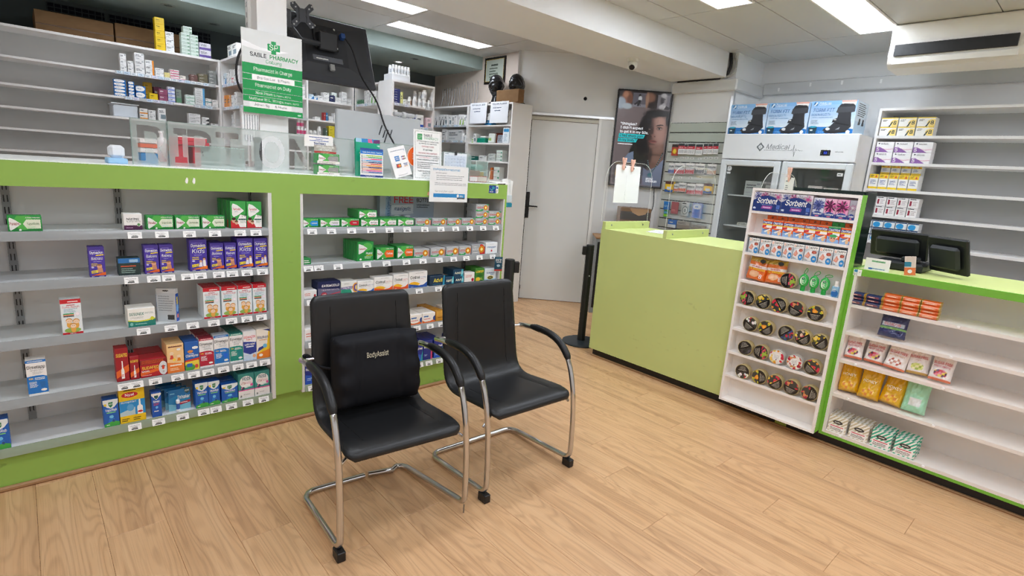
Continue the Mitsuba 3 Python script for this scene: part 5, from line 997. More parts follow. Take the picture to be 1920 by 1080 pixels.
disp('lower shelf of back shelving', R, [(.64, .08, 1.837, .13, 5, 'scallop', '#2a6fb4', BLU, 'blue and white carton'), (.735, .042, 1.837, .125, 5, 'scallop', '#2a6fb4', BLU, 'blue and white carton'), (.784, .07, 1.837, .1, 2, 'scallop', '#2a6fb4', BLU, 'blue and white carton'), (.877, .062, 1.837, .054, 1, 'solid', '#e6c11c', YEL, 'bright yellow carton'), (.947, .063, 1.837, .098, 2, 'solidw', '#8d4a66', PUR, 'plum carton'), (1.013, .053, 1.837, .126, 4, 'band', '#dfe1ee', C('#7f8fd0'), 'lilac carton'), (1.072, .042, 1.837, .112, 1, 'band', '#7f8a80', C('#5d8a6a'), 'grey green carton'), (1.145, .07, 1.837, .08, 3, 'teal', '#dfe9e3', C('#86b8a2'), 'pale teal carton'), (1.218, .077, 1.837, .148, 8, 'edge', WB, C('#5fa6d6'), 'white and sky blue carton'), (1.298, .05, 1.837, .07, 2, 'teal', WB, C('#3f7f86'), 'white and teal carton'), (1.352, .05, 1.837, .065, 2, 'plain', WB, None, 'white carton')], 5.6)
disp('lower shelf of back shelving', R, [(.856, .06, 1.837, .145, 2, 'solid', '#c49a18', YEL, 'dark yellow carton'), (.924, .06, 1.837, .118, 1, 'solidw', '#6f3350', PUR, 'dark plum carton'), (1.088, .045, 1.837, .10, 1, 'mint', '#6d8a76', C('#3f5f4a'), 'green carton')], 5.69)
disp('third shelf of back shelving', R, [(.80, .058, 1.675, .085, 2, 'teal', '#e8e4de', C('#d9862a'), 'white and orange carton'), (.826, .045, 1.675 , .115, 1, 'plain', WB, None, 'white carton') if False else (.862, .052, 1.675, .078, 2, 'plain', WB, None, 'white carton'), (.932, .058, 1.675, .103, 1, 'photo', WB, None, 'tall white carton'), (1.16, .092, 1.675, .088, 3, 'plain', WB, None, 'wide white carton'), (1.264, .058, 1.675, .066, 2, 'half', WB, C('#3a3d40'), 'white carton with dark corner'), (1.335, .06, 1.675, .02, 1, 'plain', WB, None, 'flat white carton')], 5.6)
put('storage_tub', MB().rbox(.62, .79, 5.63, 5.85, 1.676, 1.775, C('#d6dde4'), .006).rbox(.61, .80, 5.62, 5.86, 1.7752, 1.784, C('#e4eaee'), .003), 'mat_gloss', label='translucent white storage tub with a lid on the back shelving', cat='tub')
disp('upper shelf right of the pillar', R, [(2.13, .064, 2.03, .12, 3, 'plain', WB, None, 'white carton'), (2.228, .05, 2.03, .045, 1, 'half', '#cfe0ee', BLU, 'pale blue carton'), (2.28, .036, 2.03, .034, 1, 'half', '#dfe8ee', BLU, 'pale blue carton'), (2.319, .055, 2.03, .043, 1, 'plain', WB, None, 'white carton'), (2.376, .062, 2.03, .083, 2, 'plain', WB, None, 'white carton'), (2.442, .055, 2.03, .062, 1, 'solidw', '#222b52', NAV, 'navy carton'), (2.501, .065, 2.03, .052, 2, 'plain', WB, None, 'white carton'), (2.571, .058, 2.03, .113, 4, 'plain', WB, None, 'white carton'), (2.634, .046, 2.03, .056, 2, 'plain', WB, None, 'white carton')], 5.6)
disp('upper shelf right of the pillar', R, [(2.33, .02, 2.03, .075, 1, 'solidw', '#5a5f60', C('#5a5f60'), 'grey spine'), (2.50, .06, 2.03, .105, 1, 'half', '#dfe8e2', TEA, 'white and green carton behind'), (2.455, .02, 2.03, .09, 1, 'solidw', '#6b6f70', C('#6b6f70'), 'grey spine')], 5.69)
disp('lower shelf right of the pillar', R, [(2.288, .055, 1.837, .028, 1, 'plain', WB, None, 'white carton'), (2.384, .016, 1.837, .08, 1, 'solidw', '#a8383a', RED, 'red spine'), (2.402, .022, 1.837, .08, 1, 'solidw', '#3a6f9a', BLU, 'blue spine'), (2.43, .052, 1.837, .05, 2, 'plain', WB, None, 'white carton'), (2.49, .05, 1.837, .085, 3, 'plain', WB, None, 'white carton'), (2.56, .06, 1.837, .06, 2, 'plain', WB, None, 'white carton')], 5.6)
disp('third shelf right of the pillar', R, [(2.433, .062, 1.675, .115, 4, 'solid', '#d9c832', YEL, 'yellow carton'), (2.40, .018, 1.675, .09, 1, 'solidw', '#5f6f62', TEA, 'green spine')], 5.6)
disp('upper shelf of pillar return', R, [(5.56, .09, 2.03, .1, 1, 'half', '#d3e0ea', BLU, 'pale blue carton'), (5.46, .07, 2.03, .095, 3, 'plain', WB, None, 'white carton'), (5.38, .06, 2.03, .12, 2, 'plain', WB, None, 'white carton'), (5.31, .06, 2.03, .06, 2, 'pinkl', WB, C('#c0405a'), 'white and red carton'), (5.24, .07, 2.03, .11, 3, 'plain', WB, None, 'white carton'), (5.15, .07, 2.03, .13, 4, 'plain', WB, None, 'white carton')], 1.425, True)
disp('lower shelf of pillar return', R, [(5.56, .1, 1.837, .108, 1, 'edge', '#dd8428', C('#e9a04a'), 'orange carton'), (5.45, .08, 1.837, .106, 1, 'edge', '#d98a3a', C('#efece6'), 'orange carton'), (5.35, .08, 1.837, .1, 2, 'plain', WB, None, 'white carton'), (5.25, .08, 1.837, .12, 3, 'plain', WB, None, 'white carton')], 1.425, True)
disp('third shelf of pillar return', R, [(5.36, .05, 1.675, .1, 3, 'plain', WB, None, 'white carton'), (5.30, .05, 1.675, .13, 4, 'plain', WB, None, 'white carton')], 1.425, True)
disp('top of pillar return', R, [(5.40, .12, 2.245, .10, 1, 'photo', '#e6e9e2', TEA, 'white and green carton'), (5.27, .13, 2.245, .1, 1, 'photo', '#e9eae6', TEA, 'white and green carton')], 1.425, True)
disp('upper shelf behind the monitor corner', R, [(5.57, .05, 2.03, .05, 2, 'solidw', '#2f6f4a', TEA, 'green carton'), (5.515, .05, 2.03, .05, 2, 'solidw', '#2f6f4a', TEA, 'green carton'), (5.46, .05, 2.03, .048, 2, 'solidw', '#2f6f4a', TEA, 'green carton'), (5.405, .055, 2.03, .13, 4, 'plain', WB, None, 'white carton'), (5.34, .045, 2.03, .16, 4, 'plain', WB, None, 'white carton'), (5.285, .06, 2.03, .12, 1, 'half', WB, C('#6aa84a'), 'white and green carton'), (5.215, .06, 2.03, .12, 1, 'half', WB, C('#6aa84a'), 'white and green carton')], 2.705, True)
R2 = "the cabinet's open end"
disp('upper shelf of tall cabinet', R, [(2.722, .07, 2.022, .134, 6, 'solidw', '#232c66', NAV, 'navy carton'), (2.796, .026, 2.022, .112, 1, 'edge', '#d8d68a', C('#c9c45a'), 'slim yellow carton'), (2.826, .042, 2.022, .05, 1, 'plain', WB, None, 'small white carton'), (2.872, .036, 2.022, .045, 1, 'plain', WB, None, 'small white carton')], 4.8)
disp('lower shelf of tall cabinet', R, [(2.722, .05, 1.828, .135, 1, 'photo', WB, None, 'tall white carton'), (2.78, .04, 1.828, .095, 2, 'solidw', '#2a357a', NAV, 'navy carton'), (2.826, .04, 1.828, .095, 2, 'plain', '#dedcc8', None, 'cream carton'), (2.87, .026, 1.828, .09, 2, 'solidw', '#2a357a', NAV, 'navy carton'), (2.90, .035, 1.828, .09, 2, 'plain', WB, None, 'white carton'), (2.94, .03, 1.828, .09, 1, 'solidw', '#2a357a', NAV, 'slim navy carton'), (2.985, .08, 1.828, .12, 1, 'teal', WB, C('#2a4fae'), 'white carton with a blue foot'), (3.10, .055, 1.828, .104, 1, 'photo', '#e6c9cf', None, 'pale pink carton')], 4.8)
def bottle(h, r, cap, lab, capc=W_):
    m = MB().lathe([(0, 0), (r * .95, 0), (r, .004), (r, h * .70), (r * .92, h * .76), (r * .70, h * .79)], W_, 18).lathe([(r * .72, h * .78), (r * .76, h * .785), (r * .76, h * .985), (r * .7, h), (0, h)], capc, 18)
    m.lathe([(r * 1.006, h * .12), (r * 1.006, h * .6)], lab, 18); 
    for i in range(3): m.box(-r * .5, r * .5, -r * 1.03, -r * .96, h * (.2 + .12 * i), h * (.24 + .12 * i), C('#6a6e74'))
    return m.ply('mat_gloss')
_bt = {}
def bottles(rows, place, ref='the cabinet side panel'):
    for x, y, z, h, r, lab, capc, what in rows:
        k = (h, r, lab, capc); _bt.setdefault(k, bottle(h, r, .3, C(lab), C(capc)))
        later(put('pill_bottle', _bt[k], None, M=at(x, y, z)), what, 'pill bottle', place, ref, x * 100 + y, 'pill bottles in the dispensary')
bl = '#e6e8ea'
bottles([(2.968, 4.835, 2.0225, .088, .024, bl, '#f2f2f0', 'white pill bottle'), (3.02, 4.83, 2.0225, .076, .021, bl, '#f2f2f0', 'white pill bottle'), (2.935, 4.88, 2.0225, .088, .02, '#e69a4a', '#f2f2f0', 'orange labelled pill bottle'), (2.91, 4.84, 2.0225, .075, .018, '#e69a4a', '#f2f2f0', 'orange labelled pill bottle'), (3.075, 4.835, 2.0225, .078, .026, bl, '#f2f2f0', 'white pill bottle'), (3.131, 4.835, 2.0225, .078, .024, bl, '#f2f2f0', 'white pill bottle'), (3.06, 4.89, 2.0225, .07, .024, bl, '#f2f2f0', 'white pill bottle'), (3.11, 4.9, 2.0225, .075, .024, bl, '#f2f2f0', 'white pill bottle'),
         (3.0, 4.89, 2.0225, .09, .024, bl, '#f2f2f0', 'white pill bottle'), (3.075, 4.836, 2.1007, .088, .026, bl, '#f2f2f0', 'stacked white pill bottle'), (3.06, 4.892, 2.0928, .08, .023, bl, '#f2f2f0', 'rear stacked white pill bottle'), (3.0, 4.892, 2.1127, .06, .02, bl, '#f2f2f0', 'short stacked white pill bottle')], 'upper shelf of tall cabinet')
put('carton_flat', MB().rbox(2.705, 2.90, 4.82, 4.98, 2.2325, 2.290, C('#e4e6e8'), .002), 'mat_print', label='white carton on top of the tall cabinet under the bottles', cat='carton')
for i in range(6):
    for j in (0, 1): bottles([(2.727 + .033 * i, 4.845 + .06 * j, 2.2905, .08, .0155, '#dfe3e6', '#f4f4f4', 'white bottle ' + ('front row' if j == 0 else 'back row'))], 'top of tall cabinet')
bottles([(2.13 + .035 * (i % 3), 5.64, 1.675 + .072 * (i // 3), .07, .017, '#d95a86', '#f4f4f2', 'pink labelled bottle') for i in range(5)] + [(2.255 + .045 * i, 5.65, 1.675, .055 if i < 2 else .10, .02, '#e6e6e4', '#e9e9e7', 'white pill bottle') for i in range(3)], 'third shelf right of the pillar', 'the pillar')
disp('upper shelf by beige wall', 'the corner', [(5.89, .05, 1.95, .118, 1, 'half', WB, C('#3a3d40'), 'white carton'), (5.80, .055, 1.95, .13, 1, 'half', WB, C('#3a3d40'), 'white carton'), (5.74, .055, 1.95, .13, 1, 'half', WB, C('#3a3d40'), 'white carton'), (5.68, .055, 1.95, .128, 1, 'photo', WB, None, 'white carton'), (5.59, .055, 1.95, .12, 1, 'photo', WB, None, 'white carton'), (5.53, .09, 1.95, .118, 1, 'plain', WB, None, 'wide white carton'), (5.395, .05, 1.95, .125, 1, 'half', WB, C('#8fb84a'), 'white and lime carton'), (5.34, .05, 1.95, .12, 1, 'half', WB, C('#8fb84a'), 'white and lime carton'), (5.285, .05, 1.95, .11, 1, 'plain', WB, None, 'white carton')], 3.9, True)
disp('lower shelf by beige wall', 'the corner', [(5.89, .06, 1.772, .11, 2, 'plain', WB, None, 'white carton'), (5.72, .1, 1.772, .135, 1, 'plain', WB, None, 'tall white carton'), (5.60, .31, 1.772, .128, 1, 'plain', '#d3d4d3', None, 'long grey white carton')], 3.9, True)
bottles([(3.93, 5.30, 1.7725, .088, .028, '#dfe2e4', '#f2f2f0', 'white bottle'), (3.935, 5.243, 1.7725, .085, .026, '#dfe2e4', '#3a3c3e', 'white bottle with dark cap')], 'lower shelf by beige wall', 'the corner')
disp('upper shelf under the display heads', 'the corner', [(4.90, .12, 1.945, .05, 1, 'solidw', '#1f6a9a', BLU, 'blue carton'), (4.87, .05, 1.995, .075, 1, 'plain', WB, None, 'white carton'), (4.53, .05, 1.945, .15, 3, 'plain', WB, None, 'white carton')], 3.9, True)
disp('middle shelf under the display heads', 'the corner', [(5.15, .06, 1.755, .05, 2, 'half', '#dfe6dc', C('#8fb84a'), 'pale green carton'), (5.09, .05, 1.755, .1, 1, 'photo', WB, None, 'white carton')], 3.9, True)
put('plastic_bin', MB().rbox(3.91, 4.05, 4.88, 5.02, 1.7555, 1.805, C('#12866c'), .004).rbox(3.93, 4.0, 4.90, 5.0, 1.8055, 1.83, W_, .01), 'mat_print', label='green bin with white packets on the shelf under the display heads', cat='bin')
put('red_carton', MB().rbox(4.06, 4.15, 4.66, 4.93, 1.7555, 1.875, C('#8c3a22'), .002), 'mat_print', label='rust red carton at the back of the shelf under the display heads', cat='carton')
put('packet', MB().add(MB().rbox(0, .11, 0, .03, 0, .1, C('#dfe4dc'), .006).rect(((0, 0, 0), (1, 0, 0), (0, 0, 1)), .01, .02, .06, .05, C('#9cb86a')), mat4(3.93, 4.85, 1.7605, rz=-90, rx=-6)), 'mat_gloss', label='white and green packet beside the green bin', cat='packet')
put('packet', MB().add(MB().rbox(0, .1, 0, .02, 0, .085, C('#aab0b8'), .006).lines(((0, 0, 0), (1, 0, 0), (0, 0, 1)), .01, .09, .01, .08, 6, C('#4a4f5a')), mat4(3.925, 4.69, 1.7595, rz=-90, rx=-8)), 'mat_gloss', label='patterned foil packet leaning beside the white packet', cat='packet')
put('leaflet_stack', MB().add(sheet(.10, .158, .012, C('#e6eef4'), lambda F: F.r(.1, .72, .95, .92, C('#3f8fc4')).l(.15, .8, .1, .6, 5, C('#a9bac8'))), mat4(3.905, 4.565, 1.756, rz=-90)), 'mat_print', label='white leaflet with a blue heading standing on the shelf under the display heads', cat='leaflet')
disp('lowest visible shelf under the display heads', 'the corner', [(5.15, .16, 1.56, .045, 1, 'solidw', '#1f5a52', TEA, 'dark teal carton'), (4.97, .14, 1.56, .055, 1, 'plain', '#d9dbd8', None, 'grey white carton'), (4.80, .12, 1.56, .08, 2, 'plain', '#c9cfca', None, 'pale grey carton'), (4.66, .10, 1.56, .12, 3, 'mint', '#cfd6d2', C('#3f8a6a'), 'pale grey green carton')], 3.9, True)
disp('bottom shelf under the display heads', 'the corner', [(4.75, .035, 1.36, .13, 1, 'solid', '#c4682a', ORG, 'orange carton'), (4.69, .1, 1.36, .14, 2, 'mint', '#d9dcd8', C('#3f8a6a'), 'white and green carton')], 3.9, True)
put('plastic_bag', MB().mesh(trimesh.util.concatenate([trimesh.creation.icosphere(subdivisions=3, radius=.5)]).apply_transform(np.diag([.16, .22, .12, 1])), C('#b4bcc6'), True), 'mat_gloss', M=at(4.02, 4.6, 1.161), label='grey plastic bag on the low shelf beside the counter end', cat='bag')
for i, y in enumerate((5.147, 4.787)):
    m = sheet(.30, .222, .0008, C('#eceef2'), lambda F: F.t('Scripts waiting, for collection' if i == 0 else 'Scripts waiting, for collection', .5, .86, .07, C('#3a4a66'), .8).l(.15, .65, .68, .75, 1, C('#5f6a80')).l(.25, .7, .54, .62, 1, C('#5f6a80')))
    put('paper_notice', m, 'mat_print', M=at(3.886, y, 1.962, -90) @ T().rotate([1, 0, 0], -1.5), label=['white script notice hanging on the shelving, the one nearer the wire hooks', 'white script notice hanging on the shelving, the one nearer the door'][i], cat='notice')
put('open_carton', MB().rbox(3.903, 3.985, 4.36, 4.715, 2.1705, 2.30, C('#a07a52'), .003).poly(((3.903, 4.70, 2.1705), (0, -1, 0), (0, 0, 1)), [(.03, .0), (.10, .0), (.085, .05), (.07, .08), (.075, .125), (.035, .125), (.04, .06)], C('#c9a27a'), 2), 'mat_card', label='torn brown cardboard box beside the black display heads', cat='cardboard box')
# two black display heads
def head(hair):
    m = trimesh.creation.icosphere(subdivisions=5); p = m.vertices.copy(); x, y, z = p.T
    X, Y, Z = x * .074, y * .094, z * .118
    lo = np.clip(-z, 0, 1); X *= 1 - .34 * lo ** 1.4; Y = np.where(y < 0, Y * (1 - .05 * lo), Y * (1 - .42 * lo ** 1.2)); f = np.clip(-y, 0, 1) ** .8
    g = lambda cx, cz, sx, sz: np.exp(-((X - cx) / sx) ** 2 - ((Z - cz) / sz) ** 2)
    d = .026 * g(0, -.018, .010, .018) + .014 * g(0, .008, .008, .022) + .007 * (g(.03, .036, .022, .008) + g(-.03, .036, .022, .008)) - .013 * (g(.03, .016, .015, .010) + g(-.03, .016, .015, .010)) + .006 * (g(.03, .014, .009, .005) + g(-.03, .014, .009, .005))
    d += .009 * g(0, -.052, .019, .0045) + .010 * g(0, -.064, .016, .005) - .006 * g(0, -.058, .02, .0022) + .014 * g(0, -.094, .022, .012) + .004 * (g(.045, -.012, .018, .016) + g(-.045, -.012, .018, .016))
    Y = Y - d * f
    ear = np.exp(-((Y - .008) / .016) ** 2 - ((Z - .0) / .028) ** 2) * (np.abs(x) > .8); X = X + np.sign(x) * .012 * ear
    line = .058 - .05 * np.clip(y + .55, 0, 1.3) if hair == 0 else .062 - .115 * np.clip(y + .45, 0, 1)
    hs = 1 / (1 + np.exp(-(Z - line) / .003)); n = meshkit.noise(np.stack([X * 60, Y * 60, Z * 40], 1)) - .5
    k = 1 + hs * (.09 + .05 * n); X, Y, Z = X * k, Y * k, Z * (1 + hs * .05)
    m.vertices = np.stack([X, Y, Z], 1); return m
def bust(name, M, hair, label):
    t = thing(name, label, 'display head'); m = MB().mesh(head(hair), (.012, .012, .013), True)
    put('head', m, 'mat_gloss', t, M=M @ T().translate([0, 0, .2]))
    put('neck', MB().lathe([(.07, 0), (.072, .02), (.058, .05), (.05, .09), (.05, .16)], (.012, .012, .013), 28, (0, .02, 0)).mesh(trimesh.creation.icosphere(subdivisions=3).apply_transform(np.diag([.118, .07, .05, 1])).slice_plane([0, 0, 0], [0, 0, 1]).apply_translation([0, .02, .0]), (.012, .012, .013), True), 'mat_gloss', t, M=M)
bust('display_bust', at(4.03, 4.88, 2.171, -82), 0, 'glossy black display head in front looking towards the shop')
bust('display_bust', at(4.10, 4.62, 2.171, -84), 1, 'glossy black display head behind the cardboard box')
# chrome wire hooks standing on the shelving top
for i in range(15):
    y = 5.87 - .05 * i; h = .19 + .05 * (i / 15) + random.uniform(-.015, .02); lean = random.uniform(-.004, .004)
    pth = [(4.0 + random.uniform(-.03, .05), y, 2.172), (4.0, y + lean * .3, 2.172 + h * .5), (4.0, y + lean, 2.172 + h), (3.99, y + lean - .008, 2.172 + h + .018), (3.98, y + lean - .020, 2.172 + h + .020), (3.975, y + lean - .026, 2.172 + h + .004)]
    m = MB().tube(smooth_path(pth, 4), .0036, (.45, .45, .46), 6).tube([(3.92, y - .006, 2.1735), (4.16, y + .006, 2.1735)], .0028, (.7, .7, .7), 6).rbox(3.985, 4.015, y - .012, y + .012, 2.1705, 2.178, (.6, .6, .6), .002)
    later(put('wire_hook', m, 'mat_metal'), 'chrome display hook', 'wire hook', 'on the shelving by the beige wall', 'the corner', i, 'chrome display hooks')
# framed certificate
t = thing('certificate_frame', 'framed certificate with a black and gold border on the beige wall', 'picture frame'); M = at(4.175, 5.285, 2.44, -90)
put('frame', MB().poly(((0, -.0005, 0), (1, 0, 0), (0, 0, 1)), sbox(0, 0, .365, .285).difference(sbox(.025, .025, .34, .26)), C('#16120e'), 1).box(0, .365, 0, .012, 0, .285, C('#1d1813')).poly(((0, -.001, 0), (1, 0, 0), (0, 0, 1)), sbox(.022, .022, .343, .263).difference(sbox(.027, .027, .338, .258)), C('#b8923f'), 2), 'mat_satin', t, M=M)
put('certificate', MB().box(.027, .338, -.0003, 0, .027, .258, C('#a9b0a4')).lines(((.06, -.0004, .06), (1, 0, 0), (0, 0, 1)), .03, .2, .0, .12, 4, C('#5f665c')).rect(((.06, -.0004, .06), (1, 0, 0), (0, 0, 1)), .06, .13, .18, .15, C('#4a5048')), 'mat_print', t, M=M)
# downlights in the bulkhead
for i, (x, y, lit) in enumerate(((3.397, 5.915, 1), (3.402, 5.56, 0), (1.052, 5.615, 0), (1.481, 5.986, 0), (2.6, 5.9, 0))):
    t = thing('downlight', ['small lit downlight in the soffit over the tall cabinet', 'unlit downlight ring in the soffit beside the lit one', 'unlit downlight ring in the soffit over the yellow cartons', 'unlit downlight ring in the soffit nearer the pillar', 'downlight in the soffit hidden behind the monitor'][i], 'downlight')
    put('trim_ring', MB().lathe([(.032, -.002), (.05, -.004), (.055, 0)], C('#8f9a96') if not lit else W_, 24, (x, y, 2.609)), 'mat_satin', t)
    if lit: put('lamp', mikit.ply(trimesh.Trimesh([(x + .032 * math.cos(a), y + .032 * math.sin(a), 2.6075) for a in np.linspace(0, 2 * np.pi, 20, endpoint=False)], [[0, k + 1, k] for k in range(1, 19)], process=False), 'mat_matte', emitter=LAMP(9.0)), None, t)
    else: put('dark_lamp', MB().lathe([(0, -.001), (.032, -.002)], C('#59625f'), 20, (x, y, 2.609)), 'mat_satin', t)
# vent grilles and cartons over the back shelving
for i, x in enumerate((.30, .72, 1.14)):
    t = thing('vent_grille', ['dark vent grille high on the back wall, cut off by the frame', 'dark vent grille high on the back wall behind the yellow cartons', 'dark vent grille high on the back wall above the mint cartons'][i], 'vent')
    put('opening', MB().box(x, x + .39, 6.328, 6.339, 2.475, 2.575, (.003, .004, .012)), 'mat_matte', t)
    for j in range(9): put('bar', MB().box(x + .0 + .046 * j, x + .006 + .046 * j, 6.322, 6.33, 2.475, 2.575, C('#4a5052')), 'mat_matte', t)
    for j in range(4): put('bar', MB().box(x, x + .39, 6.323, 6.331, 2.472 + .033 * j, 2.478 + .033 * j, C('#4a5052')), 'mat_matte', t)
for i, (x, w, h) in enumerate(((.20, .50, .19), (.712, .50, .20))):
    t = thing('storage_carton', ['brown cardboard carton over the back shelving, cut off by the frame', 'brown cardboard carton over the back shelving behind the yellow cartons'][i], 'cardboard box')
    put('box', MB().rbox(x, x + w, 5.92, 6.30, 2.2455, 2.2455 + h, C('#8a6846'), .003), 'mat_card', t); put('tape', MB().box(x, x + w, 5.9195, 5.92, 2.33, 2.34, C('#5d432c')), 'mat_print', t)
# counter's working desk behind the glass, seen over its edge
put('dispensary_bench', MB().rbox(-1.9, 2.4, 3.505, 3.95, .86, .90, C('#d9d9d6'), .004).box(-1.88, 2.38, 3.52, 3.54, 0, .86, C('#c9c9c6')), 'mat_satin', label='white work bench along the back of the medicine counter', cat='bench')
# ================================================================ THE SERVICE COUNTER
B = thing('service_counter', 'lime green service counter with battens on top and black toe kick', 'counter')
put('front_panel', MB().box(XB, XB + .018, .951, 2.732, .07, 1.07, WHT), 'mat_lime', B)
put('end_panel', MB().box(XB + .018, 4.06, 2.714, 2.732, .07, 1.07, WHT), 'mat_lime', B)
put('countertop', MB().box(XB + .001, 4.06, .951, 2.731, 1.052, 1.0702, WHT), 'mat_lime', B)
put('toe_kick', MB().box(XB + .04, XB + .055, .94, 2.72, 0, .072, C('#17171a')), 'mat_satin', B)
put('toe_kick', MB().box(XB + .055, 4.04, 2.70, 2.715, 0, .072, C('#17171a')), 'mat_satin', B)
put('green_scrap', MB().box(XB + .0385, XB + .04, 1.13, 1.20, .006, .06, C('#8f9f45')), 'mat_satin', B)
for y, x1 in ((2.70, 4.05), (2.14, 4.05), (1.54, 4.05)):
    k = put('batten', MB().rbox(XB + .006, x1, y, y + .032, 1.0705, 1.128, WHT, .002), 'mat_lime', B)
    sc = MB()
    for x in (3.52, 3.95): sc.lathe([(0, -.003), (.006, -.003), (.007, 0)], C('#8f9496'), 10, (x, y - .0005, 1.10), 'y')
    put('screw', sc, 'mat_metal', k, kind='stuff')
# clear screens with rounded shoulders standing on the battens
def screen(y, x0, x1, z1, label):
    t = thing('acrylic_screen', label, 'acrylic screen'); r = .15
    p = sbox(x0, 1.129, x1, z1 - r).union(sbox(x0 + r, z1 - r - .001, x1 - r, z1)).union(Point(x0 + r, z1 - r).buffer(r, 24)).union(Point(x1 - r, z1 - r).buffer(r, 24)).buffer(.0005)
    put('sheet', MB().poly(((0, y + .016, 0), (1, 0, 0), (0, 0, 1)), p, W_, 0), 'mat_glass', t)
    a = [(x0, 1.129)] + [(x0 + r - r * math.cos(q), z1 - r + r * math.sin(q)) for q in np.linspace(0, np.pi / 2, 14)] + [(x1 - r + r * math.sin(q), z1 - r + r * math.cos(q)) for q in np.linspace(0, np.pi / 2, 14)] + [(x1, 1.129)]
    put('bright_edge', MB().tube([(q[0], y + .016, q[1]) for q in a], .0016, C('#eef1ea'), 6), 'mat_gloss', t)
screen(2.70, 3.405, 4.03, 1.603, 'clear arched acrylic screen at the far end of the service counter with paper clipped on')
screen(2.14, 3.44, 4.075, 1.59, 'clear arched acrylic screen in the middle of the service counter')
screen(1.54, 3.52, 4.10, 1.58, 'clear arched acrylic screen behind the snack display')
pm = MB(); N = 9
for i in range(N):
    for s_ in (0, 1):
        u0, u1 = i / N, (i + 1) / N; g = lambda u: -.004 - .010 * math.sin(u * 3.0) * (1 if s_ == 0 else 1)
        y0 = lambda u: 2.712 - .006 + (0 if abs(u - .43) > .001 else -.004)
        pm.quad((3.513 + .33 * u0, 2.712 - .004 * s_, 1.577 - .298 * 0), (3.513 + .33 * u0, 2.706 + .006 * math.sin(u0 * 6) - .004 * s_ * 0, 1.279), (3.513 + .33 * u1, 2.706 + .006 * math.sin(u1 * 6), 1.279), (3.513 + .33 * u1, 2.712 - .004 * s_, 1.577), C('#f0f1f1')) if s_ == 0 else None
pm.box(3.654, 3.6545, 2.7045, 2.7049, 1.29, 1.50, C('#a9abac'))
put('clipped_paper', pm, 'mat_matte', label='blank white paper pegged to the far acrylic screen', cat='paper')
def peg(x, y, z, rz, label):
    t = thing('bunny_peg', label, 'clip'); M = at(x, y, z, rz); PK = C('#e8b9a8')
    e = MB()
    for s_ in (-1, 1): e.tube(smooth_path([(s_ * .006, 0, 0), (s_ * .012, 0, .022), (s_ * .016, 0, .040), (s_ * .015, 0, .050)], 4), [.008] * 4 + [.0095] * 4 + [.0095] * 4 + [.005], PK, 10)
    put('ear', e, 'mat_satin', t, M=M)
    put('body', MB().mesh(trimesh.creation.icosphere(subdivisions=3).apply_transform(np.diag([.016, .010, .030, 1])), PK, True), 'mat_satin', t, M=M @ T().translate([0, 0, -.018]))
    put('black_eye', MB().mesh(trimesh.creation.icosphere(subdivisions=2).apply_transform(np.diag([.0055, .004, .007, 1])), (.01, .01, .01), True), 'mat_gloss', t, M=M @ T().translate([.009, -.008, -.022]))
peg(3.60, 2.702, 1.585, 0, 'pink bunny ear peg holding the far paper, the one nearer the door')
peg(3.715, 2.702, 1.578, 0, 'pink bunny ear peg holding the far paper, the one nearer the fridge')
peg(3.90, 1.546, 1.575, 0, 'pink bunny ear peg holding the printed page behind the snack display')
put('printed_page', sheet(.15, .20, .001, W_, lambda F: F.l(.1, .4, .82, .92, 1, C('#9a9ea4')).l(.1, .5, .5, .75, 4, C('#8a8e94')).l(.08, .6, .3, .36, 1, C('#6a6e74'))), 'mat_print', M=at(3.85, 1.545, 1.36), label='printed white page clipped to the acrylic screen behind the snack display', cat='paper')
pl_ = MB()
for i in range(4): pl_.add(MB().box(0, .30, 0, .21, 0, .0015, vary(C('#eef0f3'), .02)), mat4(3.72 + .02 * i, 2.28 + .015 * i, 1.0706 + .002 * i, rz=6 - 9 * i))
put('paper_pile', pl_, 'mat_print', label='loose pile of white papers on the service counter top', cat='papers', kind='stuff')

# ---- snack display: white shelves hung on the counter front
DX = 3.35
D = thing('snack_display', 'tall shallow white display shelf full of tissues, plasters and round candy tins', 'display shelf')
DZ = [1.337, 1.2015, 1.0775, .9005, .743, .5845, .425, .267]
put('side_panel', MB().box(DX, XB - .0005, 1.513, 1.528, .083, 1.474, C('#eae7e4')), 'mat_satin', D)
put('side_panel', MB().box(DX, DX + .018, .936, .950, .083, 1.474, C('#eae7e4')), 'mat_satin', D)
put('side_panel', MB().box(DX + .018, XB + .012, .9362, .950, .083, 1.474, C('#eae7e4')), 'mat_satin', D)
put('green_side', MB().box(DX + .017, XB + .012, .9352, .936, .0835, 1.476, WHT), 'mat_leaf', D, label='bright green side')
put('top_board', MB().box(DX, XB - .0005, .950, 1.513, 1.457, 1.474, C('#eae7e4')), 'mat_satin', D)
put('bottom_board', MB().box(DX, XB - .0005, .950, 1.513, .083, .097, C('#efedea')), 'mat_satin', D)
put('back_panel', MB().box(XB - .004, XB - .0005, .950, 1.513, .097, 1.457, C('#e6e3e0')), 'mat_satin', D)
DS = [put('shelf', MB().box(DX + .001, XB - .004, .950, 1.513, z - .0155, z, C('#eae7e4')), 'mat_satin', D) for z in DZ]
put('back_board', MB().rbox(XB + .022, XB + .05, .952, 1.335, 1.0708, 1.494, C('#10201e'), .004), 'mat_gloss', D, label='glossy dark green board behind')
put('back_board', MB().rbox(XB + .013, XB + .175, .9365, .9515, 1.0708, 1.494, C('#0f1d1b'), .004), 'mat_gloss', D)
RD = 'the counter panel'
def on_disp(name, m, y, z, desc, cat, place, order, dx=.006, grp=None, bs='mat_print'):
    later(put(name, m, bs, M=at(DX + dx, y, z + .0003, -90)), desc, cat, place, RD, order, grp)
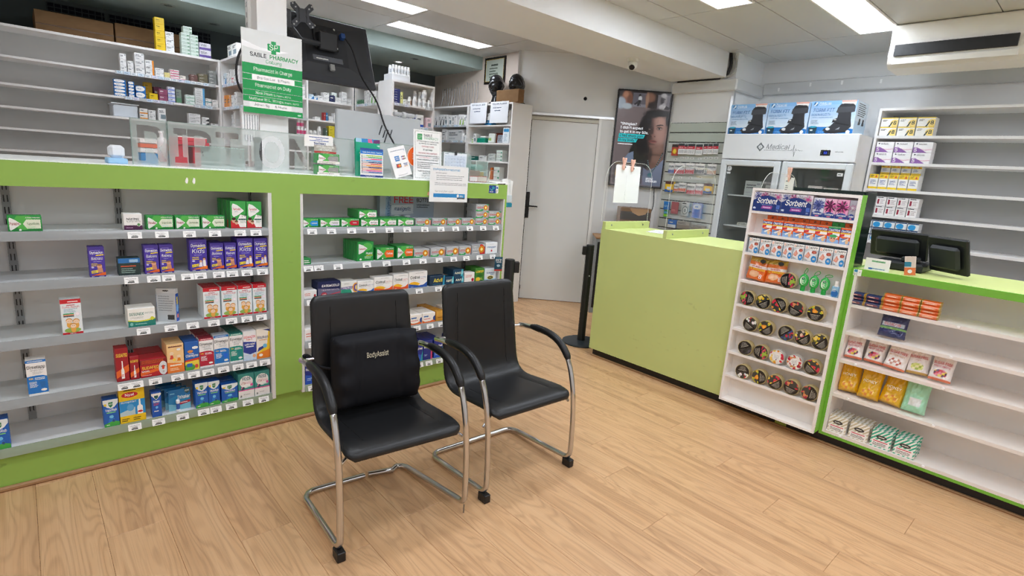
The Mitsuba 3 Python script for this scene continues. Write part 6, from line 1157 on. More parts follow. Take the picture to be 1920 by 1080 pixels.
def flowers(F, cx, cy, r, cols, n=22):
    for i in range(n):
        a = 2 * math.pi * i / n + random.uniform(-.1, .1); rr = r * random.uniform(.75, 1.1); w = .13
        F.p([(cx + .1 * r * math.cos(a), cy + .1 * r * math.sin(a) * F.w / F.h), (cx + .7 * rr * math.cos(a + w), cy + .7 * rr * math.sin(a + w) * F.w / F.h), (cx + rr * math.cos(a), cy + rr * math.sin(a) * F.w / F.h), (cx + .7 * rr * math.cos(a - w), cy + .7 * rr * math.sin(a - w) * F.w / F.h)], cols[i % len(cols)])
    F.e(cx, cy, r * .3, r * .3 * F.w / F.h, cols[0])
def sorb(F):
    F.r(0, 0, 1, 1, C('#e3e0e6'))
    for cx, cols in ((.14, ('#38407a', '#5f6aa8')), (.38, ('#8a2460', '#c2528e', '#6a1a4a')), (.62, ('#b5b0bc', '#8a8694')), (.86, ('#b64a86', '#d9a8c0', '#9a9aa4'))): flowers(F, cx, .78, .17, [C(c) for c in cols], 16)
    F.p([(0, 0), (1, 0), (1, .55)] + [(x, .55 + .27 * math.sin(math.pi * x)) for x in np.linspace(1, 0, 12)], C('#1c3476'));F.t('Sorbent', .48, .42, .27, W_, .72, True, shear=.22); F.p([(.34, .30), (.72, .30), (.69, .14), (.31, .14)], C('#9a4f9e')); F.r(.38, .19, .65, .24, C('#dcb8e0')); F.l(.3, .75, .33, .38, 1, C('#8fa0d0')); F.r(.03, .1, .12, .2, C('#c9d4ee')); F.r(.85, .18, .97, .38, C('#4a6ab8')); F.l(.86, .96, .06, .16, 2, C('#9fb4e0'))
def sorbs(cols, dark):
    def f(F): flowers(F, .5, .62, .62, [C(c) for c in cols], 30); F.p([(0, 0), (1, 0), (1, .2)] + [(x, .2 + .1 * math.sin(math.pi * x)) for x in np.linspace(1, 0, 8)], C('#1f3c86')); F.t('Sorbent', .5, .13, .10, W_, .8, True, shear=.2); F.e(.5, .06, .2, .03, C('#d9788e'))
    return f
P1, P2, P3 = 'top shelf of snack display', 'second shelf of snack display', 'third shelf of snack display'
for y, w in ((1.511, .166), (1.343, .166)): on_disp('tissue_box', carton_ply(('sorb', y), w, .06, .116, C('#e3e0e6'), sorb), y, DZ[0], 'wide navy floral tissue box', 'tissue box', P1, -y)
for y, w, cols, base, what in ((1.170, .058, ('#2f3a78', '#4a5596', '#6a74b0'), '#d6dae8', 'slim navy flower tissue box'), (1.110, .060, ('#5a1440', '#d95aa0', '#8a2462', '#3a0c2c'), '#e9b5d0', 'slim magenta flower tissue box'), (1.048, .060, ('#5a1440', '#d95aa0', '#8a2462', '#3a0c2c'), '#e5a8c8', 'slim magenta flower tissue box'), (.986, .034, ('#c9c4cc', '#c0588e', '#7f8290'), '#a9a8b4', 'slim grey flower tissue box')):
    on_disp('tissue_box', carton_ply(('sorbs', y), w, .05, .106, C(base), sorbs(cols, 0)), y, DZ[0], what, 'tissue box', P1, -y)
def clear(g):
    def f(F):
        F.r(0, .88, 1, 1, C('#3a9a54') if g else C('#e6622c')); F.p([(0, .72), (1, .72), (1, .90), (0, .90)], C('#24468e')); F.t('ClearWipe', .5, .745, .14, W_, .94, shear=.05); F.r(0, .64, 1, .70, C('#e8c93a')); F.r(0, .46, 1, .63, W_); F.p([(0, .44), (.4, .5), (.4, .64), (0, .6)], C('#d23a3a')); F.p([(0, 0), (1, 0), (1, .22), (.5, .3), (0, .42)], C('#8fb4e0')); F.p([(.25, .2), (.85, .42), (.9, .36), (.35, .12)], W_); F.p([(.1, .3), (.7, .42), (.72, .38), (.12, .24)], C('#4a6a9e'))
        if g: F.e(.5, .26, .26, .22, C('#e6b598')); F.e(.5, .44, .3, .1, C('#4aa86a')); F.r(.32, .26, .44, .32, DGR); F.r(.56, .26, .68, .32, DGR)
        else: F.e(.75, .18, .16, .16, C('#e9c49c'))
    return f
for i, (y, w) in enumerate(((1.434, .056), (1.374, .058), (1.312, .058), (1.252, .058), (1.191, .058), (1.131, .060), (1.068, .062), (1.003, .050))):
    g = i == 6
    m = carton_ply(('clear', g, w), w, .05, .089, C('#ef6f35') if not g else C('#ea6a34'), clear(g), None, lambda F: F.r(0, 0, 1, 1, C('#e6e2da') if i % 2 else C('#ece8e0')))
    on_disp('wipes_box', m, y, DZ[1], 'orange lens wipes box' if not g else 'lens wipes box with a green swimmer flap', 'wipes box', P2, -y)
    put('hang_flap', MB().box(0, w, .0505, .0515, .085, .114, C('#dd6222') if not g else C('#2f9a4a')).lathe([(.003, -.0008), (.006, -.0008)], (.02, .02, .02), 10, (w * .55, .0505, .102), 'y'), 'mat_print', [k for k in scene if k.startswith('wipes_box')and '__' not in k][-1], M=at(DX + .006, y, DZ[1] + .0003, -90))
def zap(F):
    F.r(0, .76, 1, 1, W_); F.t('ZAPPY', .58, .81, .12, C('#23282e'), .74, shear=.1); F.e(.12, .86, .07, .07, C('#e0825a')); F.e(.12, .86, .04, .04, W_); F.r(0, 0, 1, .76, C('#c3c8cc')); F.e(.45, .4, .4, .34, C('#dfe3e6')); F.p([(.05, .3), (.3, .62), (.48, .42), (.35, .2)], C('#d9917f')); F.p([(.08, .35), (.25, .52), (.4, .4), (.3, .28)], C('#e3a898')); F.e(.7, .62, .18, .1, C('#a8503e')); F.e(.73, .6, .08, .05, C('#c9766a')); F.p([(.3, .65), (.55, .7), (.5, .5), (.4, .5)], C('#eef0f2')); F.e(.75, .2, .2, .2, C('#2f86c9')); F.l(.65, .86, .14, .27, 2, W_, .5, .1); F.l(.05, .4, .05, .13, 1, C('#7f868c'))
for i, (y, w) in enumerate(((1.500, .066), (1.430, .066), (1.361, .067), (1.291, .056), (1.233, .060), (1.170, .074), (1.092, .072), (1.017, .062))):
    on_disp('plaster_box', carton_ply(('zap', w), w, .05, .093, C('#2f6a8e'), zap, None, lambda F: F.r(0, 0, 1, 1, C('#1d4f66'))), y, DZ[2], 'white and blue antiseptic swab box', 'swab box', P3, -y)
# bags of toe warmers, gel bottles
def bag(w, h, t, art, base, crease=.003, seed=0):
    """a soft sealed bag lying against its back: front face bulges, ends crimped; art paints on its grid"""
    nx, nz = 26, 34; xs, zs = np.linspace(0, 1, nx), np.linspace(0, 1, nz); v = []; col = []; f = []
    for s_ in (0, 1):
        for zz in zs:
            for xx in xs:
                b = (max(0, 1 - (2 * zz - 1) ** 8) * max(0, 1 - abs(2 * xx - 1) ** 4)) ** .6
                n = (meshkit.noise(np.array([xx * 6 + seed * 9.1, zz * 6, seed * 3.3])) - .5) * crease * 4 + (meshkit.noise(np.array([xx * 17, zz * 15 + seed * 5, 2.])) - .5) * crease * 2
                pinch = 1 - .05 * (1 - b) * math.sin(zz * math.pi)
                y = -(t * b * (.9 - .35 * zz) + n * (b > .02)) if s_ == 0 else t * .12 * b
                v.append(((xx - .5) * w * pinch, y, zz * h + (.004 * math.sin(xx * 9 + seed)) * (zz > .9))); col.append(art(xx, zz) if s_ == 0 else base)
    M_ = nx * nz
    for i in range(nz - 1):
        for j in range(nx - 1):
            a, b_, c, d = i*nx+j, i*nx+j+1, (i+1)*nx+j+1, (i+1)*nx+j
            f += [[a, b_, c], [a, c, d], [M_+a, M_+c, M_+b_], [M_+a, M_+d, M_+c]]
    for i in range(nz - 1):
        for j in (0, nx - 1):
            a, d = i*nx+j, (i+1)*nx+j; f += [[a, d, M_+d], [a, M_+d, M_+a]] if j == 0 else [[d, a, M_+a], [d, M_+a, M_+d]]
    for i in (0, nz - 1):
        for j in range(nx - 1):
            a, b_ = i*nx+j, i*nx+j+1; f += [[b_, a, M_+a], [b_, M_+a, M_+b_]] if i == 0 else [[a, b_, M_+b_], [a, M_+b_, M_+a]]
    m = MB().raw(v, f, np.array(col)); m.t = t; return m
def bag_text(m, y, items, w, h):
    fr = ((-w / 2, 0, 0), (1, 0, 0), (0, 0, 1))
    for txt, x, z, hh, col, mw in items:
        m.text(fr, txt, x * w, z * h, hh * h, C(col), maxw=mw * w, lay=1, bold=True); p = m.v[-1]; xx, zz = p[:, 0] / w + .5, p[:, 2] / h
        b = (np.clip(1 - (2 * zz - 1) ** 8, 0, 1) * np.clip(1 - np.abs(2 * xx - 1) ** 4, 0, 1)) ** .6
        p[:, 1] = -(m.t * b * (.9 - .35 * zz) + .006)
    return m
def toe_art(x, z):
    if z > .8: return C('#a8922e') if (x * 9 + z * 20) % 1 > .5 else C('#c9b050')
    if z > .66: return C('#d9732a')
    if z > .52: return C('#e8e4e0')
    if (x - .45) ** 2 / .06 + (z - .28) ** 2 / .02 < 1: return C('#e6b48a')
    return C('#dd6a1f') if z > .06 else C('#b5661f')
for i, (y, w) in enumerate(((1.442, .122), (1.320, .118))):
    m = bag(w, .145, .035, toe_art, C('#c06a24'), .0025, i + 3)
    bag_text(m, -.0365, [('TOE WARMERS', .5, .44, .09, '#e8c832', .86), ('ADHESIVE', .5, .57, .06, '#c03a2a', .5), ('8', .80, .12, .16, '#f4f2ee', .14)], w, .145); m.poly(((-w / 2, -.037, 0), (1, 0, 0), (0, 0, 1)), ell(w * .76, .125, .017, .012), (.02, .02, .02), 1)
    later(put('warmer_bag', m, 'mat_foil', M=at(DX + .047, y, DZ[3] + .006, -90) @ T().rotate([1, 0, 0], -7) @ T().rotate([0, 1, 0], 4 - 6 * i)), ['orange toe warmer bag by the side panel', 'orange toe warmer bag beside the tin'][i], 'bag', 'fourth shelf of snack display', RD, i)
BLKT = (.013, .012, .012)
def fruit(F, kind, sides):
    random.seed(kind); cols = {0: ('#8fae3c', '#c9566a', '#b8384a'), 1: ('#d9b53a', '#8a7f2e', '#e8d47a'), 2: ('#e4cf58', '#c9384a', '#d98a3a'), 3: ('#c12f48', '#a82440', '#c98a5a'), 4: ('#e2c84a', '#e58a2c', '#a9b83c'), 5: ('#efeceb', '#c9343c', '#ece6e4'), 6: ('#3a4f8e', '#b83a4e', '#5f7a3a'), 7: ('#e3cf4e', '#cfc6ac', '#b8505a'), 8: ('#34302f', '#4a4648', '#5f5a5e'), 9: ('#a9b04a', '#d9c49a', '#8a2040')}[kind]
    for i in range(26): F.e(random.uniform(-.9, .9), random.uniform(-.9, .9), random.uniform(.12, .26), random.uniform(.10, .22), vary(C(random.choice(cols)), .15), random.uniform(0, 3), 10)
    if kind == 4: F.e(-.1, .25, .3, .3, C('#e98a2a')); F.e(-.1, .25, .2, .2, C('#f2b14a'))
    if kind == 1: F.e(-.35, -.1, .28, .26, C('#e6cf62')); F.e(.2, .4, .2, .18, C('#e3bb2c'))
    if kind == 0: F.e(.1, .5, .26, .3, C('#9cb84a'))
class Disc:
    def __init__(s, m, r, rot): s.m, s.r, s.rot, s.k, s.clip = m, r, rot, 1, None
    def e(s, cx, cy, rx, ry, col, rot=0, n=16):
        p = ell(cx * s.r, cy * s.r, rx * s.r, ry * s.r, rot, n); s._(p, col)
    def p(s, pts, col): s._(Polygon([(x * s.r, y * s.r) for x, y in pts]), col)
    def _(s, p, col):
        p = p.intersection(s.clip if s.clip is not None else Point(0, 0).buffer(s.r * .98))
        if not p.is_empty: s.m.poly(((0, -.0005, 0), (math.cos(s.rot), 0, math.sin(s.rot)), (-math.sin(s.rot), 0, math.cos(s.rot))), p, col, s.k)
        s.k += .35
_tn = {}
def tin(kind, rot, label_disc):
    k = (kind, round(rot, 1), label_disc)
    if k in _tn: return _tn[k]
    R_, d = .0465, .045; GOLD = C('#b7a777') if label_disc is None else C('#b9b7b2')
    m = MB().lathe([(0, d), (R_ * .97, d), (R_, d - .003), (R_, .017), (R_ * 1.012, .016), (R_ * 1.012, .002), (R_ * .985, 0), (R_ * .95, .0005), (R_ * .945, .0018), (0, .0018)][::-1], GOLD, 40, (0, 0, 0), 'y', 30)
    A = Disc(m, R_ * .94, rot); A.e(0, 0, .985, .985, (.05, .05, .045) if label_disc is None else C('#e9e4de'), 0, 40)
    A.clip = Point(0, 0).buffer(A.r * .98).intersection(sbox(-1, 0 if label_disc is None else -1, 1, 1)); fruit(A, kind, 0); A.clip = None
    if label_disc is None:
        A.p([(-1, -1), (1, -1), (1, .03), (-1, .03)], BLKT)
        for i in range(6): A.p([(-.62 + .05 * i, -.18 - .12 * i), (.62 - .06 * i - .1 * (i % 2), -.18 - .12 * i), (.62 - .06 * i - .1 * (i % 2), -.225 - .12 * i), (-.62 + .05 * i, -.225 - .12 * i)], C('#a9a49a') if i else C('#d9d3c4'))
    else:
        A.e(0, 0, .55, .55, W_, 0, 30)
        for i in range(5): A.p([(-.4, .3 - .13 * i), (.4 - .08 * (i % 2), .3 - .13 * i), (.4 - .08 * (i % 2), .26 - .13 * i), (-.4, .26 - .13 * i)], C('#a9a9ae'))
        A.e(0, -.38, .09, .09, C('#5a2036'))
    _tn[k] = m.ply('mat_gloss'); return _tn[k]
TINS = [(3, [(1.230, 0, -1.5, None)]), (4, [(1.454, 0, 1.57, None), (1.354, 1, .55, None), (1.258, 2, 2.2, None), (1.159, 3, -.35, None), (1.050, 4, .05, None)]), (5, [(1.408, 5, -.5, None), (1.310, 4, .75, None), (1.188, 6, 3.9, None), (1.093, 7, .75, None), (.999, 1, .85, None)]),
        (6, [(1.414, 8, 3.6, None), (1.314, 0, -1.6, None), (1.216, 2, 0, 1), (1.111, 3, 0, 1), (1.013, 2, -.6, None)]), (7, [(1.405, 5, 3.2, None), (1.299, 4, 1.7, None), (1.200, 2, .75, None), (1.103, 3, -.15, None), (1.000, 3, 1.45, None)])]
FRN = {0: 'lime and berry', 1: 'lemon', 2: 'mixed fruit', 3: 'raspberry', 4: 'citrus', 5: 'chilli', 6: 'blueberry', 7: 'lemon and ginger', 8: 'liquorice', 9: 'fruit'}
for si, row_ in TINS:
    for y, kind, rot, lb in row_:
        m = tin(kind, rot, lb)
        later(put('candy_tin', m, None, M=at(DX + .004, y, DZ[si] + .0475, -90)), f'round {FRN[kind]} candy tin' + (' with white label' if lb else ''), 'candy tin', f'{ORD[si]} shelf of snack display', RD, -y, 'round candy tins on the snack display')
def gel_green():
    m = MB(); n = 30; G_ = C('#2fae4c')
    out = [(0, .026), (.012, .026), (.020, .032), (.0255, .05), (.0262, .068), (.022, .085), (.012, .096), (.005, .100), (0, .101)]
    b = trimesh.creation.revolve([(r, z) for r, z in out], sections=28); b.apply_transform(np.diag([1, .55, 1, 1])); m.mesh(b, G_, True)
    m.lathe([(0, 0), (.0115, 0), (.0125, .002), (.0125, .024), (.011, .026), (0, .0261)], C('#1f9a3e'), 20)
    fr = ((0, -.0147, .036), (1, 0, 0), (0, 0, 1)); m.poly(fr, ell(0, .026, .017, .025), C('#dff0d8'), 1).poly(fr, ell(.003, .026, .012, .023), C('#5cc070'), 2).poly(fr, ell(0, .040, .010, .006), C('#1f6a4a'), 3).rect(fr, -.006, .0390, .006, .0415, W_, 4).lines(fr, -.008, .008, .012, .03, 3, W_, 3)
    return m
gp = gel_green().ply('mat_gloss')
for i, (y, tip) in enumerate(((1.152, (.010, .028)), (1.096, (.022, .022)), (1.038, (.03, .012)))):
    t = thing('hand_gel', ['green hand gel bottle nearest the round tin on the fourth display shelf', 'middle green hand gel bottle of three on the fourth display shelf', 'green hand gel bottle beside the clear blue bottle'][i], 'hand gel', 'green hand gel bottles'); M = at(DX + .03, y, DZ[3] + .0005, -90)
    put('bottle', gp, None, t, M=M)
    pts = [(0, 0, .099), (-.006, 0, .108), (tip[0] * .4, 0, .108 + tip[1] * .9), (tip[0], 0, .104 + tip[1]), (tip[0] * 1.1, 0, .104 + tip[1] * .6), (tip[0] * .6, 0, .107), (.001, 0, .100)]
    put('loop', MB().tube(smooth_path(pts, 5), .0016, C('#23a044'), 8), 'mat_gloss', t, M=M)
t = thing('hand_gel', 'clear blue hand sanitiser bottle with a white cap at the green post', 'hand gel'); M = at(DX + .03, .978, DZ[3] + .0005, -90)
put('bottle', MB().rbox(-.02, .02, -.013, .013, 0, .062, C('#8fbcd8'), .006).add(Face(MB(), ((-.018, -.0131, .004), (1, 0, 0), (0, 0, 1)), .036, .05).e(.5, .35, .5, .4, C('#2f6fb4')).l(.15, .8, .55, .9, 3, C('#dfeaf4')).m), 'mat_gloss', t, M=M)
put('cap', MB().lathe([(.012, .0605), (.012, .066), (.0105, .067), (.0105, .090), (0, .0905)], W_, 18), 'mat_satin', t, M=M)

# ---- right hand counter with candy shelves
E_ = thing('candy_counter', 'green edged white candy shelving under the cash desk', 'display shelf'); Y0, Y1 = -1.2, .935
put('stile', MB().box(XB, XB + .42, .918, .9348, .066, 1.0725, WHT), 'mat_leaf', E_)
put('toe_kick', MB().box(XB + .04, XB + .055, Y0, .9395, 0, .066, C('#17171a')), 'mat_satin', E_)
put('desk_edge', MB().box(XB, XB + .018, Y0, .918, 1.037, 1.0735, WHT), 'mat_leaf', E_)
put('desktop', MB().box(XB + .018, 4.1, Y0, .918, 1.050, 1.0732, WHT), 'mat_lime', E_)
put('foot_edge', MB().box(XB, XB + .018, Y0, .918, .066, .083, WHT), 'mat_leaf', E_)
put('side_lining', MB().box(XB + .0005, XB + .36, .903, .918, .083, 1.037, C('#e6e3e0')), 'mat_satin', E_)
put('back_panel', MB().box(XB + .26, XB + .275, Y0, .903, .083, 1.037, C('#e3e0dd')), 'mat_satin', E_)
CZ = [.871, .711, .543, .334, .101]; CS = []
for z in CZ:
    k = put('shelf', MB().box(XB + .0003, XB + .26, Y0, .9025, z - .018, z, C('#eae7e4')), 'mat_satin', E_); CS.append(k)
    lipm = MB().quad((XB - .001, .90, z - .016), (XB - .001, Y0, z - .016), (XB - .004, Y0, z + .028), (XB - .004, .90, z + .028), W_)
    put('clear_lip', lipm, 'mat_glass', k)
    bn = MB()
    for y in (.82, .42, .02): put('button', MB().lathe([(0, -.006), (.006, -.006), (.008, -.003), (.008, 0)], C('#f4f3f2'), 14, (XB - .0015, y, z - .007), 'x'), 'mat_satin', k)
RC = 'the green stile'
# rolls of sweets
def roll(c1, c2):
    m = MB().tube([(-.036, 0, 0), (.036, 0, 0)], .0125, C(c1), 16); m.tube([(-.041, 0, 0), (-.036, 0, 0)], .0127, C('#b08a3a'), 14).tube([(.036, 0, 0), (.041, 0, 0)], .0127, C('#b08a3a'), 14)
    fr = ((-.034, -.0127, -.007), (1, 0, 0), (0, 0, 1)); m.rect(fr, .004, .002, .058, .012, C(c2), 1); m.text(fr, 'SWEETS', .031, .0035, .006, W_, lay=2, bold=True) if False else m.lines(fr, .010, .05, .003, .011, 1, C('#f0d9c9'), 2)
    fr = ((-.034, -.006, .0113), (1, 0, 0), (0, 1, 0)); m.rect(fr, .004, .001, .058, .011, C(c2), 2)
    return m.ply('mat_gloss')
rb_, ro_ = roll('#26345e', '#7a3f52'), roll('#d9652c', '#e8926a')
for c, (y, n_, ply_, what) in enumerate(((.889, 3, rb_, 'navy sweet roll'), (.805, 3, rb_, 'navy sweet roll'), (.722, 4, ro_, 'orange sweet roll'), (.638, 4, ro_, 'orange sweet roll'), (.552, 4, ro_, 'orange sweet roll'))):
    for lv in range(n_):
        for dp in range(2):
            later(put('sweet_roll', ply_, None, M=at(XB + .018 + .026 * dp + .012 * (lv % 2), y, CZ[0] + .0132 + .0222 * lv, -90)), what + (' in front' if dp == 0 else ' behind'), 'sweet roll', f'top candy shelf', RC, c * 10 + lv, 'sweet rolls on the top candy shelf')
# bags
def sf_art(c2):
    def f(x, z):
        if z < .07: return C('#e0754a') if c2 != 2 else C('#c9a24a')
        if .12 < z < .42 and (x - .5) ** 2 / .09 + (z - .27) ** 2 / .02 < 1:
            h = (math.floor(x * 7) * 3 + math.floor(z * 9) * 5) % 4
            return [C('#c9384a'), C('#5a2a4a'), C('#e0c04a'), C('#d9788a')][h] if c2 == 0 else ([C('#f0ece8'), C('#b55a4a'), C('#e9e4e0'), C('#c98a7a')][h] if c2 == 1 else [C('#c9d26a'), C('#dfe08a'), C('#a9b84a'), C('#efe9b0')][h])
        return C('#ece6e4')
    return f
for i, (y, w, h, c2, what) in enumerate(((.855, .09, .135, 0, 'white sugar free candy bag with berries'), (.758, .10, .142, 0, 'white sugar free candy bag with fruit'), (.655, .104, .142, 1, 'white sugar free candy bag with a red ring'), (.553, .098, .14, 2, 'white sugar free candy bag with limes'), (.452, .098, .142, 0, 'white sugar free candy bag'))):
    m = bag(w, h, .04, sf_art(c2), C('#e9e4e2'), .003, i + 11); bag_text(m, -.034, [('SUGAR FREE', .5, .60, .10, '#b83a3e', .8), ('FRUIT DROPS' if c2 == 0 else ('BUTTERCANDY' if c2 == 1 else '---'), .5, .49, .07, '#c99a7a' if c2 == 1 else '#b8405a', .7)], w, h)
    later(put('candy_bag', m, 'mat_foil', M=at(XB + .055 + .02 * (i % 2), y, CZ[2] + .010, -90) @ T().rotate([1, 0, 0], -20) @ T().rotate([0, 1, 0], -3 + 4 * (i % 3))), what, 'candy bag', 'third candy shelf', RC, i, 'candy bags under the cash desk')
def hon_art(x, z):
    if z < .36 and (x - .5) ** 2 / .08 + (z - .2) ** 2 / .016 < 1: return [C('#e8b02a'), C('#d98a3a'), C('#f0c84a')][(math.floor(x * 8) + math.floor(z * 11)) % 3]
    return C('#d9a712') if z > .05 else C('#c2900f')
for i, (y, w, h, dx) in enumerate(((.846, .108, .183, .075), (.744, .108, .180, .055), (.640, .112, .176, .075), (.530, .11, .178, .06))):
    m = bag(w, h, .05, hon_art, C('#cf9d14'), .004, i + 21); bag_text(m, -.040, [('HONEY', .5, .50, .085, '#f2e6c0', .62), ], w, h) if i < 3 else None
    later(put('candy_bag', m, 'mat_foil', M=at(XB + dx, y, CZ[3] + .011, -90) @ T().rotate([1, 0, 0], -18) @ T().rotate([0, 1, 0], -5 + 5 * i)), 'golden honey candy bag', 'candy bag', 'fourth candy shelf', RC, i, 'candy bags under the cash desk') if i < 3 else later(put('candy_bag', bag(w, h, .05, lambda x, z: C('#9fd6b4') if not (.2 < z < .45 and .3 < x < .8) else C('#d6d8d4'), C('#93c9a8'), .004, 29), 'mat_foil', M=at(XB + dx, y, CZ[3] + .011, -90) @ T().rotate([1, 0, 0], -16)), 'mint green candy bag', 'candy bag', 'fourth candy shelf', RC, i, 'candy bags under the cash desk')
gm = bag(.13, .135, .045, lambda x, z: (C('#7fae6a') if .33 < z < .42 else (C('#c9d6e4') if .45 < z < .58 and .1 < x < .9 else C('#22285c'))), C('#22285c'), .006, 33); bag_text(gm, -.042, [('GLUCOS', .5, .47, .10, '#c43a4a', .8)], .13, .135)
later(put('candy_bag', gm, 'mat_foil', M=at(XB + .06, .70, CZ[1] + .010, -90) @ T().rotate([1, 0, 0], -16)), 'navy glucose candy bag', 'candy bag', 'second candy shelf', RC, 0)
# striped lozenge packets, stood in clear trays
def striped(c):
    w, h, d = .098, .098, .026; base = C('#f0efeb')
    m = MB(); top = .92
    m.raw([(0, 0, 0), (w, 0, 0), (w, d, 0), (0, d, 0), (.002, d * .42, h), (w - .002, d * .42, h), (w - .002, d * .58, h), (.002, d * .58, h)], [[0,1,5],[0,5,4],[2,3,7],[2,7,6],[3,0,4],[3,4,7],[1,2,6],[1,6,5],[4,5,6],[4,6,7],[0,3,2],[0,2,1]], base)
    ev = np.array([0, d * .42, h]); L = np.linalg.norm(ev); fr = ((0, 0, 0), (1, 0, 0), tuple(ev / L))
    for i in range(-5, 6):
        x = i * .022; p = Polygon([(x, 0), (x + .011, 0), (x + .011 + L, L), (x + L, L)]).intersection(sbox(0, 0, w, L))
        if not p.is_empty: m.poly(fr, p, C(c), 1)
    m.poly(fr, sbox(.008, .006, w - .008, .042), C('#f4f2ee'), 2).lines(fr, .014, w - .014, .030, .039, 1, C('#c2485a'), 3, .6, .05).lines(fr, .014, w - .014, .009, .028, 3, C('#3a3d42'), 3, .45, .2).poly(fr, ell(w / 2, .060, .026, .011), C('#2a2d30'), 2).lines(fr, .034, .064, .056, .064, 1, W_, 3)
    return m.ply('mat_foil')
sg, st = striped('#c2b79a'), striped('#2fa888')
for i, (y, ply_, what) in enumerate(((.899, sg, 'beige striped lozenge packet'), (.788, sg, 'beige striped lozenge packet'), (.677, st, 'teal striped lozenge packet'), (.566, st, 'teal striped lozenge packet'))):
    t_ = MB(); t_.quad((-.02, -.004, .0005), (.100, -.004, .0005), (.100, -.004, .04), (-.02, -.004, .04), W_).quad((-.02, .17, .0005), (-.02, -.004, .0005), (-.02, -.004, .04), (-.02, .17, .04), W_)
    for j in range(5): later(put('lozenge_packet', ply_, None, M=at(XB + .012 + .030 * j, y + .003 * (j % 2), CZ[4] + .0006, -90)), what + ('' if j == 0 else f' {["one", "two", "three", "four"][j - 1]} back'), 'lozenge packet', 'bottom candy shelf', RC, i, 'striped lozenge packets')
# ---- cash desk top: screens, cards
def pos(name, M, w, h, label):
    t = thing(name, label, 'screen'); m = MB(); m.rbox(-w / 2, w / 2, 0, .022, 0, h, C('#191b1d'), .006)
    put('display', m, 'mat_satin', t, M=M @ T().rotate([1, 0, 0], 18)); put('rear_bulge', MB().rbox(-w * .38, w * .38, -.03, 0, h * .15, h * .8, C('#222528'), .014), 'mat_satin', t, M=M @ T().rotate([1, 0, 0], 18))
pos('till_screen', at(3.86, .83, 1.125, -98), .30, .165, 'black till screen seen from behind beside the dark board')
pos('till_screen', at(3.74, .56, 1.09, -120), .22, .20, 'black till screen turned away near the edge of the picture')
put('cash_till', MB().rbox(3.66, 3.94, .66, .90, 1.0745, 1.12, C('#1b1d1f'), .008).rbox(3.72, 3.80, .70, .78, 1.12, 1.15, C('#24272a'), .006), 'mat_satin', label='black till base on the cash desk under the screens', cat='till')
put('desk_card', MB().add(sheet(.118, .066, .002, W_, lambda F: F.r(.25, .68, .8, .84, C('#a9cdb0')).l(.27, .78, .7, .82, 1, C('#4a8a5c'), .5, 0).l(.25, .85, .08, .2, 1, C('#6a86b8'), .6, .1).r(.17, .06, .32, .2, C('#2f62b0'))), mat4(XB + .03, .918 - .032, 1.0745, rz=-90, rx=0)), 'mat_print', M=T(), label='white card with green lettering standing at the cash desk edge', cat='card')
tk = MB().box(0, .04, -.001, 0, 0, .036, W_); F = Face(tk, ((0, -.001, 0), (1, 0, 0), (0, 0, 1)), .04, .036); F.r(.08, .55, .5, .95, C('#3f86b8')).t('EC', .3, .12, .3, DGR, .4).r(.72, .5, .82, .62, DGR)
put('edge_label', tk, 'mat_print', M=at(XB - .0005, .925, 1.034, -90), label='small white label on the green desk edge beside the stile', cat='label')
put('leaflet_card', MB().add(sheet(.05, .10, .002, C('#d9ccc2'), lambda F: F.r(0, .0, 1, .4, C('#e07a4a')).r(0, .45, .6, .7, C('#2f7f9a')).e(.5, .2, .2, .1, W_)), mat4(XB + .04, .70, 1.0745, rz=-90, ry=-8)), 'mat_print', label='orange and teal card standing on the cash desk at the frame edge', cat='card')
# ================================================================ FRIDGE, WALL GOODS, TELEVISION
F_ = thing('medical_fridge', 'white double door medical fridge with glass doors and grey logo', 'fridge'); FX0, FX1, FY0, FY1, FZ = 5.15, 5.85, 1.545, 2.704, 1.969
PW = C('#dcdfe2')
bd = MB(); bd.box(FX0 + .05, FX1, FY0, FY0 + .05, .12, FZ - .01, PW).box(FX0 + .05, FX1, FY1 - .05, FY1, .12, FZ - .01, PW).box(FX1 - .04, FX1, FY0 + .05, FY1 - .05, .12, FZ - .01, PW).box(FX0 + .05, FX1, FY0 + .05, FY1 - .05, .12, .2, PW).box(FX0 + .05, FX1 - .04, FY0 + .05, FY1 - .05, 1.735, FZ - .01, PW)
put('cabinet_shell', bd, 'mat_satin', F_)
put('header', MB().rbox(FX0, FX0 + .06, FY0 - .004, FY1 + .004, 1.735, FZ, C('#e0e3e6'), .006), 'mat_satin', F_)
put('roof', MB().box(FX0 + .06, FX1, FY0, FY1, FZ - .0095, FZ - .001, PW), 'mat_satin', F_)
put('base_grille', MB().box(FX0 + .02, FX1, FY0 + .01, FY1 - .01, .0, .12, C('#8f9396')), 'mat_satin', F_)
put('inner_lining', MB().box(FX0 + .055, FX1 - .041, FY0 + .051, FY0 + .055, .2, 1.735, C('#8d9694')).box(FX0 + .055, FX1 - .041, FY1 - .055, FY1 - .051, .2, 1.735, C('#8d9694')).box(FX1 - .045, FX1 - .041, FY0 + .055, FY1 - .055, .2, 1.735, C('#7f8987')), 'mat_satin', F_)
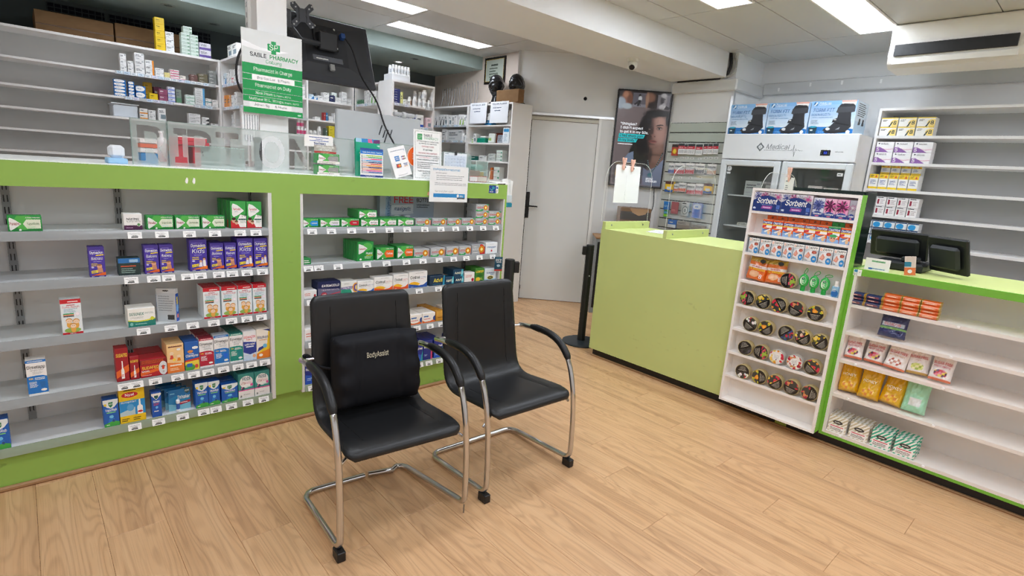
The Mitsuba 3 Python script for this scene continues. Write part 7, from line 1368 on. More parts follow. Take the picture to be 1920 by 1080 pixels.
for y0, y1 in ((2.706, 2.134), (2.120, 1.543)):
    d = put('door', MB().rbox(FX0 - .004, FX0 + .045, y1, y1 + .058, .13, 1.728, C('#d3d9dd'), .008), 'mat_satin', F_)
    put('door_rail', MB().rbox(FX0 - .004, FX0 + .045, y0 - .060, y0, .13, 1.728, C('#d3d9dd'), .008), 'mat_satin', d); put('door_rail', MB().rbox(FX0 - .0035, FX0 + .044, y1 + .05, y0 - .05, 1.672, 1.7275, C('#d3d9dd'), .008), 'mat_satin', d); put('door_rail', MB().rbox(FX0 - .0035, FX0 + .044, y1 + .05, y0 - .05, .1305, .20, C('#d3d9dd'), .008), 'mat_satin', d)
    put('glass', MB().quad((FX0 + .02, y0 - .055, .2), (FX0 + .02, y1 + .055, .2), (FX0 + .02, y1 + .055, 1.675), (FX0 + .02, y0 - .055, 1.675), W_), 'mat_glass', d)
    put('gasket', MB().box(FX0 + .018, FX0 + .022, y1 + .056, y1 + .062, .2, 1.672, C('#3a4042')).box(FX0 + .018, FX0 + .022, y0 - .066, y0 - .06, .2, 1.672, C('#3a4042')), 'mat_satin', d)
fr = ((FX0 - .0002, FY1, 1.735), (0, -1, 0), (0, 0, 1)); lg = MB(); GRL = C('#6d7378')
lg.poly(fr, Polygon([(.325, .115), (.362, .155), (.399, .115), (.362, .075)]).difference(Polygon([(.341, .115), (.362, .138), (.383, .115), (.362, .092)])), GRL).text(fr, 'Medical', .417, .098, .043, GRL, w=.205, al='l', lay=1, shear=.22)
lg.text(fr, 'G', .362, .104, .02, GRL, lay=2); lg.rect(fr, .40, .086, .625, .089, GRL)
hb = [(.625, .0875), (.64, .0875), (.648, .10), (.655, .08), (.662, .135), (.670, .035), (.680, .105), (.688, .0875), (.70, .095), (.71, .0875), (.74, .0875)]
for a, b in zip(hb[:-1], hb[1:]): lg.poly(fr, shapely.LineString([a, b]).buffer(.0017), GRL)
put('maker_logo', lg, 'mat_print', F_, label='grey lettering with a heartbeat line')
dp = MB().rbox(FX0 - .004, FX0, FY1 - .966, FY1 - .888, 1.735 + .052, 1.735 + .098, C('#15171a'), .002); f2 = ((FX0 - .0041, FY1 - .888, 1.787), (0, -1, 0), (0, 0, 1))
dp.rect(f2, .026, .010, .054, .036, C('#1a2a8e')).text(f2, '3.6', .04, .016, .013, C('#5a7aff'), lay=2, bold=True).rect(f2, .006, .028, .014, .034, C('#8a8a60')).rect(f2, .006, .012, .014, .018, C('#6a7a80')).rect(f2, .062, .028, .07, .034, C('#6a7a80')).rect(f2, .062, .012, .07, .018, C('#6a7a80'))
put('control_display', dp, 'mat_gloss', F_, label='small black display with blue digits'); put('maker_plate', MB().rect(fr, 1.0, .082, 1.065, .086, GRL), 'mat_print', F_)
st = MB().poly(((FX0 + .0185, 2.645, 1.62), (0, -1, 0), (0, 0, 1)), ell(.025, .025, .025, .025), C('#e3e6e8'), 1).poly(((FX0 + .0185, 2.645, 1.62), (0, -1, 0), (0, 0, 1)), ell(.025, .025, .018, .018).difference(ell(.025, .025, .015, .015)), C('#6a7074'), 2).poly(((FX0 + .0185, 2.645, 1.62), (0, -1, 0), (0, 0, 1)), [(.015, .022), (.022, .018), (.034, .034), (.028, .036)], C('#6a7074'), 2).rect(((FX0 + .0185, 2.645, 1.595), (0, -1, 0), (0, 0, 1)), .004, .0, .042, .018, C('#cfd4d6'), 1)
put('round_sticker', st, 'mat_print', F_); put('door_label', MB().rect(((FX0 + .0185, 1.66, 1.62), (0, -1, 0), (0, 0, 1)), 0, 0, .045, .028, C('#e3e6e8'), 1).rect(((FX0 + .0185, 1.66, 1.62), (0, -1, 0), (0, 0, 1)), .006, .010, .03, .018, C('#6a7074'), 2), 'mat_print', F_)
for z in (1.40, 1.10, .80, .50):
    for y0, y1 in ((2.64, 2.14), (2.11, 1.61)):
        m = MB().box(5.26, 5.28, y1, y0, z - .014, z, C('#c3caca'))
        for j in range(24): m.box(5.28, 5.76, y1 + (y0 - y1) * (j + .3) / 24, y1 + (y0 - y1) * (j + .55) / 24, z - .006, z - .002, C('#aab2b2'))
        put('wire_shelf', m, 'mat_satin', F_, kind='stuff')
for i, (y, w, z, h, col, what) in enumerate(((2.50, .16, 1.401, .14, '#aeb6b4', 'grey carton inside the fridge behind the outer door'), (2.30, .13, 1.401, .11, '#b9c0be', 'pale carton inside the fridge near the door gap'), (2.07, .14, 1.401, .10, '#c3c6c4', 'white carton on the top fridge shelf behind the second door'), (1.92, .12, 1.401, .13, '#c9c5c2', 'white and red carton in the fridge'), (1.79, .12, 1.401, .12, '#cfcac6', 'second white and red carton in the fridge'), (2.52, .14, 1.101, .03, '#b3b5a9', 'flat beige packet on the second fridge shelf'))):
    m = carton(w, .1, h, C(col), (lambda F: F.p([(.2, .1), (.5, .1), (.8, .6), (.5, .6)], C('#b5565a')).l(.1, .6, .7, .9, 1, C('#7f868a'))) if i in (3, 4) else gen('plain', None))
    put('fridge_carton', m, 'mat_print', M=at(5.30, y, z, -90), label=what, cat='carton')
def boot(F):
    n = 9
    for i in range(n): t_ = i / (n - 1); F.r(0, 1 - (i + 1) / n, 1, 1 - i / n + .002, tuple(a * (1 - t_) + b * t_ for a, b in zip(C('#7fb0e0'), C('#e6eef6'))))
    F.e(.2, .08, .9, .14, C('#1f6fb8')); F.r(0, 0, 1, .05, C('#1f6fb8')); F.p([(.30, .15), (.62, .19), (.98, .10), (1, .18), (1, .6), (.3, .6)], C('#e4ecf4')) if False else None
    F.p([(.66, 1), (.98, 1), (.96, .84), (.68, .84)], C('#e6e2e2')); F.p([(.66, 1), (.98, 1), (.975, .95), (.67, .95)], C('#d9a79a'))
    K_ = C('#2b2d33'); K2 = C('#3d4047'); F.p([(.64, .87), (.72, .91), (.92, .89), (.96, .84), (.97, .66), (.90, .64), (.92, .40), (.95, .22), (.86, .08), (.62, .03), (.40, .05), (.34, .10), (.38, .17), (.50, .24), (.56, .34), (.62, .44), (.63, .62), (.58, .66), (.61, .80)], K_)
    F.p([(.60, .80), (.97, .82), (.97, .66), (.58, .64)], K2); F.p([(.66, .90), (.92, .89), (.94, .82), (.64, .82)], C('#23252a')); F.p([(.54, .44), (.62, .48), (.64, .42), (.58, .36), (.52, .34)], C('#1d1f24')); F.e(.585, .43, .03, .018, C('#c9ccd0')); F.e(.455, .155, .05, .045, C('#d9dde2')); F.p([(.60, .36), (.90, .28), (.90, .24), (.60, .31)], C('#1a1c20')); F.p([(.40, .07), (.86, .10), (.9, .06), (.6, .015), (.4, .03)], C('#191b1f')); F.p([(.62, .13), (.72, .22), (.70, .14)], C('#8a8e94'))
    F.p([(.03, .10), (.20, .12), (.20, .0), (.04, .0)], C('#1a3a4a')); F.p([(.03, .10), (.03, .22), (.21, .22), (.21, .10)], C('#1a3a4a')); F.e(.12, .22, .09, .03, C('#2f9ab8')); F.r(.06, .10, .12, .14, C('#d9e6ec'))
    F.r(.06, .86, .14, .97, C('#2f6a9e')); F.p([(.06, .86), (.09, .86), (.14, .93), (.14, .97), (.11, .97)], C('#dce8f4')); F.t('ÖSSUR', .31, .875, .075, C('#e9f1fa'), .32, True); F.t('FORM', .20, .68, .10, C('#2a5f9e'), .26, False); F.t('FIT', .45, .68, .10, C('#2a5f9e'), .18, False, shear=.2); F.t('MOON BOOTS', .25, .555, .075, C('#4a7aae'), .42, False); F.l(.06, .52, .495, .52, 1, C('#6a92bc'), .6, 0); F.l(.05, .24, .30, .44, 4, C('#8fa3b8')); F.l(.24, .4, .03, .1, 3, C('#6fb0e0')); F.e(.9, .06, .045, .055, W_)
def boot_side(F): F.r(0, 0, 1, .4, C('#b9d3ea')); F.l(.15, .9, .55, .95, 7, C('#4a5058')); F.p([(.3, .3), (.5, .32), (.48, .5), (.36, .5)], C('#2a2c30')); F.p([(.62, .3), (.82, .32), (.8, .5), (.68, .5)], C('#2a2c30'))
bb = carton(.356, .30, .272, C('#cfdfee'), boot, boot_side).ply('mat_print')
for i, y in enumerate((2.703, 2.338, 1.972)):
    put('moon_boot_box', bb, None, M=at(5.19, y, FZ + .0005, -90 + (i - 1) * .7), label=['moon boot box on the fridge nearest the battery wall', 'middle moon boot box on top of the fridge', 'moon boot box on the fridge nearest the white wall shelves'][i], cat='box', group='moon boot boxes on the fridge')

# ---- goods hung on the slat wall
def bat(c1, c2, txt=None):
    def f(F):
        F.r(0, .78, 1, 1, C('#2d3034')); F.r(0, .52, 1, .78, c1); F.r(0, 0, 1, .52, c2); F.l(.1, .8, .6, .7, 1, W_)
        for i in range(3): F.e(.22 + .28 * i, .28, .1, .15, C('#9a9ea2')); F.e(.22 + .28 * i, .29, .07, .11, C('#cfd3d6'))
    return f
def enz(c1):
    def f(F):
        F.r(0, 0, 1, 1, C('#c9ccd0')); F.r(0, .80, 1, 1, W_); F.t('Energizer', .5, .64, .15, C('#23262a'), .92, shear=.15); F.r(0, .05, 1, .42, c1)
        for i in range(4): F.r(.12 + .2 * i, .10, .25 + .2 * i, .52, C('#e6e8ea')); F.r(.13 + .2 * i, .14, .24 + .2 * i, .36, c1)
    return f
HK = {'bat': ('white battery card with a red band', bat(C('#c22a3c'), C('#e9e9ea')), W_), 'sun': ('yellow and red battery card', lambda F: (F.r(0, .75, 1, 1, C('#3a2622')), F.r(0, 0, 1, .75, C('#b5402c')), [F.p([(.5 + .45 * math.cos(a), .38 + .32 * math.sin(a)), (.5 + .2 * math.cos(a + .3), .38 + .15 * math.sin(a + .3)), (.5 + .2 * math.cos(a - .3), .38 + .15 * math.sin(a - .3))], C('#e8c62a')) for a in np.linspace(0, 6.28, 12, endpoint=False)], F.e(.5, .38, .22, .2, C('#f0d83a'))), C('#b5402c')),
      'enr': ('silver battery blister with red cells', enz(C('#c2434e')), W_), 'enb': ('silver battery blister with blue cells', enz(C('#4a5f9e')), W_), 'enk': ('silver battery blister with black cells', enz(C('#4a4e52')), W_), 'eno': ('silver battery blister with copper cells', enz(C('#c9a58a')), W_), 'ora': ('silver blister with orange cells', enz(C('#d9694a')), W_),
      'yel': ('yellow and blue hanging box', lambda F: (F.r(0, .75, 1, 1, C('#5a3a34')), F.r(0, 0, 1, .25, C('#2f5a9e')), F.e(.5, .45, .4, .28, C('#efc52c')), F.r(.25, .25, .75, .5, C('#d9e2ea'))), C('#e3b92a')), 'blue': ('blue hanging pouch', lambda F: (F.r(0, .7, 1, 1, C('#2a78c0')), F.l(.1, .9, .3, .6, 2, C('#8fc4ea'))), C('#2f6fb4')), 'lime': ('lime and blue hanging pack', lambda F: (F.r(0, .5, 1, .8, C('#5aa0c4')), F.r(0, .1, 1, .4, C('#8fd03a'))), C('#3a8f5a')), 'red': ('dull red hanging pouch', lambda F: F.l(.1, .7, .2, .4, 2, C('#d98a86')), C('#a8545a')), 'cord': ('grey hanging blister with a coiled cord', lambda F: (F.r(0, .78, 1, 1, C('#c9ccca')), F.l(.1, .8, .82, .95, 1, DGR), F.e(.5, .4, .36, .3, C('#7f8a88')), F.e(.5, .4, .26, .22, C('#d9dcda')), F.e(.5, .4, .16, .14, C('#8f9a98'))), C('#b5bcb9')), 'pch': ('lavender hanging pack', lambda F: (F.e(.5, .75, .42, .2, C('#d9dee6')), F.l(.3, .7, .7, .8, 1, C('#3a5fae')), F.p([(.1, .05), (.9, .05), (.85, .6), (.15, .6)], C('#6f80c4'))), C('#9aa5d0')), 'low': ('clear hanging tray of bandages', lambda F: (F.r(0, 0, 1, .5, C('#8a8276')), F.l(.1, .9, .55, .9, 2, C('#6a6a66'))), C('#a9a69e')), 'bl2': ('blue plaster carton', lambda F: (F.r(0, 0, 1, .4, C('#dfe6ee')), F.l(.2, .8, .55, .8, 1, W_)), C('#2f6fc0'))}
rows_ = [(3.352, .075, 1.755, .118, 'sun'), (3.273, .07, 1.771, .11, 'bat'), (3.201, .036, 1.773, .10, 'bat'), (3.161, .082, 1.770, .108, 'bat'), (3.068, .075, 1.767, .107, 'bat'), (2.982, .045, 1.778, .102, 'bat'), (2.932, .048, 1.779, .101, 'bat'), (2.879, .058, 1.781, .102, 'bat'),
         (3.361, .068, 1.562, .112, 'enb'), (3.288, .118, 1.563, .116, 'enr'), (3.159, .102, 1.569, .114, 'enr'), (3.048, .106, 1.579, .103, 'enk'), (2.907, .097, 1.577, .106, 'eno'),
         (3.376, .100, 1.367, .114, 'yel'), (3.266, .052, 1.378, .08, 'ora'), (3.208, .085, 1.379, .098, 'ora'), (3.109, .091, 1.363, .11, 'enr'), (3.010, .085, 1.366, .113, 'enr'), (2.918, .094, 1.387, .098, 'yel'),
         (3.362, .072, 1.174, .09, 'blue'), (3.349, .05, 1.095, .077, 'lime'), (3.266, .083, 1.14, .128, 'red'), (3.144, .094, 1.13, .149, 'cord'), (3.013, .103, 1.122, .156, 'pch'),
         (3.283, .1, .989, .086, 'bl2'), (3.172, .15, .997, .075, 'low'), (2.995, .155, 1.0, .05, 'low')]
HR = ['first', 'first', 'first', 'first', 'first', 'first', 'first', 'first'] + ['second'] * 5 + ['third'] * 6 + ['fourth'] * 5 + ['lowest'] * 3
_hk = {}
for i, (y, w, z, h, k) in enumerate(rows_):
    what, art, base = HK[k]; d = .012 if k not in ('yel', 'low', 'bl2', 'pch') else .035
    t = numbered('hanging_pack'); later(t, what, 'hanging pack', f'{HR[i]} slat wall row', 'the television', -y, 'packs hung on the slat wall')
    M = at(5.272, y, z, -90)
    put('pack', carton(w, d, h, base, art), 'mat_print', t, M=M)
    put('hook', MB().tube([(w / 2, .046, h + .008), (w / 2, -.01, h + .006), (w / 2, -.016, h + .014)], .0018, (.6, .6, .6), 6).box(w / 2 - .006, w / 2 + .006, .0, .0005, h - .002, h + .012, C('#d9dbda')), 'mat_metal', t, M=M)
    if i < 12: put('price_card', MB().box(w / 2 - .02, w / 2 + .02, .0405, .0412, -.046, -.024, C('#e6e8e6')).rect(((w / 2 - .02, .0405, -.046), (1, 0, 0), (0, 0, 1)), .008, .006, .03, .014, C('#8a8e90'), 1), 'mat_print', t, M=M)
# ---- portrait television with a health advert
TW, TH = .585, 1.022
def tv_picture():
    W, H = 170, 300; u, v = np.meshgrid((np.arange(W) + .5) / W, (np.arange(H) + .5) / H); img = np.zeros((H, W, 3)); L = lambda c: np.array(C(c))
    def put_(m, c): img[:] = img * (1 - m[..., None]) + m[..., None] * L(c)
    sm = lambda e: 1 / (1 + np.exp(-np.clip(e, -60, 60)))
    def el(cx, cy, rx, ry, c, s=14, a=1, rot=0):
        x, y = (u - cx), (v - cy) * 1.747; co, si = math.cos(rot), math.sin(rot); x, y = x * co + y * si, -x * si + y * co
        put_(a * sm(s * (1 - np.sqrt((x / rx) ** 2 + (y / (ry * 1.747)) ** 2))), c)
    def rc(x0, y0, x1, y1, c, a=1): put_(a * ((u >= x0) & (u < x1) & (v >= y0) & (v < y1)), c)
    def pg(P, c, a=1):
        m = np.zeros(u.shape, bool); n = len(P)
        for i in range(n):
            (x0, y0), (x1, y1) = P[i], P[(i + 1) % n]
            if y0 == y1: continue
            m ^= ((v < y0) != (v < y1)) & (u < x0 + (v - y0) * (x1 - x0) / (y1 - y0))
        put_(a * m, c)
    img[:] = L('#6f6466'); put_(.7 * sm(9 * (v - .55)), '#5b5254'); put_(.35 * sm(14 * (.3 - u)) * (v > .17), '#83777a')
    nz = meshkit.fbm(np.stack([u * 14, v * 24, u * 0], -1), 4, 5)
    rc(0, 0, 1, .165, '#231f23'); rc(0, .015, .26, .165, '#2f2a2e'); el(.16, .08, .10, .075, '#8a5c48', 10); el(.21, .09, .05, .05, '#6a4436', 9); el(.05, .13, .09, .06, '#9aa6b4', 14); el(.17, .16, .10, .03, '#a9b4be', 12); el(.13, .04, .05, .03, '#a8775e', 8)
    rc(.27, .018, .54, .165, '#5c5a64'); rc(.27, .135, .54, .165, '#7d7b84'); el(.40, .045, .022, .016, '#1d1a1e', 14); el(.41, .075, .035, .025, '#bfc2c8', 12); pg([(.38, .09), (.43, .09), (.40, .155), (.36, .155)], '#22222a'); pg([(.37, .10), (.31, .13), (.30, .14), (.33, .142), (.40, .115)], '#2c2c34'); rc(.415, .10, .425, .155, '#1c1c20'); rc(.39, .10, .435, .107, '#1c1c20')
    rc(.545, .02, .70, .165, '#3a2a28'); el(.60, .06, .09, .05, '#7d5a4c', 8); el(.55, .09, .03, .08, '#9a7a68', 8); el(.70, .14, .12, .04, '#241c1e', 8)
    rc(.75, .022, .985, .175, '#6b6870'); el(.86, .075, .065, .062, '#8d8a8e', 12); el(.835, .08, .04, .05, '#3c3a40', 7); el(.86, .03, .055, .022, '#a9a7aa', 9); el(.86, .15, .075, .03, '#b5b4b8', 12); el(.845, .10, .02, .006, '#2a282c', 9); el(.885, .067, .012, .004, '#2a282c', 9); el(.875, .118, .03, .012, '#a19fa3', 9); pg([(.92, .13), (.985, .15), (.985, .175), (.88, .175)], '#2a292e')
    # hair
    hair = '#0c0a0f'
    for cx, cy, rx, ry in ((.78, .27, .27, .10), (.62, .34, .16, .12), (.55, .46, .15, .14), (.50, .58, .16, .12), (.46, .68, .16, .10), (.62, .62, .16, .20), (.95, .30, .09, .13), (.40, .63, .07, .06)):
        e = np.sqrt(((u - cx) / rx) ** 2 + ((v - cy) / ry) ** 2); put_(sm(16 * (1 - e + .45 * (nz - .5))), hair)
    put_(.75 * sm(14 * (v - .66)) * sm(40 * (.66 - u)) * sm(40 * (u - .34)) * sm(40 * (.76 - v)), '#2a3022')
    # shoulders and shirt, then neck and face
    pg([(.18, .76), (.30, .655), (.40, .63), (.42, .76)], '#6f7f98'); pg([(.60, .79), (.72, .83), (1, .70), (1, .99), (.55, .99)], '#76819a'); put_(.55 * sm(12 * (v - .86)) * (u > .5) * (v > .72), '#4a4c5c')
    pg([(.70, .55), (.97, .53), (.98, .70), (.90, .77), (.78, .81), (.70, .74)], '#6b4f44'); el(.86, .60, .12, .035, '#7d5f54', 8, .8); el(.82, .655, .14, .01, '#4a352e', 7, .7); el(.85, .70, .10, .04, '#84655a', 6, .6); el(.72, .66, .05, .09, '#2a201e', 5, .9)
    el(.79, .40, .185, .165, '#5f433c', 22); el(.77, .49, .15, .095, '#5f433c', 18); el(.86, .40, .13, .15, '#b08a80', 5, .85); el(.84, .295, .10, .04, '#b38c80', 5, .75); el(.90, .46, .06, .06, '#ab877f', 5, .6); el(.63, .43, .09, .17, '#241a1c', 4, .92); el(.60, .30, .07, .08, '#1f181b', 4, .8)
    for q in ((.60, .30, .07, .10), (.565, .42, .06, .16), (.70, .225, .13, .04), (.86, .215, .15, .035), (.985, .27, .035, .07), (.55, .56, .10, .10)): el(*q, hair, 12, .95)
    el(.845, .372, .055, .020, '#5d4238', 6, .8); el(.85, .375, .035, .0095, '#c3b0aa', 8, .7); el(.845, .375, .017, .010, '#1c1416', 9); el(.85, .364, .05, .0045, '#1a1214', 8, .9); pg([(.76, .352), (.80, .336), (.88, .328), (.935, .338), (.88, .340), (.80, .350)], '#241719', .95)
    el(.645, .385, .05, .020, '#150f12', 6, .8); el(.66, .387, .02, .007, '#8a7a78', 8, .5); pg([(.56, .368), (.62, .352), (.70, .358), (.70, .364), (.62, .36)], '#140e10', .9)
    el(.755, .40, .018, .06, '#9a756c', 5, .7); el(.715, .41, .03, .065, '#3a2826', 5, .8); el(.745, .452, .045, .018, '#8a665e', 7, .7); el(.70, .458, .02, .008, '#2a1b1b', 8, .8); el(.775, .460, .014, .005, '#3a2524', 8, .8)
    el(.75, .512, .075, .014, '#7a4644', 9, .95); el(.75, .5105, .07, .0025, '#33191c', 9, .9); el(.755, .525, .05, .006, '#915a56', 8, .6); el(.76, .56, .06, .02, '#8a6a60', 6, .5); el(.74, .545, .06, .006, '#4a322e', 6, .6); el(.80, .30, .004, .03, '#5f443e', 5, .6); el(.77, .31, .004, .025, '#5f443e', 5, .5)
    P = [(.70, .72), (.74, .80), (.80, .84), (.86, .79), (.93, .70), (.97, .63)]
    for i, (a, b) in enumerate(zip(P[:-1], P[1:])):
        for t_ in np.linspace(0, 1, 9): el(a[0] + (b[0] - a[0]) * t_, a[1] + (b[1] - a[1]) * t_, .011, .006, '#1e2a30' if int(t_ * 9) % 2 else '#5f7a80', 12)
    el(.77, .875, .045, .024, '#3f6f7c', 14)
    rc(.04, .76, .63, .985, '#3d3a3a', .75); rc(.09, .835, .26, .905, '#c9962f'); rc(.04, .757, .63, .76, '#6a6864')
    q = [(i * (W + 1) + j) for i in range(H) for j in range(W)]; q = np.array(q)
    px, pz = np.meshgrid(np.linspace(0, 1, W + 1), np.linspace(1, 0, H + 1)); vv = np.stack([px.ravel(), 0 * px.ravel(), pz.ravel()], 1)
    pad = np.pad(img, ((0, 1), (0, 1), (0, 0)), mode='edge').reshape(-1, 3)
    return vv, np.vstack([np.stack([q, q + W + 1, q + W + 2], 1), np.stack([q, q + W + 2, q + 1], 1)]), pad
TVM = T(DOOR.tolist()) @ T().translate([.908, -.062, 1.394]) @ T().rotate([0, 1, 0], .2)
t = thing('television', 'portrait television on the diagonal wall showing a shingles advert with a woman', 'television')
put('casing', MB().rbox(0, TW, .002, .05, 0, TH, C('#0d0e10'), .005), 'mat_satin', t, M=TVM)
bz = MB()
for q in ((0, TW, 0, .014), (0, TW, TH - .014, TH), (0, .014, .014, TH - .014), (TW - .014, TW, .014, TH - .014)): bz.box(q[0], q[1], -.003, .002, q[2], q[3], C('#101114'))
put('bezel', bz, 'mat_satin', t, M=TVM)
vv, ff, cc = tv_picture(); pic = MB().raw(vv * [TW - .028, 1, TH - .028] + [.014, 0, .014], ff, cc * 1.0)
v_, f_, c_ = pic.arrays(); SCR = {'type': 'area', 'radiance': {'type': 'mesh_attribute', 'name': 'vertex_color'}}
put('screen', mikit.ply(trimesh.Trimesh(v_, f_, process=False), 'mat_gloss', color=c_ * .42, emitter=SCR), None, t, M=TVM, label='lit advert picture')
tx = MB(); fr = ((.014, 0, .014), (1, 0, 0), (0, 0, 1)); sw, sh = TW - .028, TH - .028; Wt = C('#e9edf4')
def tvt(s, x, y, h, col, mw, **k): tx.text(fr, s, x * sw, (1 - y) * sh, h, col, maxw=mw * sw, lay=12, al='l', **k)
for s, x, y, mw in (('"Shingles?', .085, .355, .34), ("I didn't expect", .09, .395, .46), ('to get it in my 50s.', .085, .437, .56)): tvt(s, x, y, .026, Wt, mw, bold=True)
tx.poly(fr, [(.07 * sw, (1 - .488) * sh), (.555 * sw, (1 - .488) * sh), (.585 * sw, (1 - .447) * sh), (.075 * sw, (1 - .447) * sh)], C('#1fb0b8'), 10).poly(fr, [(.065 * sw, (1 - .535) * sh), (.42 * sw, (1 - .535) * sh), (.45 * sw, (1 - .495) * sh), (.07 * sw, (1 - .495) * sh)], C('#1fb0b8'), 10)
tvt('I had sharp pain', .09, .478, .025, C('#1c2c34'), .46, bold=True); tvt('in my body."', .085, .525, .025, C('#1c2c34'), .34, bold=True)
tx.lines(fr, .07 * sw, .36 * sw, (1 - .565) * sh, (1 - .55) * sh, 1, Wt, 12, .5, 0).lines(fr, .12 * sw, .5 * sw, (1 - .80) * sh, (1 - .77) * sh, 2, C('#b9b6b2'), 12, .35, .1)
tvt('KNOW', .70, .925, .020, Wt, .14, bold=True); tvt('SHINGLES', .70, .95, .020, Wt, .22, bold=True)
v_, f_, c_ = tx.arrays(); put('screen_text', mikit.ply(trimesh.Trimesh(v_, f_, process=False), 'mat_gloss', color=c_ * .6, emitter=SCR), None, t, M=TVM)
put('wall_bracket', MB().box(.2, .385, .05, .0615, .4, .62, C('#222428')), 'mat_satin', t, M=TVM)
tvc = MB(); dm = lambda s, d, z: tuple((DOOR @ np.array([s, d, z, 1]))[:3])
put('tv_cable', MB().tube(smooth_path([dm(1.42, -.03, 1.42), dm(1.44, -.02, 1.2), dm(1.40, -.02, 1.05), dm(1.43, -.02, .9), dm(1.42, -.02, .7)], 5), .005, C('#55585a'), 8), 'mat_satin', label='grey cable hanging down the wall beside the slat boards', cat='cable')
# ---- wall shelving beside the fridge
WX = 5.5
wu = thing('wall_shelving', 'white wall shelving full of cartons between the fridge and the frame edge', 'shelving'); WS = [1.985, 1.765, 1.543, 1.325, 1.10, .85, .55, .25]
put('side_panel', MB().box(WX, 5.86, 1.515, 1.535, 0, 2.21, C('#e3e3e3')), 'mat_satin', wu); put('side_panel', MB().box(WX, 5.86, -.5, -.48, 0, 2.21, C('#e3e3e3')), 'mat_satin', wu)
put('top_board', MB().box(WX, 5.86, -.48, 1.515, 2.19, 2.21, C('#e3e3e3')), 'mat_satin', wu); put('back_panel', MB().box(5.85, 5.86, -.48, 1.515, 0, 2.19, C('#b5b6b6')), 'mat_satin', wu)
for z in WS: put('shelf', MB().box(WX + .001, 5.85, -.48, 1.515, z - .022, z, C('#e3e3e3')), 'mat_satin', wu)
eight = lambda F: (F.e(.86, .38, .3, .42, C('#ead07a')), F.t('8', .84, .22, .4, DGR, .2), F.p([(.48, 0), (.58, 0), (.72, .55), (.66, .55)], DGR), F.r(0, .88, 1, 1, C('#e2c552')), F.l(.08, .4, .55, .8, 2, C('#6a6a6a')))
five = lambda F: (F.p([(0, 0), (.75, 0), (.45, .3), (.2, .5), (0, .48)], C('#8a5fa4')), F.t('5', .13, .1, .32, W_, .16), F.p([(.3, .4), (.6, .2), (1, .28), (1, .36), (.6, .3)], C('#d9b5c4')), F.e(.15, .82, .05, .06, DGR), F.l(.25, .7, .7, .88, 2, C('#6a6a72')))
yw = lambda F: (F.r(0, .72, 1, 1, C('#e8c430')), F.r(0, 0, 1, .14, C('#e8c430')), F.p([(.6, .78), (.75, .96), (.85, .78)], C('#c9483c')), F.l(.1, .5, .8, .95, 2, C('#5a5030')), F.l(.15, .8, .3, .62, 4, C('#5a6a9e')))
rw = lambda F: (F.r(0, .8, 1, 1, C('#dcdadc')), F.r(.12, .2, .32, .72, C('#8f2f44')), F.l(.42, .9, .2, .7, 3, C('#b5a9ae')), F.r(.1, .86, .7, .93, DGR))
bl_ = lambda F: (F.e(.4, .4, .36, .4, C('#2f96d6')), F.r(0, .86, 1, 1, C('#1f3f6a')), F.p([(.70, .1), (.78, .1), (.74, .55)], W_))
def wrow(items, z, what, place, art, base, d=.12):
    for y, w, zz, h, b in items: later(put('wall_carton', carton_ply(('w', what, round(w, 3), round(h, 3), b), w - .003, d, h - .001, C(base), art), None, M=at(WX + .012 + .125 * b, y, zz + .0004, -90)), what + (' in the back row' if b else ''), 'carton', place, "the fridge side", -y * 100 - zz * 10, 'cartons on the wall shelving')
wrow([(1.508 - .128 * j, .122, 1.985 + .074 * k, .074, 0) for j in range(3) for k in range(2)], 0, 'white carton with a yellow figure eight', 'first wall shelf', eight, '#ecebe6')
wrow([(1.508 - .134 * j, .130, 1.765 + .086 * k, .086, 0) for j in range(3) for k in range(2)], 0, 'white and purple carton with a five', 'second wall shelf', five, '#ecebee')
wrow([(1.510 - .072 * j, .069, 1.543, .124, 0) for j in range(5)] + [(1.47 - .075 * j, .072, 1.543 + .068 * k, .068, 1) for j in range(4) for k in range(3)], 0, 'yellow and white carton', 'third wall shelf', yw, '#eeeeec')
wrow([(1.502 - .078 * j, .074, 1.325 + .078 * k, .078, 0) for j in range(5) for k in range(2)], 0, 'white and maroon carton', 'fourth wall shelf', rw, '#e9e8e8')
wrow([(1.48 - .09 * j, .085, 1.483, .05, 1) for j in range(4)], 0, 'dark maroon carton', 'fourth wall shelf', lambda F: F.l(.1, .6, .4, .7, 2, C('#a8707a')), '#5a2f38') if False else None
wrow([(1.50 - .085 * j, .08, 1.10 + .06 * k, .058, 0) for j in range(5) for k in range(3)], 0, 'blue test strip carton', 'fifth wall shelf', bl_, '#dfe6ec')
# ---- stanchions
def stanchion(x, y, label):
    t = thing('stanchion', label, 'barrier post'); M = at(x, y, 0)
    put('base', MB().lathe([(0, 0), (.165, 0), (.17, .004), (.168, .014), (.15, .022), (.04, .026), (0, .026)], C('#2b3136'), 40), 'mat_satin', t, M=M)
    put('pole', MB().lathe([(.034, .024), (.034, .885), (.031, .89), (0, .89)], C('#1a1e20'), 24), 'mat_satin', t, M=M)
    put('belt_head', MB().rbox(-.066, -.028, -.018, .018, .80, .875, C('#111315'), .004), 'mat_satin', t, M=M @ T().rotate([0, 0, 1], 150 if x < 3 else -40))
    put('white_screw', MB().lathe([(0, 0), (.006, 0), (.006, .004), (0, .005)], C('#d9dadb'), 10, (-.033, -.012, .62), 'x'), 'mat_satin', t, M=M @ T().rotate([0, 0, 1], 45))
stanchion(3.655, 3.005, 'black barrier post with a round base beside the lime counter')
stanchion(2.405, 2.655, 'black barrier post at the end of the medicine counter behind the chairs')
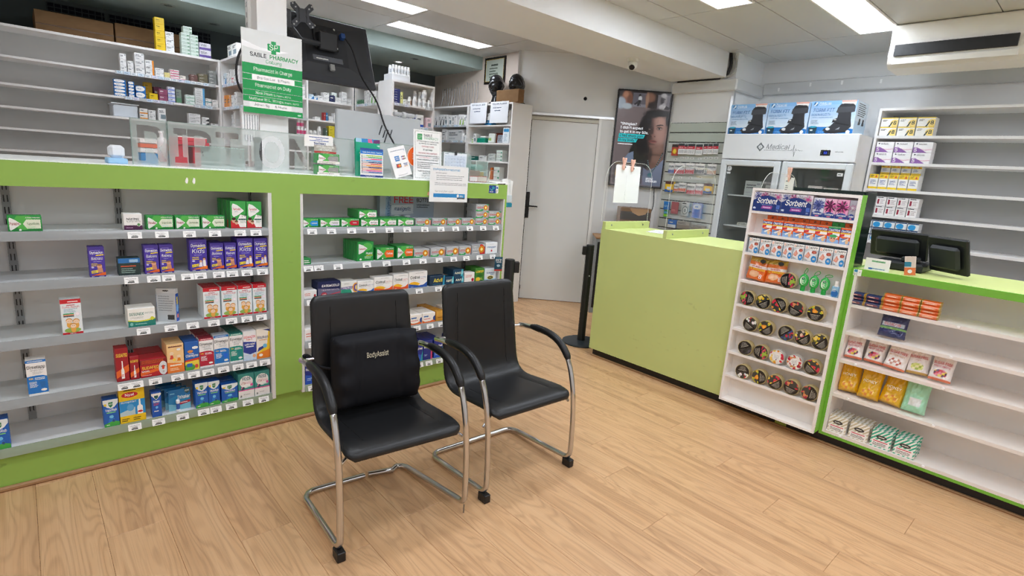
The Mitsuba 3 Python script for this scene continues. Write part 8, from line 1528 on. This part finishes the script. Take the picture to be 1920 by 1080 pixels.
# ---- little cabinet and carton by the diagonal wall
t = thing('side_cabinet', 'low grey cabinet with a wood top behind the lime counter', 'cabinet')
def door_box(s0, s1, d0, d1, z0, z1, col, r=.003): return MB().rbox(s0, s1, d0, d1, z0, z1, col, r).moved(DOOR)
put('wood_top', door_box(.795, 1.44, -.42, -.02, .825, .845, C('#a98560')), 'mat_trim', t); put('body', door_box(.80, 1.435, -.41, -.02, 0, .825, C('#7f8384')), 'mat_satin', t); put('dark_front', door_box(.82, 1.42, -.4105, -.41, .06, .79, C('#16181a'), .0002), 'mat_satin', t)
bx = MB().rbox(1.03, 1.36, -.36, -.12, .8455, 1.175, C('#7d5f45'), .004); f3 = ((1.03, -.36, .8455), (1, 0, 0), (0, 0, 1)); bx.rect(f3, .005, .20, .325, .29, C('#4f4a48'), 1).poly(f3, [(.10, .325), (.30, .325), (.27, .27), (.2, .25), (.13, .28)], C('#b08a68'), 2).rect(f3, .04, .15, .10, .17, C('#4a3a2c'), 1).rect(f3, .19, .15, .24, .165, C('#4a3a2c'), 1).rect(f3, .05, .09, .20, .105, C('#5a4634'), 1)
put('torn_carton', bx.moved(DOOR), 'mat_card' if False else 'mat_print', label='torn brown carton standing behind the far end of the lime counter', cat='cardboard box')
# ---- camera, air conditioner
t = thing('security_camera', 'white dome security camera under the ceiling beam', 'security camera'); M = at(4.166, 3.159, 2.52)
put('base', MB().lathe([(0, -.028), (.045, -.028), (.05, -.022), (.052, 0)], C('#dcdcd6'), 28), 'mat_satin', t, M=M)
put('eyeball', MB().mesh(trimesh.creation.icosphere(subdivisions=4).apply_transform(np.diag([.043, .043, .043, 1])), C('#e0e0da'), True), 'mat_satin', t, M=M @ T().translate([0, 0, -.052]))
put('lens', MB().lathe([(0, -.004), (.022, -.003), (.026, .004)], C('#1c1d22'), 24), 'mat_gloss', t, M=M @ T().translate([0, 0, -.052]) @ T().rotate([0, 0, 1], 30) @ T().rotate([0, 1, 0], 48) @ T().translate([0, 0, -.042]))
t = thing('air_conditioner', 'white ceiling air conditioner with a dark slot cut off at the frame edge', 'air conditioner')
pr = Polygon([(0, 2.745), (.02, 2.60), (.012, 2.52), (.03, 2.47), (.07, 2.445), (.35, 2.44), (.35, 2.745)]).buffer(-.012).buffer(.012)
put('body', MB().mesh(trimesh.creation.extrude_polygon(pr, .80, engine='earcut').apply_transform(np.array([[1, 0, 0, 5.02], [0, 0, -1, 1.425], [0, 1, 0, 0], [0, 0, 0, 1.]])), C('#e6e4de'), 30), 'mat_satin', t)
put('air_slot', MB().rbox(5.012, 5.036, .68, 1.385, 2.52, 2.60, C('#1a1b1c'), .002), 'mat_satin', t); put('flap', MB().rbox(5.022, 5.05, .67, 1.39, 2.462, 2.505, C('#dddbd4'), .003), 'mat_satin', t)
resolve()
